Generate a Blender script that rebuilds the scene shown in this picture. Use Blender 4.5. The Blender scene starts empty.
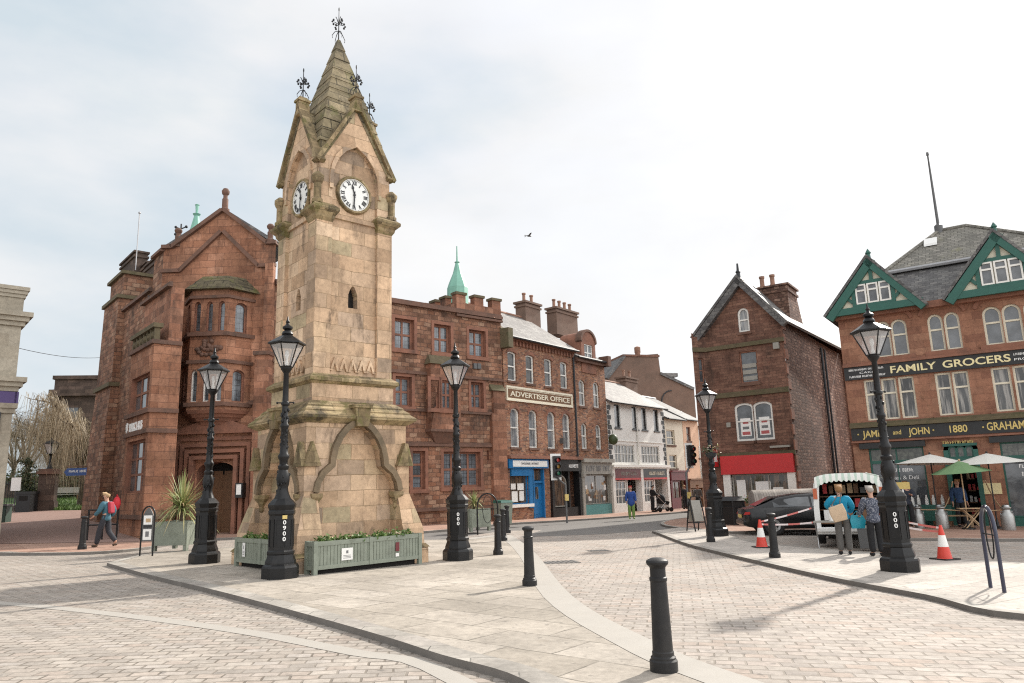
import bpy, bmesh, math, random
from mathutils import Vector, Matrix
from mathutils.geometry import tessellate_polygon
random.seed(7)
SC = bpy.context.scene
COL = SC.collection
R = math.radians

# ------------------------------------------------------------------ camera
FPX, CX, CY = 735.0, 512.0, 341.5
PITCH, ROLL, CAMH, TILT = R(11.23), R(1.73), 1.66, -0.015
_f = Vector((0, math.cos(PITCH), math.sin(PITCH)))
_r0 = Vector((1, 0, 0))
_u0 = _r0.cross(_f)
_r = math.cos(ROLL) * _r0 - math.sin(ROLL) * _u0
_u = math.sin(ROLL) * _r0 + math.cos(ROLL) * _u0
CAM = Vector((0, 0, CAMH))


def ray(px, py):
    return ((px - CX) / FPX * _r - (py - CY) / FPX * _u + _f).normalized()


def gz(x):
    return TILT * max(-60, min(60, x))


def G(px, py, h=0.0):
    """point of the sloping paved ground (h above it) that the photo shows at px, py"""
    d = ray(px, py)
    t = (h - CAMH) / (d.z - TILT * d.x)
    return CAM + d * t


def ground(x, y, h=0.0):
    return Vector((x, y, gz(x) + h))


# ------------------------------------------------------------------ mesh builder
class MB:
    def __init__(self):
        self.v = []; self.f = []; self.m = []

    def add(self, pts, faces, m=0, M=None):
        o = len(self.v)
        for p in pts:
            p = Vector(p)
            self.v.append(M @ p if M is not None else p)
        for f in faces:
            self.f.append([o + i for i in f]); self.m.append(m)

    def poly(self, pts, m=0, M=None):
        self.add(pts, [list(range(len(pts)))], m, M)

    def box(self, x0, x1, y0, y1, z0, z1, m=0, M=None):
        p = [(x, y, z) for z in (z0, z1) for y in (y0, y1) for x in (x0, x1)]
        self.add(p, [(0, 2, 3, 1), (4, 5, 7, 6), (0, 1, 5, 4), (2, 6, 7, 3), (0, 4, 6, 2), (1, 3, 7, 5)], m, M)

    def cbox(self, c, s, m=0, M=None):
        self.box(c[0] - s[0] / 2, c[0] + s[0] / 2, c[1] - s[1] / 2, c[1] + s[1] / 2, c[2] - s[2] / 2, c[2] + s[2] / 2, m, M)

    def prism(self, pts, w0, w1, m=0, M=None, caps=True):
        """polygon (x,y) counter-clockwise, extruded from z=w0 to z=w1"""
        n = len(pts)
        p = [(a, b, w0) for a, b in pts] + [(a, b, w1) for a, b in pts]
        fs = [(i, (i + 1) % n, n + (i + 1) % n, n + i) for i in range(n)]
        if caps:
            if True:
                fs += [tuple(range(n - 1, -1, -1)), tuple(range(n, 2 * n))]
        self.add(p, fs, m, M)

    def lathe(self, prof, n=16, m=0, M=None, a0=0.0, sx=1, sy=1):
        pts = []; fs = []
        for r, z in prof:
            for k in range(n):
                a = a0 + 2 * math.pi * k / n
                pts.append((r * math.cos(a) * sx, r * math.sin(a) * sy, z))
        L = len(prof)
        for j in range(L - 1):
            for k in range(n):
                k2 = (k + 1) % n
                fs.append((j * n + k, j * n + k2, (j + 1) * n + k2, (j + 1) * n + k))
        if prof[0][0] > 1e-6: fs.append(tuple(range(n - 1, -1, -1)))
        if prof[-1][0] > 1e-6: fs.append(tuple((L - 1) * n + k for k in range(n)))
        self.add(pts, fs, m, M)

    def tube(self, pts, r, n=6, m=0, M=None):
        pts = [Vector(p) for p in pts]
        if not isinstance(r, (list, tuple)): r = [r] * len(pts)
        P = []; fs = []
        L = len(pts)
        up = None
        for i, p in enumerate(pts):
            t = (pts[min(i + 1, L - 1)] - pts[max(i - 1, 0)])
            if t.length < 1e-9: t = Vector((0, 0, 1))
            t.normalize()
            if up is None:
                up = Vector((0, 0, 1)) if abs(t.z) < .9 else Vector((1, 0, 0))
            a = t.cross(up)
            if a.length < 1e-4: a = t.cross(Vector((0, 1, 0.3)))
            a.normalize(); b = t.cross(a); up = a.cross(t) if False else up
            for k in range(n):
                th = 2 * math.pi * k / n
                P.append(p + r[i] * (math.cos(th) * a + math.sin(th) * b))
        for j in range(L - 1):
            for k in range(n):
                k2 = (k + 1) % n
                fs.append((j * n + k, (j + 1) * n + k, (j + 1) * n + k2, j * n + k2))
        fs.append(tuple(range(n))); fs.append(tuple((L - 1) * n + k for k in range(n - 1, -1, -1)))
        self.add(P, fs, m, M)

    def loft(self, rings, m=0, M=None, caps=True):
        n = len(rings[0]); P = [p for r in rings for p in r]; fs = []
        for j in range(len(rings) - 1):
            for k in range(n):
                k2 = (k + 1) % n
                fs.append((j * n + k, j * n + k2, (j + 1) * n + k2, (j + 1) * n + k))
        if caps:
            fs.append(tuple(range(n - 1, -1, -1))); fs.append(tuple((len(rings) - 1) * n + k for k in range(n)))
        self.add(P, fs, m, M)

    def ball(self, c, r, m=0, M=None, n=10, k=6):
        if not isinstance(r, (list, tuple)): r = (r, r, r)
        prof = [(max(0.0, math.sin(math.pi * i / k)), -math.cos(math.pi * i / k)) for i in range(k + 1)]
        prof[0] = (0, -1); prof[-1] = (0, 1)
        T = Matrix.Translation(c) @ Matrix.Diagonal((r[0], r[1], r[2], 1))
        self.lathe(prof, n, m, (M @ T) if M is not None else T)

    def slab(self, quad, th, m=0):
        """a sheet through quad points (counter-clockwise from outside), th thick inwards"""
        q = [Vector(p) for p in quad]
        n = (q[1] - q[0]).cross(q[2] - q[0]).normalized()
        self.loft([[p - n * th for p in q], q], m)


ROOT = {}


def setp(o, label=None, cat=None, group=None, kind=None):
    if label: o['label'] = label
    if cat: o['category'] = cat
    if group: o['group'] = group
    if kind: o['kind'] = kind
    return o


def thing(name, label, cat, loc=(0, 0, 0), rz=0.0, group=None):
    o = bpy.data.objects.new(name, None); COL.objects.link(o)
    o.empty_display_size = .2
    o.location = loc; o.rotation_euler = (0, 0, rz)
    ROOT[o.name] = Vector(loc)
    return setp(o, label, cat, group)


def build(mb, name, mats, parent=None, smooth=False, label=None, world=True, autosmooth=None):
    """links the collected shapes as ONE mesh object; world=True: shapes are in world space and the parent has no rotation"""
    off = Vector((0, 0, 0))
    if parent is not None:
        off = ROOT.get(parent.name, Vector((0, 0, 0)))
    me = bpy.data.meshes.new(name)
    o_ = off if world else Vector((0, 0, 0))
    me.from_pydata([tuple(p - o_) for p in mb.v], [], mb.f)
    if not isinstance(mats, (list, tuple)): mats = [mats]
    for mt in mats: me.materials.append(mt)
    me.polygons.foreach_set('material_index', mb.m)
    uv = me.uv_layers.new(name='UVMap')
    data = [0.0] * (2 * len(me.loops))
    vs = [p for p in mb.v]
    for p in me.polygons:
        n = p.normal
        if abs(n.z) > .999:
            t = Vector((1, 0, 0)); b = Vector((0, 1, 0))
        else:
            t = Vector((-n.y, n.x, 0)).normalized()
            b = n.cross(t)
            if abs(n.z) < .25: b = Vector((0, 0, 1))
        for li in p.loop_indices:
            q = vs[me.loops[li].vertex_index]
            data[2 * li] = q.dot(t); data[2 * li + 1] = q.dot(b)
    uv.data.foreach_set('uv', data)
    if smooth:
        me.polygons.foreach_set('use_smooth', [True] * len(me.polygons))
        try: me.set_sharp_from_angle(angle=R(smooth if smooth > 1 else 40))
        except Exception: pass
    me.update()
    o = bpy.data.objects.new(name, me); COL.objects.link(o)
    if parent is not None:
        o.parent = parent
        if world and parent.type == 'MESH': pass
    ROOT[o.name] = off if world else Vector((0, 0, 0))
    if label: o['label'] = label
    return o


def bevel(o, w, seg=2):
    md = o.modifiers.new('bevel', 'BEVEL'); md.width = w; md.segments = seg; md.limit_method = 'ANGLE'; md.angle_limit = R(50)
    return o


def copy_thing(src, loc, rz=0.0, label=None, parent=None):
    c = src.copy(); COL.objects.link(c)
    if parent is None:
        c.location = loc; c.rotation_euler = (0, 0, rz)
        if label: c['label'] = label
    else:
        c.parent = parent
    for ch in list(src.children):
        copy_thing(ch, None, 0, None, c)
    return c


class Fac:
    """a facade plane: u to the right, v up, w out of the wall"""
    def __init__(s, O, az):
        a = R(az); s.az = az
        s.O = Vector(O); s.t = Vector((math.sin(a), math.cos(a), 0)); s.n = Vector((s.t.y, -s.t.x, 0))
        s.M = Matrix(((s.t.x, 0, s.n.x, s.O.x), (s.t.y, 0, s.n.y, s.O.y), (0, 1, 0, s.O.z), (0, 0, 0, 1)))

    def P(s, u, v, w=0.0):
        return s.O + s.t * u + s.n * w + Vector((0, 0, v))

    def px(s, px, py, w=0.0):
        d = ray(px, py); O = s.O + s.n * w
        k = (O - CAM).dot(s.n) / d.dot(s.n); p = CAM + d * k - O
        return p.dot(s.t), p.z

    def rect(s, x0, y0, x1, y1, w=0.0):
        xm, ym = (x0 + x1) / 2, (y0 + y1) / 2
        return (s.px(x0, ym, w)[0], s.px(xm, y1, w)[1], s.px(x1, ym, w)[0], s.px(xm, y0, w)[1])

    def shift(s, u=0, v=0, w=0, turn=0):
        return Fac(s.P(u, v, w), s.az + turn)


def on_line(P, az, px, py=495):
    """distance along the azimuth from P at which the picture column px is met"""
    a = R(az); t = Vector((math.sin(a), math.cos(a), 0)); d = ray(px, py)
    # (P-CAM).xy + s t = k d
    bx, by = P[0] - CAM.x, P[1] - CAM.y
    det = t.x * (-d.y) - t.y * (-d.x)
    return ((-bx) * (-d.y) - (-by) * (-d.x)) / det


# ------------------------------------------------------------------ materials
MATS = {}


class NT:
    def __init__(s, name):
        m = bpy.data.materials.new(name); m.use_nodes = True
        s.m = m; s.t = m.node_tree; s.n = s.t.nodes; s.l = s.t.links
        s.b = s.n['Principled BSDF']; s.out = s.n['Material Output']

    def node(s, typ, **kw):
        n = s.n.new(typ)
        for k, v in kw.items(): setattr(n, k, v)
        return n

    def link(s, a, b): s.l.new(a, b)

    def noise(s, vec, scale, detail=4, rough=.6):
        n = s.node('ShaderNodeTexNoise'); n.inputs['Scale'].default_value = scale
        n.inputs['Detail'].default_value = detail; n.inputs['Roughness'].default_value = rough
        if vec is not None: s.link(vec, n.inputs['Vector'])
        return n.outputs['Fac']

    def ramp(s, fac, stops, interp='LINEAR'):
        n = s.node('ShaderNodeValToRGB'); e = n.color_ramp.elements; n.color_ramp.interpolation = interp
        while len(e) < len(stops): e.new(.5)
        for i, (p, c) in enumerate(stops):
            e[i].position = p; e[i].color = (c[0], c[1], c[2], 1) if isinstance(c, (tuple, list)) else (c, c, c, 1)
        s.link(fac, n.inputs['Fac']); return n.outputs['Color']

    def mix(s, fac, a, b, mode='MIX'):
        n = s.node('ShaderNodeMix', data_type='RGBA', blend_type=mode)
        for val, sock in ((fac, n.inputs[0]), (a, n.inputs[6]), (b, n.inputs[7])):
            if hasattr(val, 'is_linked'): s.link(val, sock)
            elif isinstance(val, (int, float)): sock.default_value = val if sock == n.inputs[0] else (val, val, val, 1)
            else: sock.default_value = (val[0], val[1], val[2], 1)
        return n.outputs[2]

    def math(s, op, a, b=0.0):
        n = s.node('ShaderNodeMath', operation=op)
        for i, v in enumerate((a, b)):
            if hasattr(v, 'is_linked'): s.link(v, n.inputs[i])
            else: n.inputs[i].default_value = v
        return n.outputs[0]

    def bump(s, h, strength=.4, dist=.02):
        n = s.node('ShaderNodeBump'); n.inputs['Strength'].default_value = strength; n.inputs['Distance'].default_value = dist
        s.link(h, n.inputs['Height']); s.link(n.outputs['Normal'], s.b.inputs['Normal'])

    def coords(s):
        n = s.node('ShaderNodeNewGeometry'); return n.outputs['Position']

    def uv(s, rot=0.0, scale=(1, 1, 1)):
        n = s.node('ShaderNodeUVMap'); m = s.node('ShaderNodeMapping')
        m.inputs['Rotation'].default_value = (0, 0, rot); m.inputs['Scale'].default_value = scale
        s.link(n.outputs['UV'], m.inputs['Vector']); return m.outputs['Vector']


def plain(name, col, rough=.6, metal=0.0, var=.25, scale=3.0, bump=0.0, dirt=None, spec=None, coat=0.0):
    """one paint or material with soft uneven wear"""
    T = NT(name); pos = T.coords()
    f = T.noise(pos, scale, 5, .65)
    c = T.mix(f, [x * (1 - var) for x in col], [min(1, x * (1 + var)) for x in col])
    if dirt is not None:
        g = T.ramp(T.noise(pos, scale * .45, 6, .7), [(.48, 0.0), (.72, 1.0)])
        c = T.mix(T.math('MULTIPLY', g, dirt[1]), c, dirt[0])
    T.link(c, T.b.inputs['Base Color'])
    T.b.inputs['Metallic'].default_value = metal
    r = T.math('ADD', T.math('MULTIPLY', T.noise(pos, scale * 2.3, 3), .3), rough - .15)
    T.link(r, T.b.inputs['Roughness'])
    if spec is not None: T.b.inputs['Specular IOR Level'].default_value = spec
    if coat: T.b.inputs['Coat Weight'].default_value = coat
    if bump: T.bump(T.noise(pos, scale * 12, 5, .7), bump, .01)
    return T.m


def masonry(name, cols, mortar, bw, bh, ms, rot=0.0, rough=.85, bump=.5, distort=.012, stain=None, offs=.5, grime=.35, nscale=.9, smooth=.3, moss=None, sq=1.0, soot=0.0, spots=0):
    """blocks, bricks, slates or setts: every block its own tone, joints, weather stains"""
    T = NT(name); pos = T.coords(); uv = T.uv(rot)
    nz = T.node('ShaderNodeTexNoise'); nz.inputs['Scale'].default_value = 2.6; T.link(pos, nz.inputs['Vector'])
    vm = T.node('ShaderNodeVectorMath', operation='MULTIPLY_ADD')
    T.link(nz.outputs['Color'], vm.inputs[0]); vm.inputs[1].default_value = (distort * 4, distort * 4, 0); T.link(uv, vm.inputs[2])
    b = T.node('ShaderNodeTexBrick', offset=offs)
    b.inputs['Color1'].default_value = (0, 0, 0, 1); b.inputs['Color2'].default_value = (1, 1, 1, 1); b.inputs['Mortar'].default_value = (.5, .5, .5, 1)
    b.inputs['Scale'].default_value = 1; b.inputs['Mortar Size'].default_value = ms; b.inputs['Mortar Smooth'].default_value = smooth
    b.inputs['Brick Width'].default_value = bw; b.inputs['Row Height'].default_value = bh
    b.squash = sq; b.squash_frequency = 3
    T.link(vm.outputs[0], b.inputs['Vector'])
    n = len(cols)
    c = T.ramp(b.outputs['Color'], [((i + .5) / n, k) for i, k in enumerate(cols)])
    fine = T.noise(pos, 9, 6, .75)
    c = T.mix(1.0, c, T.ramp(fine, [(.25, .72), (.75, 1.22)]), 'MULTIPLY')
    big = T.noise(pos, nscale, 6, .65)
    c = T.mix(1.0, c, T.ramp(big, [(.3, 1 - grime), (.7, 1 + grime * .5)]), 'MULTIPLY')
    jd = T.ramp(T.noise(pos, 2.1, 3), [(.35, .35), (.62, 1.0)])
    c = T.mix(T.math('MULTIPLY', b.outputs['Fac'], jd), c, mortar)
    if stain is not None:
        mp = T.node('ShaderNodeMapping'); mp.inputs['Scale'].default_value = (1.3, 1.3, .55); T.link(pos, mp.inputs['Vector'])
        g = T.ramp(T.noise(mp.outputs['Vector'], stain[1], 6, .7), [(stain[2], 0.0), (stain[2] + .12, 1.0)])
        c = T.mix(T.math('MULTIPLY', g, stain[3]), c, stain[0])
    if soot:
        mp2 = T.node('ShaderNodeMapping'); mp2.inputs['Scale'].default_value = (3.2, 3.2, 1.1); T.link(pos, mp2.inputs['Vector'])
        g2 = T.ramp(T.noise(mp2.outputs['Vector'], 1.0, 9, .78), [(.50, 0.0), (.68, 1.0)])
        c = T.mix(T.math('MULTIPLY', g2, soot), c, T.mix(1.0, c, (.38, .36, .36), 'MULTIPLY'))
    if moss is not None:
        g = T.ramp(T.noise(pos, moss[1], 7, .75), [(moss[2], 0.0), (moss[2] + .1, 1.0)])
        c = T.mix(T.math('MULTIPLY', g, .8), c, moss[0])
    if spots:
        sp = T.ramp(T.noise(pos, 7.5, 2, .5), [(.665, 0.0), (.70, 1.0)])
        c = T.mix(T.math('MULTIPLY', sp, .5), c, (.11, .10, .09))
    T.link(c, T.b.inputs['Base Color']); T.b.inputs['Roughness'].default_value = rough
    T.b.inputs['Specular IOR Level'].default_value = .3
    h = T.math('ADD', T.math('MULTIPLY', T.math('SUBTRACT', 1.0, b.outputs['Fac']), 1.0), T.math('MULTIPLY', fine, .6))
    h = T.math('ADD', h, T.math('MULTIPLY', b.outputs['Color'], .25))
    T.bump(h, bump, .02)
    return T.m


def glass_pane(name, col, rough=.04, var=.5, scale=1.6, lead=None, curtain=None):
    T = NT(name); pos = T.coords()
    f = T.noise(pos, scale, 3)
    c = T.mix(T.ramp(f, [(.35, 0.0), (.65, 1.0)]), [x * (1 - var) for x in col], [x * (1 + var) for x in col])
    if curtain is not None:
        mp = T.node('ShaderNodeMapping'); mp.inputs['Scale'].default_value = (7, 7, .6); T.link(pos, mp.inputs['Vector'])
        g = T.ramp(T.noise(mp.outputs['Vector'], 1.2, 4), [(.47, 0.0), (.6, 1.0)])
        c = T.mix(T.math('MULTIPLY', g, curtain[1]), c, curtain[0])
    if lead is not None:
        b = T.node('ShaderNodeTexBrick', offset=0.0); uv = T.uv()
        b.inputs['Scale'].default_value = 1; b.inputs['Mortar Size'].default_value = .008
        b.inputs['Brick Width'].default_value = lead[0]; b.inputs['Row Height'].default_value = lead[1]
        T.link(uv, b.inputs['Vector'])
        c = T.mix(b.outputs['Fac'], c, (.03, .03, .03))
    T.link(c, T.b.inputs['Base Color']); T.b.inputs['Roughness'].default_value = rough
    T.b.inputs['Specular IOR Level'].default_value = .8
    nb = T.noise(pos, 2.5, 2); T.bump(nb, .06, .02)
    return T.m


RED = [(0.229, 0.109, 0.068), (0.316, 0.147, 0.090), (0.381, 0.184, 0.115), (0.273, 0.122, 0.075), (0.414, 0.211, 0.136), (0.186, 0.091, 0.058)]
M = {}
M['ashlar'] = masonry('red_sandstone_ashlar', RED, (.2, .11, .08), .62, .30, .012, grime=.5, stain=((.06, .042, .034), .5, .55, .75), nscale=.5, soot=0.75)
M['ashlar_light'] = masonry('dressed_red_sandstone', [(0.300, 0.138, 0.082), (0.399, 0.192, 0.117), (0.333, 0.159, 0.094), (0.444, 0.229, 0.146), (0.368, 0.173, 0.103)], (.13, .065, .048), .7, .31, .009, grime=.5, stain=((.07, .045, .035), .65, .55, .75), nscale=.6, soot=0.75)
M['rockface'] = masonry('rock_faced_red_sandstone', [(0.180, 0.094, 0.059), (0.312, 0.156, 0.095), (0.377, 0.207, 0.133), (0.237, 0.116, 0.075), (0.408, 0.254, 0.171), (0.284, 0.134, 0.080)], (.13, .075, .055), .42, .21, .016, bump=.9, grime=.5, distort=.03, stain=((.055, .04, .034), .55, .56, .7), soot=0.75)
M['redtrim'] = plain('weathered_red_stone_trim', (.15, .08, .056), .85, var=.45, scale=2.5, bump=.4, dirt=((.045, .038, .03), .85))
M['redmould'] = plain('red_stone_moulding', (.25, .112, .072), .85, var=.4, scale=3, bump=.35, dirt=((.07, .045, .035), .7))
M['towerdark'] = plain('dark_weathered_moulding', (.19, .14, .088), .9, var=.45, scale=4, bump=.5, dirt=((.07, .06, .04), .8))
M['mosstrim'] = plain('mossy_stone_trim', (.12, .095, .055), .9, var=.5, scale=4, bump=.5, dirt=((.07, .075, .03), .8))
M['brick'] = masonry('orange_red_brick', [(0.295, 0.126, 0.073), (0.393, 0.187, 0.106), (0.218, 0.094, 0.067), (0.459, 0.254, 0.153), (0.350, 0.160, 0.093), (0.164, 0.094, 0.073)], (.27, .20, .15), .225, .075, .009, grime=.35, bump=.5, distort=.004, stain=((.07, .04, .03), .6, .62, .55), soot=0.6)
M['brick_dark'] = masonry('dark_red_stone_courses', [(0.170, 0.089, 0.064), (0.226, 0.120, 0.085), (0.276, 0.149, 0.104), (0.194, 0.098, 0.070)], (.075, .045, .035), .42, .14, .008, grime=.5, stain=((.04, .03, .025), .5, .55, .6), nscale=.4, soot=0.75)
M['groc'] = masonry('warm_red_sandstone', [(0.290, 0.138, 0.087), (0.355, 0.172, 0.110), (0.322, 0.157, 0.099), (0.387, 0.206, 0.133), (0.258, 0.121, 0.079)], (.21, .10, .07), .7, .29, .007, grime=.3, stain=((.15, .11, .06), .5, .6, .55), soot=0.45)
M['rubble'] = masonry('brown_rubble_wall', [(0.125, 0.067, 0.050), (0.250, 0.140, 0.098), (0.175, 0.095, 0.070), (0.362, 0.232, 0.174), (0.150, 0.081, 0.060)], (.10, .06, .045), .30, .17, .03, bump=1.0, grime=.4, distort=.06, soot=0.75)
M['darkstone'] = masonry('sooty_dark_stone', [(.07, .05, .04), (.10, .07, .055), (.13, .09, .07), (.085, .06, .048)], (.05, .038, .03), .6, .3, .01, grime=.5)
M['tower'] = masonry('buff_sandstone_ashlar', [(0.462, 0.371, 0.234), (0.682, 0.477, 0.310), (0.495, 0.333, 0.210), (0.726, 0.538, 0.368), (0.616, 0.416, 0.263), (0.330, 0.249, 0.182), (0.704, 0.488, 0.315), (0.594, 0.433, 0.305)], (.26, .18, .105), .66, .335, .009, bump=.35, grime=.4, stain=((.085, .062, .045), 1.5, .59, .8), nscale=.65, moss=((.30, .23, .12), .8, .64), soot=0.6)
M['towertrim'] = masonry('mossy_buff_sandstone', [(0.240, 0.180, 0.102), (0.360, 0.264, 0.150), (0.300, 0.228, 0.120), (0.420, 0.324, 0.186)], (.10, .08, .045), .5, .25, .006, bump=.5, grime=.6, stain=((.05, .042, .028), 1.4, .52, .85), moss=((.13, .12, .04), 2.2, .52), soot=0.8)
M['spire'] = masonry('lichened_spire_stone', [(0.253, 0.207, 0.127), (0.356, 0.287, 0.178), (0.299, 0.241, 0.144), (0.218, 0.178, 0.109)], (.045, .04, .028), .62, .30, .014, bump=.8, grime=.5, stain=((.055, .048, .036), .9, .52, .85), moss=((.14, .135, .05), 1.6, .54), soot=0.75)
M['pale'] = masonry('pale_limestone', [(0.336, 0.296, 0.232), (0.376, 0.336, 0.268), (0.312, 0.272, 0.212)], (.3, .26, .2), 1.1, .45, .005, grime=.25, bump=.2, stain=((.2, .17, .13), .5, .62, .5))
M['slate_moss'] = masonry('mossy_grey_slates', [(.20, .19, .165), (.25, .235, .20), (.17, .16, .14), (.29, .27, .235)], (.07, .065, .055), .28, .18, .014, rough=.7, bump=.6, grime=.35, distort=.006, moss=((.20, .19, .12), 1.3, .58))
M['slate'] = masonry('grey_slates', [(.12, .115, .115), (.16, .155, .15), (.20, .19, .18), (.10, .095, .095)], (.04, .04, .04), .28, .18, .012, rough=.6, bump=.6, grime=.3, distort=.006, moss=((.15, .14, .09), 1.2, .62))
M['slate_pale'] = masonry('pale_worn_slates', [(0.195, 0.180, 0.172), (0.238, 0.224, 0.212), (0.159, 0.148, 0.143), (0.274, 0.260, 0.241)], (.12, .11, .10), .3, .2, .012, rough=.55, bump=.5, grime=.25, distort=.006)
M['stoneslate'] = masonry('mossy_stone_slates', [(.12, .10, .065), (.19, .16, .10), (.155, .13, .08)], (.03, .028, .02), .4, .24, .018, bump=.9, grime=.5, moss=((.11, .11, .035), 1.8, .5), soot=0.75)
M['whitewall'] = plain('white_painted_render', (.78, .77, .73), .75, var=.07, scale=1.5, bump=.15, dirt=((.5, .47, .42), .35))
M['creamwall'] = plain('cream_render', (.70, .64, .52), .8, var=.1, scale=1.5, bump=.2, dirt=((.45, .4, .32), .4))
M['peachwall'] = plain('peach_render', (.68, .45, .31), .8, var=.12, scale=1.5, bump=.2, dirt=((.4, .28, .2), .4))
M['brownwall'] = plain('brown_roughcast', (.165, .105, .078), .9, var=.3, scale=1.2, bump=.5, dirt=((.09, .065, .05), .6))
M['white'] = plain('white_gloss_paint', (.78, .76, .71), .4, var=.08, scale=5, dirt=((.45, .42, .36), .3))
M['cream'] = plain('cream_paint', (.72, .66, .52), .5, var=.08, scale=4)
M['green'] = plain('bottle_green_paint', (.018, .098, .074), .45, var=.25, scale=4)
M['sage'] = plain('sage_green_paint', (.225, .25, .20), .55, var=.16, scale=6, bump=.1, dirt=((.09, .10, .075), .5))
M['blue'] = plain('bright_blue_paint', (.015, .15, .36), .4, var=.15, scale=4)
M['teal'] = plain('teal_paint', (.06, .22, .22), .45, var=.15, scale=4)
M['greypaint'] = plain('grey_paint', (.30, .285, .25), .5, var=.15, scale=4)
M['blackpaint'] = plain('black_shop_paint', (.012, .012, .013), .4, var=.3, scale=4)
M['maroon'] = plain('maroon_paint', (.14, .02, .025), .45, var=.2, scale=4)
M['redsign'] = plain('red_sign_board', (.55, .028, .03), .45, var=.08, scale=2, dirt=((.4, .02, .02), .4))
M['iron'] = plain('black_cast_iron_paint', (.006, .0062, .007), .38, var=.5, scale=9, bump=.15, dirt=((.035, .03, .026), .25), spec=.35)
M['boll'] = plain('dark_grey_bollard_paint', (.013, .013, .014), .5, var=.4, scale=9, bump=.12, dirt=((.06, .054, .048), .3), spec=.35)
M['iron_rough'] = plain('wrought_iron', (.02, .022, .026), .6, var=.4, scale=9)
M['navy'] = plain('navy_blue_steel', (.022, .026, .055), .35, var=.2, scale=6, coat=.4)
M['steel'] = plain('brushed_steel', (.5, .5, .5), .35, metal=1.0, var=.15, scale=6)
M['lead'] = plain('lead_flashing', (.36, .36, .37), .5, var=.2, scale=3)
M['copper'] = plain('verdigris_copper', (.20, .42, .33), .6, var=.2, scale=3, dirt=((.12, .3, .24), .5))
M['pot'] = plain('clay_chimney_pot', (.28, .15, .10), .8, var=.3, scale=5, dirt=((.06, .05, .045), .6))
M['gold'] = plain('gilt_lettering', (.62, .47, .16), .45, var=.2, scale=8)
M['goldpale'] = plain('pale_gold_lettering', (.78, .68, .38), .5, var=.1, scale=8)
M['whiteletter'] = plain('white_lettering', (.85, .85, .83), .5, var=.04, scale=5)
M['blackletter'] = plain('black_lettering', (.015, .015, .017), .5, var=.1, scale=5)
M['greyletter'] = plain('grey_lettering', (.16, .16, .165), .5, var=.1, scale=5)
M['pane'] = glass_pane('dark_window_glass', (.085, .092, .10))
M['pane_light'] = glass_pane('pale_window_glass', (.16, .17, .18), curtain=((.42, .41, .39), .7))
M['pane_lead'] = glass_pane('leaded_window_glass', (.13, .145, .16), rough=.12, lead=(.17, .22))
M['pane_curtain'] = glass_pane('curtained_window_glass', (.045, .045, .045), curtain=((.40, .38, .35), .75))
M['pane_shop'] = glass_pane('shop_window_glass', (.05, .045, .04), rough=.03, curtain=((.26, .17, .11), .6), scale=3)
M['pane_stain'] = glass_pane('stained_shop_glass', (.07, .075, .06), rough=.1, var=.7, scale=8, lead=(.3, .24))
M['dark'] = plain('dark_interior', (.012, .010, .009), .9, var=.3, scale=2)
M['wood'] = plain('brown_wood', (.17, .085, .04), .6, var=.35, scale=6)
M['woodpale'] = plain('pale_wood', (.45, .31, .18), .6, var=.3, scale=6)
M['woodred'] = plain('red_brown_window_wood', (.14, .06, .045), .6, var=.25, scale=5)
M['paper'] = plain('white_paper', (.80, .79, .76), .7, var=.04, scale=6)
M['greyplastic'] = plain('grey_plastic', (.10, .10, .10), .5, var=.15, scale=5)
M['soil'] = plain('planter_soil', (.04, .03, .02), .95, var=.5, scale=20, bump=.6)
M['pebble'] = masonry('pale_pebbles', [(.35, .33, .29), (.5, .48, .43), (.28, .26, .22)], (.06, .055, .045), .05, .04, .006, bump=1, distort=.03)
M['clockwhite'] = plain('clock_dial_enamel', (.78, .78, .75), .35, var=.05, scale=6, dirt=((.6, .58, .5), .3))
M['grass'] = plain('grass_blades', (.07, .12, .03), .8, var=.5, scale=2)
M['tarmac'] = plain('worn_tarmac', (.16, .15, .14), .9, var=.2, scale=1.2, bump=.5, dirt=((.10, .095, .09), .4))


def lampglass():
    T = NT('lantern_glass')
    g = T.node('ShaderNodeBsdfGlossy'); g.inputs['Roughness'].default_value = .12; g.inputs['Color'].default_value = (1, 1, 1, 1)
    tr = T.node('ShaderNodeBsdfTransparent'); tr.inputs['Color'].default_value = (.93, .94, .95, 1)
    df = T.node('ShaderNodeBsdfDiffuse'); df.inputs['Color'].default_value = (.75, .75, .76, 1)
    m1 = T.node('ShaderNodeMixShader'); m1.inputs[0].default_value = .16
    T.link(tr.outputs[0], m1.inputs[1]); T.link(g.outputs[0], m1.inputs[2])
    m2 = T.node('ShaderNodeMixShader'); m2.inputs[0].default_value = .26
    T.link(m1.outputs[0], m2.inputs[1]); T.link(df.outputs[0], m2.inputs[2])
    T.link(m2.outputs[0], T.out.inputs['Surface'])
    return T.m


M['lampglass'] = lampglass()


def leafmat(name, a, b, c=None):
    T = NT(name)
    g = T.node('ShaderNodeNewGeometry')
    f = g.outputs['Random Per Island']
    col = T.ramp(f, [(0.05, a), (.6, b), (1.0, c or b)])
    T.link(col, T.b.inputs['Base Color']); T.b.inputs['Roughness'].default_value = .55
    T.b.inputs['Subsurface Weight'].default_value = .0
    return T.m


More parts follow.
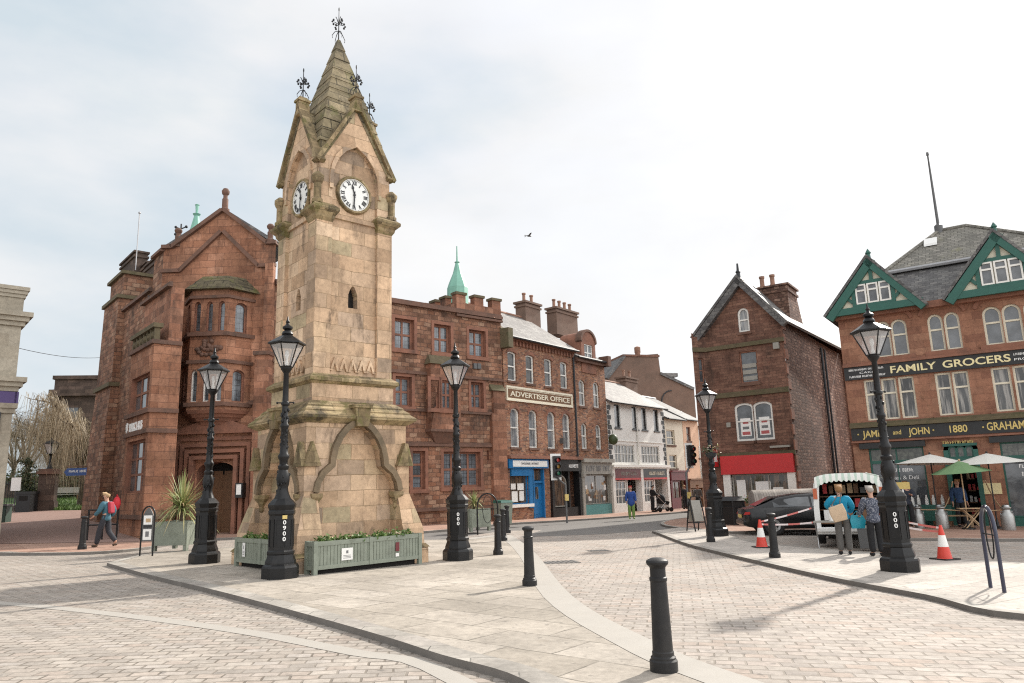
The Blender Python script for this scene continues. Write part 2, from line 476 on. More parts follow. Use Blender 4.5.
M['cordyline'] = leafmat('cordyline_leaves', (.10, .15, .045), (.30, .34, .13), (.50, .36, .20))
M['leaf'] = leafmat('small_green_leaves', (.05, .10, .02), (.11, .19, .04), (.16, .24, .07))
M['petal'] = leafmat('small_pale_flowers', (.7, .68, .6), (.75, .7, .3), (.65, .2, .3))
M['twig'] = leafmat('bare_willow_twigs', (.20, .155, .10), (.33, .26, .165), (.44, .36, .24))
M['twigdark'] = leafmat('grey_bare_twigs', (.10, .08, .06), (.17, .14, .11), (.22, .18, .14))
M['bark'] = plain('willow_bark', (.11, .085, .06), .9, var=.4, scale=5, bump=.8)
M['ivy'] = leafmat('dark_ivy_leaves', (.02, .035, .012), (.05, .07, .025), (.075, .085, .03))
M['setts'] = masonry('pale_granite_setts', [(0.323, 0.288, 0.254), (0.385, 0.346, 0.303), (0.359, 0.314, 0.272), (0.420, 0.376, 0.330), (0.367, 0.309, 0.264), (0.394, 0.354, 0.317)], (.155, .132, .108), .27, .16, .014, rot=R(-4), bump=.6, grime=.18, nscale=.35, distort=.02, moss=((.10, .088, .072), 3.3, .685), offs=.5, soot=.35, spots=1)
M['setts2'] = masonry('pale_granite_setts_across', [(0.348, 0.307, 0.273), (0.412, 0.369, 0.328), (0.384, 0.339, 0.296), (0.440, 0.388, 0.347), (0.394, 0.326, 0.277)], (.21, .18, .15), .30, .17, .014, rot=R(12), bump=.6, grime=.2, nscale=.35, distort=.02, moss=((.11, .095, .078), 3.1, .69), soot=.35, spots=1)
M['flags'] = masonry('york_stone_flags', [(0.370, 0.329, 0.278), (0.426, 0.379, 0.324), (0.397, 0.353, 0.300), (0.342, 0.303, 0.255), (0.453, 0.406, 0.350)], (.13, .115, .095), 1.15, .72, .013, rot=R(38), bump=.35, grime=.3, nscale=.5, distort=.02, stain=((.27, .225, .175), .7, .62, .5), soot=.35, spots=1)
M['flags2'] = masonry('pale_paving_flags', [(0.444, 0.405, 0.363), (0.482, 0.437, 0.391), (0.414, 0.377, 0.336), (0.501, 0.452, 0.403)], (.19, .175, .15), .9, .6, .010, rot=R(-33), bump=.2, grime=.18, nscale=.5, distort=.004, soot=.35, spots=1)
M['pinkflags'] = masonry('pink_sandstone_flags', [(.36, .22, .165), (.42, .27, .205), (.39, .245, .185), (.33, .20, .15)], (.22, .15, .115), .7, .5, .007, rot=R(50), bump=.2, grime=.2, nscale=.4, distort=.006, soot=.35, spots=1)
M['redpath'] = plain('red_brown_path', (.26, .165, .135), .9, var=.2, scale=.8, bump=.3, dirt=((.24, .16, .13), .5))
M['kerb'] = masonry('granite_kerb', [(0.324, 0.299, 0.267), (0.405, 0.379, 0.338), (0.365, 0.333, 0.299)], (.10, .095, .085), .95, .6, .008, bump=.3, grime=.3, nscale=1.2)
M['kerbface'] = plain('shaded_dirty_kerb_face', (.17, .155, .14), .9, var=.4, scale=3, bump=.3)  # outer face of the kerb: its shade painted in as a darker, grimy tone
M['draincover'] = plain('worn_drain_cover', (.17, .155, .14), .7, metal=.2, var=.3, scale=8)
M['strip'] = plain('smooth_granite_strip', (.36, .335, .30), .8, var=.12, scale=2.5, bump=.15, dirt=((.36, .33, .29), .5))


# ------------------------------------------------------------------ walls, windows, roofs, letters
def loop(u0, v0, u1, v1, arch=0.0, n=10, pointed=False):
    """outline of an opening, counter-clockwise; arch = rise of its head"""
    if arch <= 0: return [(u0, v0), (u1, v0), (u1, v1), (u0, v1)]
    c = (u0 + u1) / 2; h = (u1 - u0) / 2; s = v1 - arch
    pts = [(u0, v0), (u1, v0)]
    for k in range(n + 1):
        a = k / n
        if pointed:
            x = h * (1 - 2 * a); y = arch * (1 - abs(1 - 2 * a) ** 1.8)
        else:
            x = h * math.cos(math.pi * a); y = arch * math.sin(math.pi * a)
        pts.append((c + x, s + y))
    return pts


def inset(lp, d):
    us = [p[0] for p in lp]; vs = [p[1] for p in lp]
    cu, cv = (min(us) + max(us)) / 2, (min(vs) + max(vs)) / 2
    W, H = max(us) - min(us), max(vs) - min(vs)
    a, b = max(.05, 1 - 2 * d / W), max(.05, 1 - 2 * d / H)
    return [(cu + (u - cu) * a, cv + (v - cv) * b) for u, v in lp]


def wall(mb, F, outer, holes=(), reveal=.18, m=0, mr=None, w=0.0):
    """a wall face with real openings cut through it and their reveals"""
    mr = m if mr is None else mr
    rings = [list(outer)] + [list(h) for h in holes]
    flat = [p for r in rings for p in r]
    tr = tessellate_polygon([[Vector((a, b, 0)) for a, b in r] for r in rings])
    fs = []
    for t in tr:
        a, b, c = [flat[i] for i in t]
        s = (b[0] - a[0]) * (c[1] - a[1]) - (b[1] - a[1]) * (c[0] - a[0])
        if abs(s) < 1e-9: continue
        fs.append(list(t) if s > 0 else list(t)[::-1])
    mb.add([(a, b, w) for a, b in flat], fs, m, F.M)
    for h in holes:
        n = len(h)
        mb.add([(a, b, w) for a, b in h] + [(a, b, w - reveal) for a, b in h],
               [((i + 1) % n, i, n + i, n + (i + 1) % n) for i in range(n)], mr, F.M)


def ringframe(mb, F, lp, d, w0, w1, m=0):
    ins = inset(lp, d); n = len(lp)
    P = [(a, b, w) for w in (w0, w1) for a, b in lp] + [(a, b, w) for w in (w0, w1) for a, b in ins]
    fs = []
    for i in range(n):
        j = (i + 1) % n
        fs.append((n + i, n + j, 3 * n + j, 3 * n + i))      # front
        fs.append((3 * n + i, 3 * n + j, 2 * n + j, 2 * n + i))  # inner side
        fs.append((i, j, n + j, n + i))
    mb.add(P, fs, m, F.M)


def window(parent, F, lp, nx=1, ny=1, fw=.07, bar=.035, depth=.16, fm='white', pm='pane', rail=None, sill=None, name='window', w=0.0, sillm=None):
    us = [p[0] for p in lp]; vs = [p[1] for p in lp]
    u0, u1, v0, v1 = min(us), max(us), min(vs), max(vs)
    mb = MB()
    ringframe(mb, F, lp, fw, w - depth - .02, w - depth + .05)
    iu0, iu1, iv0, iv1 = u0 + fw, u1 - fw, v0 + fw, v1 - fw
    for i in range(1, nx):
        x = iu0 + (iu1 - iu0) * i / nx
        mb.box(x - bar / 2, x + bar / 2, iv0, iv1 - .01, w - depth - .015, w - depth + .03, 0, F.M)
    for j in range(1, ny):
        y = iv0 + (iv1 - iv0) * j / ny
        mb.box(iu0, iu1, y - bar / 2, y + bar / 2, w - depth - .013, w - depth + .028, 0, F.M)
    if rail is not None:
        y = v0 + (v1 - v0) * rail
        mb.box(iu0 - .01, iu1 + .01, y - .035, y + .035, w - depth - .012, w - depth + .045, 0, F.M)
    fr = build(mb, name, M[fm], parent)
    if sill:
        s = MB(); s.box(u0 - .08, u1 + .08, v0 - sill, v0, w - depth, w + .07, 0, F.M)
        build(s, 'sill', M[sillm or fm], fr)
    pn = MB(); pn.poly([(a, b, w - depth - .005) for a, b in inset(lp, fw * .6)], 0, F.M)
    build(pn, 'pane', M[pm], fr)
    return fr


def text(s, F, u0, u1, v, h, mat, parent, w=.01, name='lettering', depth=.008, bold=.0, center=False):
    """raised letters on a facade plane from u0 to u1, cap height h, base line v"""
    cu = bpy.data.curves.new('letters', 'FONT'); cu.body = s; cu.size = 1.0; cu.extrude = .0; cu.offset = bold
    o = bpy.data.objects.new('letters', cu); COL.objects.link(o)
    bpy.context.view_layer.update()
    dg = bpy.context.evaluated_depsgraph_get()
    me = bpy.data.meshes.new_from_object(o.evaluated_get(dg))
    bpy.data.objects.remove(o); bpy.data.curves.remove(cu)
    xs = [q.co.x for q in me.vertices]; ys = [q.co.y for q in me.vertices]
    x0, x1 = min(xs), max(xs)
    cap = .70
    sx = (u1 - u0) / (x1 - x0); sy = h / cap
    if center:
        sx = min(sx, sy * 1.15); off = (u0 + u1) / 2 - sx * (x1 - x0) / 2
    else: off = u0
    Tm = F.M @ Matrix.Translation((off - x0 * sx, v, w)) @ Matrix.Diagonal((sx, sy, 1, 1))
    mb = MB()
    mb.add([q.co for q in me.vertices], [list(p.vertices) for p in me.polygons], 0, Tm)
    # give the letters a little thickness
    edges = {}
    for p in me.polygons:
        vs = list(p.vertices)
        for a, b in zip(vs, vs[1:] + vs[:1]):
            k = (min(a, b), max(a, b)); edges.setdefault(k, []).append((a, b))
    Tb = Tm @ Matrix.Translation((0, 0, -depth))
    for k, e in edges.items():
        if len(e) == 1:
            a, b = e[0]
            mb.poly([Tm @ me.vertices[b].co, Tm @ me.vertices[a].co, Tb @ me.vertices[a].co, Tb @ me.vertices[b].co], 0)
    bpy.data.meshes.remove(me)
    return build(mb, name, M[mat], parent)


def scrawl(F, u0, u1, v, h, mat, parent, w=.01, words=2, seed=1, name='lettering'):
    """lettering too small to read: words of letter-like strokes"""
    rnd = random.Random(seed); mb = MB(); x = u0; n = 0; lw = h * .62
    stop = [u0 + (u1 - u0) * (k + 1) / words - lw * .5 for k in range(words)]
    while x < u1 - lw * .7:
        if n < words - 1 and x > stop[n]: x += lw * .8; n += 1
        a = lw * .72; t = h * .16
        mb.box(x, x + t, v, v + h, w, w + .006, 0, F.M)
        k = rnd.randrange(5)
        if k in (0, 1, 3): mb.box(x + t, x + a, v + h - t, v + h, w, w + .006, 0, F.M)
        if k in (0, 2, 3): mb.box(x + t, x + a, v, v + t, w, w + .006, 0, F.M)
        if k in (1, 2, 3): mb.box(x + t, x + a * .8, v + h * .45, v + h * .45 + t, w, w + .006, 0, F.M)
        if k in (0, 4): mb.box(x + a - t, x + a, v + t, v + h - t, w, w + .006, 0, F.M)
        x += lw
    return build(mb, name, M[mat], parent)


def chimney(parent, F, u, w, v0, v1, su, sw, pots=2, m='brick_dark', name='chimney', poth=.5):
    mb = MB()
    mb.box(u - su / 2, u + su / 2, v0, v1, w - sw / 2, w + sw / 2, 0, F.M)
    mb.box(u - su / 2 - .07, u + su / 2 + .07, v1 - .38, v1 - .26, w - sw / 2 - .07, w + sw / 2 + .07, 0, F.M)
    mb.box(u - su / 2 - .11, u + su / 2 + .11, v1 - .13, v1, w - sw / 2 - .11, w + sw / 2 + .11, 0, F.M)
    c = build(mb, name, M[m], parent)
    for k in range(pots):
        q = MB(); x = u + (k - (pots - 1) / 2) * su / pots
        Tm = Matrix.Translation(F.P(x, v1, w))
        q.lathe([(.13, -.02), (.13, .1), (.105, .16), (.10, poth - .12), (.13, poth - .1), (.13, poth), (.09, poth), (.085, poth - .1)], 10, 0, Tm)
        build(q, 'chimney_pot', M['pot'], c, smooth=True)
    return c
# ------------------------------------------------------------------ ground
def sheet(pts, name, mat, h, cat=None):
    mb = MB(); P = [ground(p[0], p[1], h) for p in pts]
    ar = sum(P[i - 1].x * P[i].y - P[i].x * P[i - 1].y for i in range(len(P)))
    mb.poly(P if ar > 0 else P[::-1])
    o = build(mb, name, M[mat]); o['kind'] = 'structure'; return o


def xy(lst, h=0.0):
    return [(lambda g: (g.x, g.y))(G(a, b, h)) for a, b in lst]


def smoothline(pts, n=6):
    """a rounded path through the points"""
    out = []
    for i in range(len(pts) - 1):
        p0 = Vector(pts[max(i - 1, 0)]); p1 = Vector(pts[i]); p2 = Vector(pts[i + 1]); p3 = Vector(pts[min(i + 2, len(pts) - 1)])
        for k in range(n):
            t = k / n
            out.append(tuple(.5 * ((2 * p1) + (p2 - p0) * t + (2 * p0 - 5 * p1 + 4 * p2 - p3) * t * t + (3 * p1 - p0 - 3 * p2 + p3) * t ** 3)))
    out.append(tuple(pts[-1])); return out


def offset_line(pts, d):
    out = []
    for i, p in enumerate(pts):
        a = Vector(pts[max(i - 1, 0)]); b = Vector(pts[min(i + 1, len(pts) - 1)])
        t = (b - a).normalized(); out.append((p[0] - t.y * d, p[1] + t.x * d))
    return out


def kerb(line, inward, name='kerb', width=.16, drop=.11, mat='kerb', top=.004):
    """kerb stones along a pavement edge: top face and outer face"""
    ins = offset_line(line, inward * width)
    mb = MB()
    for i in range(len(line) - 1):
        a, b, c, d = line[i], line[i + 1], ins[i + 1], ins[i]
        A, B, C_, D = [ground(p[0], p[1], top) for p in (a, b, c, d)]
        A2, B2 = ground(a[0], a[1], -drop), ground(b[0], b[1], -drop)
        D2, C2 = ground(d[0], d[1], top - .02), ground(c[0], c[1], top - .02)
        q = [A, B, C_, D] if inward > 0 else [D, C_, B, A]
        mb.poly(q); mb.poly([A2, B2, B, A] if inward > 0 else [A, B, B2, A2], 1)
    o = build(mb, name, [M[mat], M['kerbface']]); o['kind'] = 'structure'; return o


ROADH = -.075
mb = MB()
for a_, b_ in ((-300, -60), (-60, 60), (60, 300)):
    mb.poly([ground(a_, -60, ROADH - .012), ground(b_, -60, ROADH - .012), ground(b_, 400, ROADH - .012), ground(a_, 400, ROADH - .012)])
build(mb, 'ground', M['tarmac'])['kind'] = 'structure'
# the two carriageways of setts, split where the island's tip runs out behind the camera
cut = [(2.6, 3.0), (1.6, 6.0), (-3, 14), (-3.5, 24.0)]
sheet([(-40, -6), (3.2, -6)] + cut + [(-9, 27.5), (-14, 29.5), (-40, 24)], 'road', 'setts', ROADH)
sheet([(3.2, -6), (40, -6), (40, 24.5), (15, 24.0), (9.6, 25.5), (7.2, 28.6), (5.2, 31.0), (-0.6, 31.0), (-3.5, 24.0)] + cut[::-1][1:], 'road', 'setts2', ROADH)

# tower island
L_edge = smoothline(xy([(107, 563), (150, 575), (218, 591), (305, 614), (386, 637), (442, 655), (508, 673)]) + [(.45, 6.05), (1.4, 4.9)], 5)
R_edge = smoothline([(3.6, 3.4)] + xy([(764, 683), (655, 642), (572, 596), (538, 556), (520, 541), (505, 534.5)], 0) + [(-1.9, 25.2)], 5)
back = smoothline([(-1.9, 25.2), (-4.5, 25.0), (-8.0, 23.6), (-10.2, 21.4), L_edge[0]], 5)
island = L_edge + [(2.4, 3.5)] + R_edge + back[1:-1]
sheet(island, 'pavement', 'flags', 0.0)
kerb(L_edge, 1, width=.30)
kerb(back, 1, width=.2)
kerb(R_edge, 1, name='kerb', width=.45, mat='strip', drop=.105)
# flush granite strip across the setts
st = smoothline(xy([(-60, 602), (40, 610), (150, 623), (250, 638), (350, 658), (420, 672)], -.1) + [(.5, 4.8)], 4)
s2 = offset_line(st, .24)
sheet(st + s2[::-1], 'granite_strip', 'strip', ROADH + .004)

# right-hand pavement
RP = smoothline(xy([(652, 531), (661, 534), (692, 545), (772, 564), (841, 579), (926, 594.6), (1024, 614)]) + [(9.2, 9.2), (14, 6)], 5)
rb = xy([(690, 526), (760, 543), (850, 551), (930, 557), (1022, 563)])
sheet(RP + [(20, 6), (20, 13)] + rb[::-1], 'pavement', 'flags2', 0.0)
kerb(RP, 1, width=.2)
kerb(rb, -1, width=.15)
# patch of worn tarmac where the streets meet
sheet(xy([(520, 538), (548, 529), (640, 518), (668, 520), (690, 527), (655, 531), (600, 535)], -.1), 'road', 'tarmac', ROADH + .004)
# far pavements
lp = smoothline([(-40, 21.5)] + xy([(-60, 553), (0, 553), (90, 552), (150, 547)]) + [(-11.5, 27.2)] + xy([(300, 535.5), (428, 531), (505, 523.5), (590, 518.5), (690, 511)]) + [(18, 62), (30, 78)], 4)
sheet(lp + [(26, 90), (8, 70), (-12, 60), (-40, 60)], 'pavement', 'pinkflags', 0.0)
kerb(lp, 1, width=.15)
rp2 = smoothline([(13, 60)] + xy([(700, 514), (668, 520), (662, 524.5), (690, 528.5), (745, 532)]) + [(10.5, 27.4)] + xy([(865, 537.5), (950, 538.5), (1023, 539)]) + [(22, 21)], 4)
sheet(rp2 + [(40, 21), (40, 60)], 'pavement', 'pinkflags', 0.004)
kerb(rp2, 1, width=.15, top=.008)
# the ground rises into the churchyard: path, then lawn
def cz(x, y): return gz(x) + max(0.0, .045 * (y - 27.5))


def slope(name, mat, y0, y1, x0, x1, n=10):
    """x0, x1 are lateral slopes (x over y)"""
    mb = MB()
    for k in range(n):
        a, b = y0 + (y1 - y0) * k / n, y0 + (y1 - y0) * (k + 1) / n
        q = [(x0 * a, a), (x1 * a, a), (x1 * b, b), (x0 * b, b)]
        mb.poly([(x, y, cz(x, y) + .012) for x, y in q])
    o = build(mb, name, M[mat]); o['kind'] = 'structure'


slope('path', 'redpath', 26.2, 43.6, -1.3, -.50); slope('lawn', 'grass', 43.6, 64, -1.3, -.45)


def grass_blades():
    mb = MB(); rnd = random.Random(3)
    for i in range(7000):
        y = 43.7 + 16 * rnd.random() ** 1.6; x = y * rnd.uniform(-.64, -.52)
        p = Vector((x, y, cz(x, y) + .01)); h = rnd.uniform(.08, .24); a = rnd.uniform(0, 6.28); w = .04
        q = Vector((math.cos(a) * w, math.sin(a) * w, 0)); b = Vector((rnd.uniform(-.08, .08), rnd.uniform(-.08, .08), h))
        mb.poly([p - q, p + q, p + b])
    o = build(mb, 'grass', M['leaf']); setp(o, None, None, None, 'stuff')


grass_blades()


# ------------------------------------------------------------------ red sandstone corner building
def course(parent, F, u0, u1, v, h=.14, out=.1, m='redtrim', name='string_course', w=0.0):
    mb = MB(); mb.box(u0, u1, v, v + h * .6, w - .02, w + out, 0, F.M); mb.box(u0, u1, v + h * .6, v + h, w - .02, w + out * .55, 0, F.M)
    return build(mb, name, M[m], parent)


def stone_window(parent, F, r, nx=2, ny=2, pm='pane_lead', depth=.22, arch=0, name='window'):
    """mullioned window: dressed stone surround, mullions and transom, leaded panes"""
    u0, v0, u1, v1 = r
    lp = loop(u0, v0, u1, v1, arch)
    fr = window(parent, F, lp, nx, ny, fw=.10, bar=.10, depth=depth, fm='redmould', pm=pm, name=name)
    s = MB(); t = .16
    s.box(u0 - t, u0, v0 - .06, v1 + t, -.02, .035, 0, F.M); s.box(u1, u1 + t, v0 - .06, v1 + t, -.02, .035, 0, F.M)
    s.box(u0, u1, v1, v1 + t, -.02, .033, 0, F.M); s.box(u0 - t - .04, u1 + t + .04, v0 - .18, v0, -.02, .09, 0, F.M)
    build(s, 'surround', M['redmould'], fr)
    return lp


P0 = Vector(((501 - 512) / 735 * 38.6, 38.6, 0)); P0.z = gz(P0.x)
AZ_A = 50.0
La = -on_line(P0, AZ_A, 275, 272)
FA = Fac(P0, AZ_A).shift(-La)             # annex front, u from the gable to the terrace
Q1 = FA.O.copy()
AZ_C = 92.3
Lc = -on_line(Q1, AZ_C, 162.5, 272)
FC = Fac(Q1, AZ_C).shift(-Lc)             # gabled corner front
Q0 = FC.O.copy()
AZ_L = 139.0
Ll = -on_line(Q0, AZ_L, 97, 480)
FL = Fac(Q0, AZ_L).shift(-Ll)             # side towards the churchyard
R0 = FL.O.copy()

bank = thing('sandstone_building', 'red sandstone corner building with gable, battlements and mullioned windows behind the clock tower', 'building', FC.P(Lc / 2, 0, -1))


def build_bank():
    root = bank
    vtop = FA.px(440, 308.5)[1]
    base = -.6
    # ---- annex front
    holes = []; wins = []
    for r in [(394.5, 319, 414, 349.4), (434, 324.8, 450.6, 352.8), (469, 330.4, 485.4, 356.7)]:
        wins.append((FA.rect(*r), 2, 2))
    for r in [(395.3, 376.5, 411.6, 406.5), (471, 382.3, 483.3, 408.6)]:
        wins.append((FA.rect(*r), 2, 2))
    wins.append((FA.rect(412.5, 451, 425, 489.4), 1, 3)); wins.append((FA.rect(443.5, 451.7, 480.4, 487), 4, 2))
    # windows hidden from the photo by the tower, same rhythm
    u_a = wins[0][0]
    for du in (3.2, 6.1):
        for k in (0, 3):
            q = wins[k][0]
            if q[0] - du > .5: wins.append(((q[0] - du, q[1], q[2] - du, q[3]), 2, 2))
    holes = [loop(*w[0]) for w in wins]
    slit = FA.rect(486.8, 450.5, 489.2, 460.5); holes.append(loop(*slit))
    mb = MB(); wall(mb, FA, [(0, base), (La, base), (La, vtop), (0, vtop)], holes, .3, 0, 1)
    build(mb, 'wall', [M['rockface'], M['redmould']], root)
    for w, nx, ny in wins: stone_window(root, FA, w, nx, ny, depth=.26)
    window(root, FA, loop(*slit), 1, 1, fw=.03, depth=.2, fm='redmould', pm='pane')
    # ashlar bands and pier beside the terrace
    b = MB()
    v3 = FA.px(440, 375)[1]; v2 = FA.px(440, 411)[1]; v1 = FA.px(440, 444.5)[1]
    b.box(La - .9, La + .02, base, v2, 0, .22, 0, FA.M); b.box(La - .75, La + .02, v2, v3 - .6, 0, .16, 0, FA.M)
    build(b, 'buttress', M['ashlar'], root)
    bt = MB(); bt.prism([(0, 0), (.26, 0), (0, .35)], La - .9, La + .02, 0, FA.M @ Matrix(((0, 0, 1, 0), (0, 1, 0, v3 - .6), (1, 0, 0, .0), (0, 0, 0, 1))))
    build(bt, 'buttress_cap', M['mosstrim'], root)
    for v, h, o in [(v3, .16, .12), (v2, .16, .12), (v1, .2, .14), (.75, .16, .16)]: course(root, FA, 0, La, v - h / 2, h, o)
    course(root, FA, 0, La, vtop - .12, .26, .2, name='cornice')
    # parapet and turret with merlons
    ut = FA.px(456.3, 310)[0]; vt2 = FA.px(475, 305)[1]
    tb = MB()
    tb.box(ut, La + .01, vtop - .1, vt2, -3.0, .03, 0, FA.M)
    build(tb, 'turret', M['ashlar'], root)
    course(root, FA, ut - .05, La + .03, vtop - .28, .2, .16)
    n = 3; mw = (La - ut) / 5.0
    for k in range(3):
        m_ = MB(); x = ut + k * 2 * mw
        m_.box(x, x + mw, vt2, vt2 + .42, -.35, .03, 0, FA.M); m_.box(x - .06, x + mw + .06, vt2 + .42, vt2 + .55, -.41, .09, 1, FA.M)
        build(m_, 'merlon', [M['ashlar'], M['mosstrim']], root)
    for k in (1, 2, 3):
        m_ = MB(); y = -k * .95
        m_.box(ut, ut + .35, vt2, vt2 + .42, y - .5, y, 0, FA.M); m_.box(ut - .06, ut + .41, vt2 + .42, vt2 + .55, y - .56, y + .06, 1, FA.M)
        build(m_, 'merlon', [M['ashlar'], M['mosstrim']], root)
    # copper spirelet behind the battlements
    us, vs0 = FA.px(457.5, 289, -2.6); vs1 = FA.px(456.6, 263, -2.6)[1]; vs2 = FA.px(456, 246, -2.6)[1]
    sp = MB(); Tm = Matrix.Translation(FA.P(us, 0, -2.6))
    sp.lathe([(.60, vs0 - .9), (.58, vs0 + .05), (.48, vs0 + .35), (.25, vs0 + (vs1 - vs0) * .6), (.10, vs1), (.16, vs1 + .05), (.05, vs1 + .12), (.03, vs2)], 8, 0, Tm)
    build(sp, 'spirelet', M['copper'], root)
    # shallow corbelled oriel on the middle floor
    ou0, ou1 = FA.px(426, 395)[0], FA.px(455.5, 395)[0]; ov0 = FA.px(440, 432)[1]; ov1 = FA.px(440, 366)[1]
    FO = FA.shift(0, 0, .42)
    w1 = FO.rect(430.5, 380, 438.8, 408.4); w2 = FO.rect(442, 380.5, 452.5, 409.4)
    o = MB(); wall(o, FO, [(ou0, ov0), (ou1, ov0), (ou1, ov1), (ou0, ov1)], [loop(*w1), loop(*w2)], .2, 0, 1)
    for u_, s_ in ((ou0, 1), (ou1, -1)):
        q = [FA.P(u_, ov0, .42), FA.P(u_, ov0, -.02), FA.P(u_, ov1, -.02), FA.P(u_, ov1, .42)]
        o.poly(q if s_ < 0 else q[::-1], 0)
    orl = build(o, 'oriel', [M['ashlar'], M['redmould']], root)
    for w in (w1, w2): stone_window(orl, FO, w, 1 if w is w1 else 2, 2, depth=.16)
    c = MB(); vb = FA.px(440, 444)[1]
    c.loft([[FA.P(ou0 + .5, vb, -.01), FA.P(ou1 - .5, vb, -.01), FA.P(ou1 - .5, vb, .08), FA.P(ou0 + .5, vb, .08)],
            [FA.P(ou0, ov0, -.01), FA.P(ou1, ov0, -.01), FA.P(ou1, ov0, .42), FA.P(ou0, ov0, .42)]], 0)
    c.box(ou0 - .06, ou1 + .06, ov0 - .02, ov0 + .1, -.01, .5, 0, FA.M)
    build(c, 'corbel', M['redtrim'], orl)
    c = MB(); c.loft([[FA.P(ou0 - .1, ov1, -.01), FA.P(ou1 + .1, ov1, -.01), FA.P(ou1 + .1, ov1, .55), FA.P(ou0 - .1, ov1, .55)],
                      [FA.P(ou0 + .1, ov1 + .5, -.01), FA.P(ou1 - .1, ov1 + .5, -.01), FA.P(ou1 - .1, ov1 + .5, .1), FA.P(ou0 + .1, ov1 + .5, .1)]], 0)
    build(c, 'oriel_roof', M['mosstrim'], orl)
    al = MB(); ua, va = FA.px(476, 366.5); al.box(ua - .22, ua - .02, va - .14, va + .14, 0, .14, 0, FA.M); build(al, 'alarm_box', M['greyplastic'], root); al = MB(); al.box(ua + .03, ua + .25, va - .12, va + .16, 0, .12, 0, FA.M)
    build(al, 'alarm_box', M['greyplastic'], root)

    # ---- gabled corner
    ua, va = FC.px(222, 212); ul, vl = FC.px(162, 249); ur, vr = FC.px(275, 245)
    ul = 0; ur = Lc; ua = (ul + ur) / 2 + .1
    vk = (vl + vr) / 2
    base = -.6
    door = (FC.rect(196, 462, 233.5, 529)); door = (door[0], -.05, door[2], door[3])
    dl = loop(*door, arch=.35)
    mb = MB()
    wall(mb, FC, [(ul, base), (ur, base), (ur, vk), (ur - .35, vk), (ua, va), (ul + .35, vk), (ul, vk)], [dl], .9, 0, 1)
    build(mb, 'gable_wall', [M['ashlar_light'], M['redmould']], root)
    # coping, inner moulding
    def rail_(pts, name, wd, out, m):
        mb = MB()
        for (a, b), (c, d) in zip(pts, pts[1:]):
            t = Vector((c - a, d - b)).normalized(); nn = Vector((-t.y, t.x)) * wd
            mb.prism([(a, b), (c, d), (c + nn.x, d + nn.y), (a + nn.x, b + nn.y)], -.3 if out > .14 else -.02, out, 0, FC.M)
        return build(mb, name, M[m], root)
    rail_([(ur + .05, vk), (ur - .4, vk), (ua, va), (ul + .4, vk), (ul - .05, vk)][::-1], 'coping', .16, .18, 'redtrim')
    i1 = FC.px(180, 270)[1]; i0 = FC.px(221, 233)[1]
    a1 = FC.px(181, 270)[0]; a2 = FC.px(258, 267)[0]
    rail_([(-.05, i1 - .12), (a1, i1 - .12), (ua, i0), (a2, i1 - .05), (ur + .05, i1 - .05)], 'gable_moulding', .16, .14, 'redtrim')
    # finial on the apex and small ones on the kneelers
    def finial(u, v, hgt, rr):
        q = MB(); Tm = Matrix.Translation(FC.P(u, v, -.1))
        q.lathe([(rr * 1.5, -.1), (rr * 1.5, .06), (rr, .1), (rr, hgt * .5), (rr * .7, hgt * .55), (rr * .7, hgt * .68), (rr * 1.15, hgt * .74), (rr * 1.3, hgt * .85), (rr * .8, hgt * .97), (0, hgt)], 10, 0, Tm)
        build(q, 'finial', M['redtrim'], root, smooth=True)
    finial(ua, va + .1, 1.05, .135); finial(.55, vk + .2, .8, .13); finial(ur - .3, vk + .2, .8, .13)
    # canted bay of two storeys
    b0, b1 = FC.px(184, 350)[0], FC.px(252, 350)[0]
    bw = b1 - b0; D = .95; ca = bw * .24
    vb0 = FC.px(218, 412)[1]; vb1 = FC.px(218, 296)[1]
    plan = [(b0, 0), (b0 + ca, D), (b1 - ca, D), (b1, 0)]
    bay = None
    sills = [FC.px(218, 331, D)[1], FC.px(218, 401, D)[1]]
    tops = [FC.px(218, 301, D)[1], FC.px(218, 369, D)[1]]
    for i in range(3):
        (ua0, wa0), (ua1, wa1) = plan[i], plan[i + 1]
        A = FC.P(ua0, 0, wa0); B = FC.P(ua1, 0, wa1)
        d = B - A; L = Vector((d.x, d.y, 0)).length
        F = Fac(Vector((A.x, A.y, FC.O.z)), math.degrees(math.atan2(d.x, d.y)))
        holes = []
        for s_, t_ in zip(sills, tops):
            if i == 1:
                g = L / 3.0; nw = 3
                for k in range(3): holes.append(loop(g * k + .12, s_, g * (k + 1) - .12, t_, .18))
            else:
                holes.append(loop(L * .3, s_, L * .75, t_, .18))
        mb = MB(); wall(mb, F, [(0, vb0), (L, vb0), (L, vb1), (0, vb1)], holes, .2, 0, 1)
        if bay is None: bay = build(mb, 'bay', [M['ashlar_light'], M['redmould']], root)
        else: build(mb, 'bay_side', [M['ashlar_light'], M['redmould']], bay)
        for h in holes: window(bay, F, h, 1, 1, fw=.05, bar=.03, depth=.16, fm='white' if i == 1 and h[0][1] < 7 else 'redmould', pm='pane_lead')
    def bayring(v, h, out, m, name, sc0=1.0, parent=None, top_in=0.0):
        c = (b0 + b1) / 2
        def ring(v, o):
            return [FC.P(b0 - o, v, -.02), FC.P(b0 + ca - o * .6, v, D + o), FC.P(b1 - ca + o * .6, v, D + o), FC.P(b1 + o, v, -.02)]
        mb = MB(); mb.loft([ring(v, out), ring(v + h, out - top_in)], 0)
        return build(mb, name, M[m], bay)
    for v in sills: bayring(v - .2, .16, .12, 'redtrim', 'sill_course')
    bayring(tops[0] + .12, .12, .1, 'redtrim', 'head_course'); bayring(tops[1] + .25, .14, .1, 'redtrim', 'head_course')
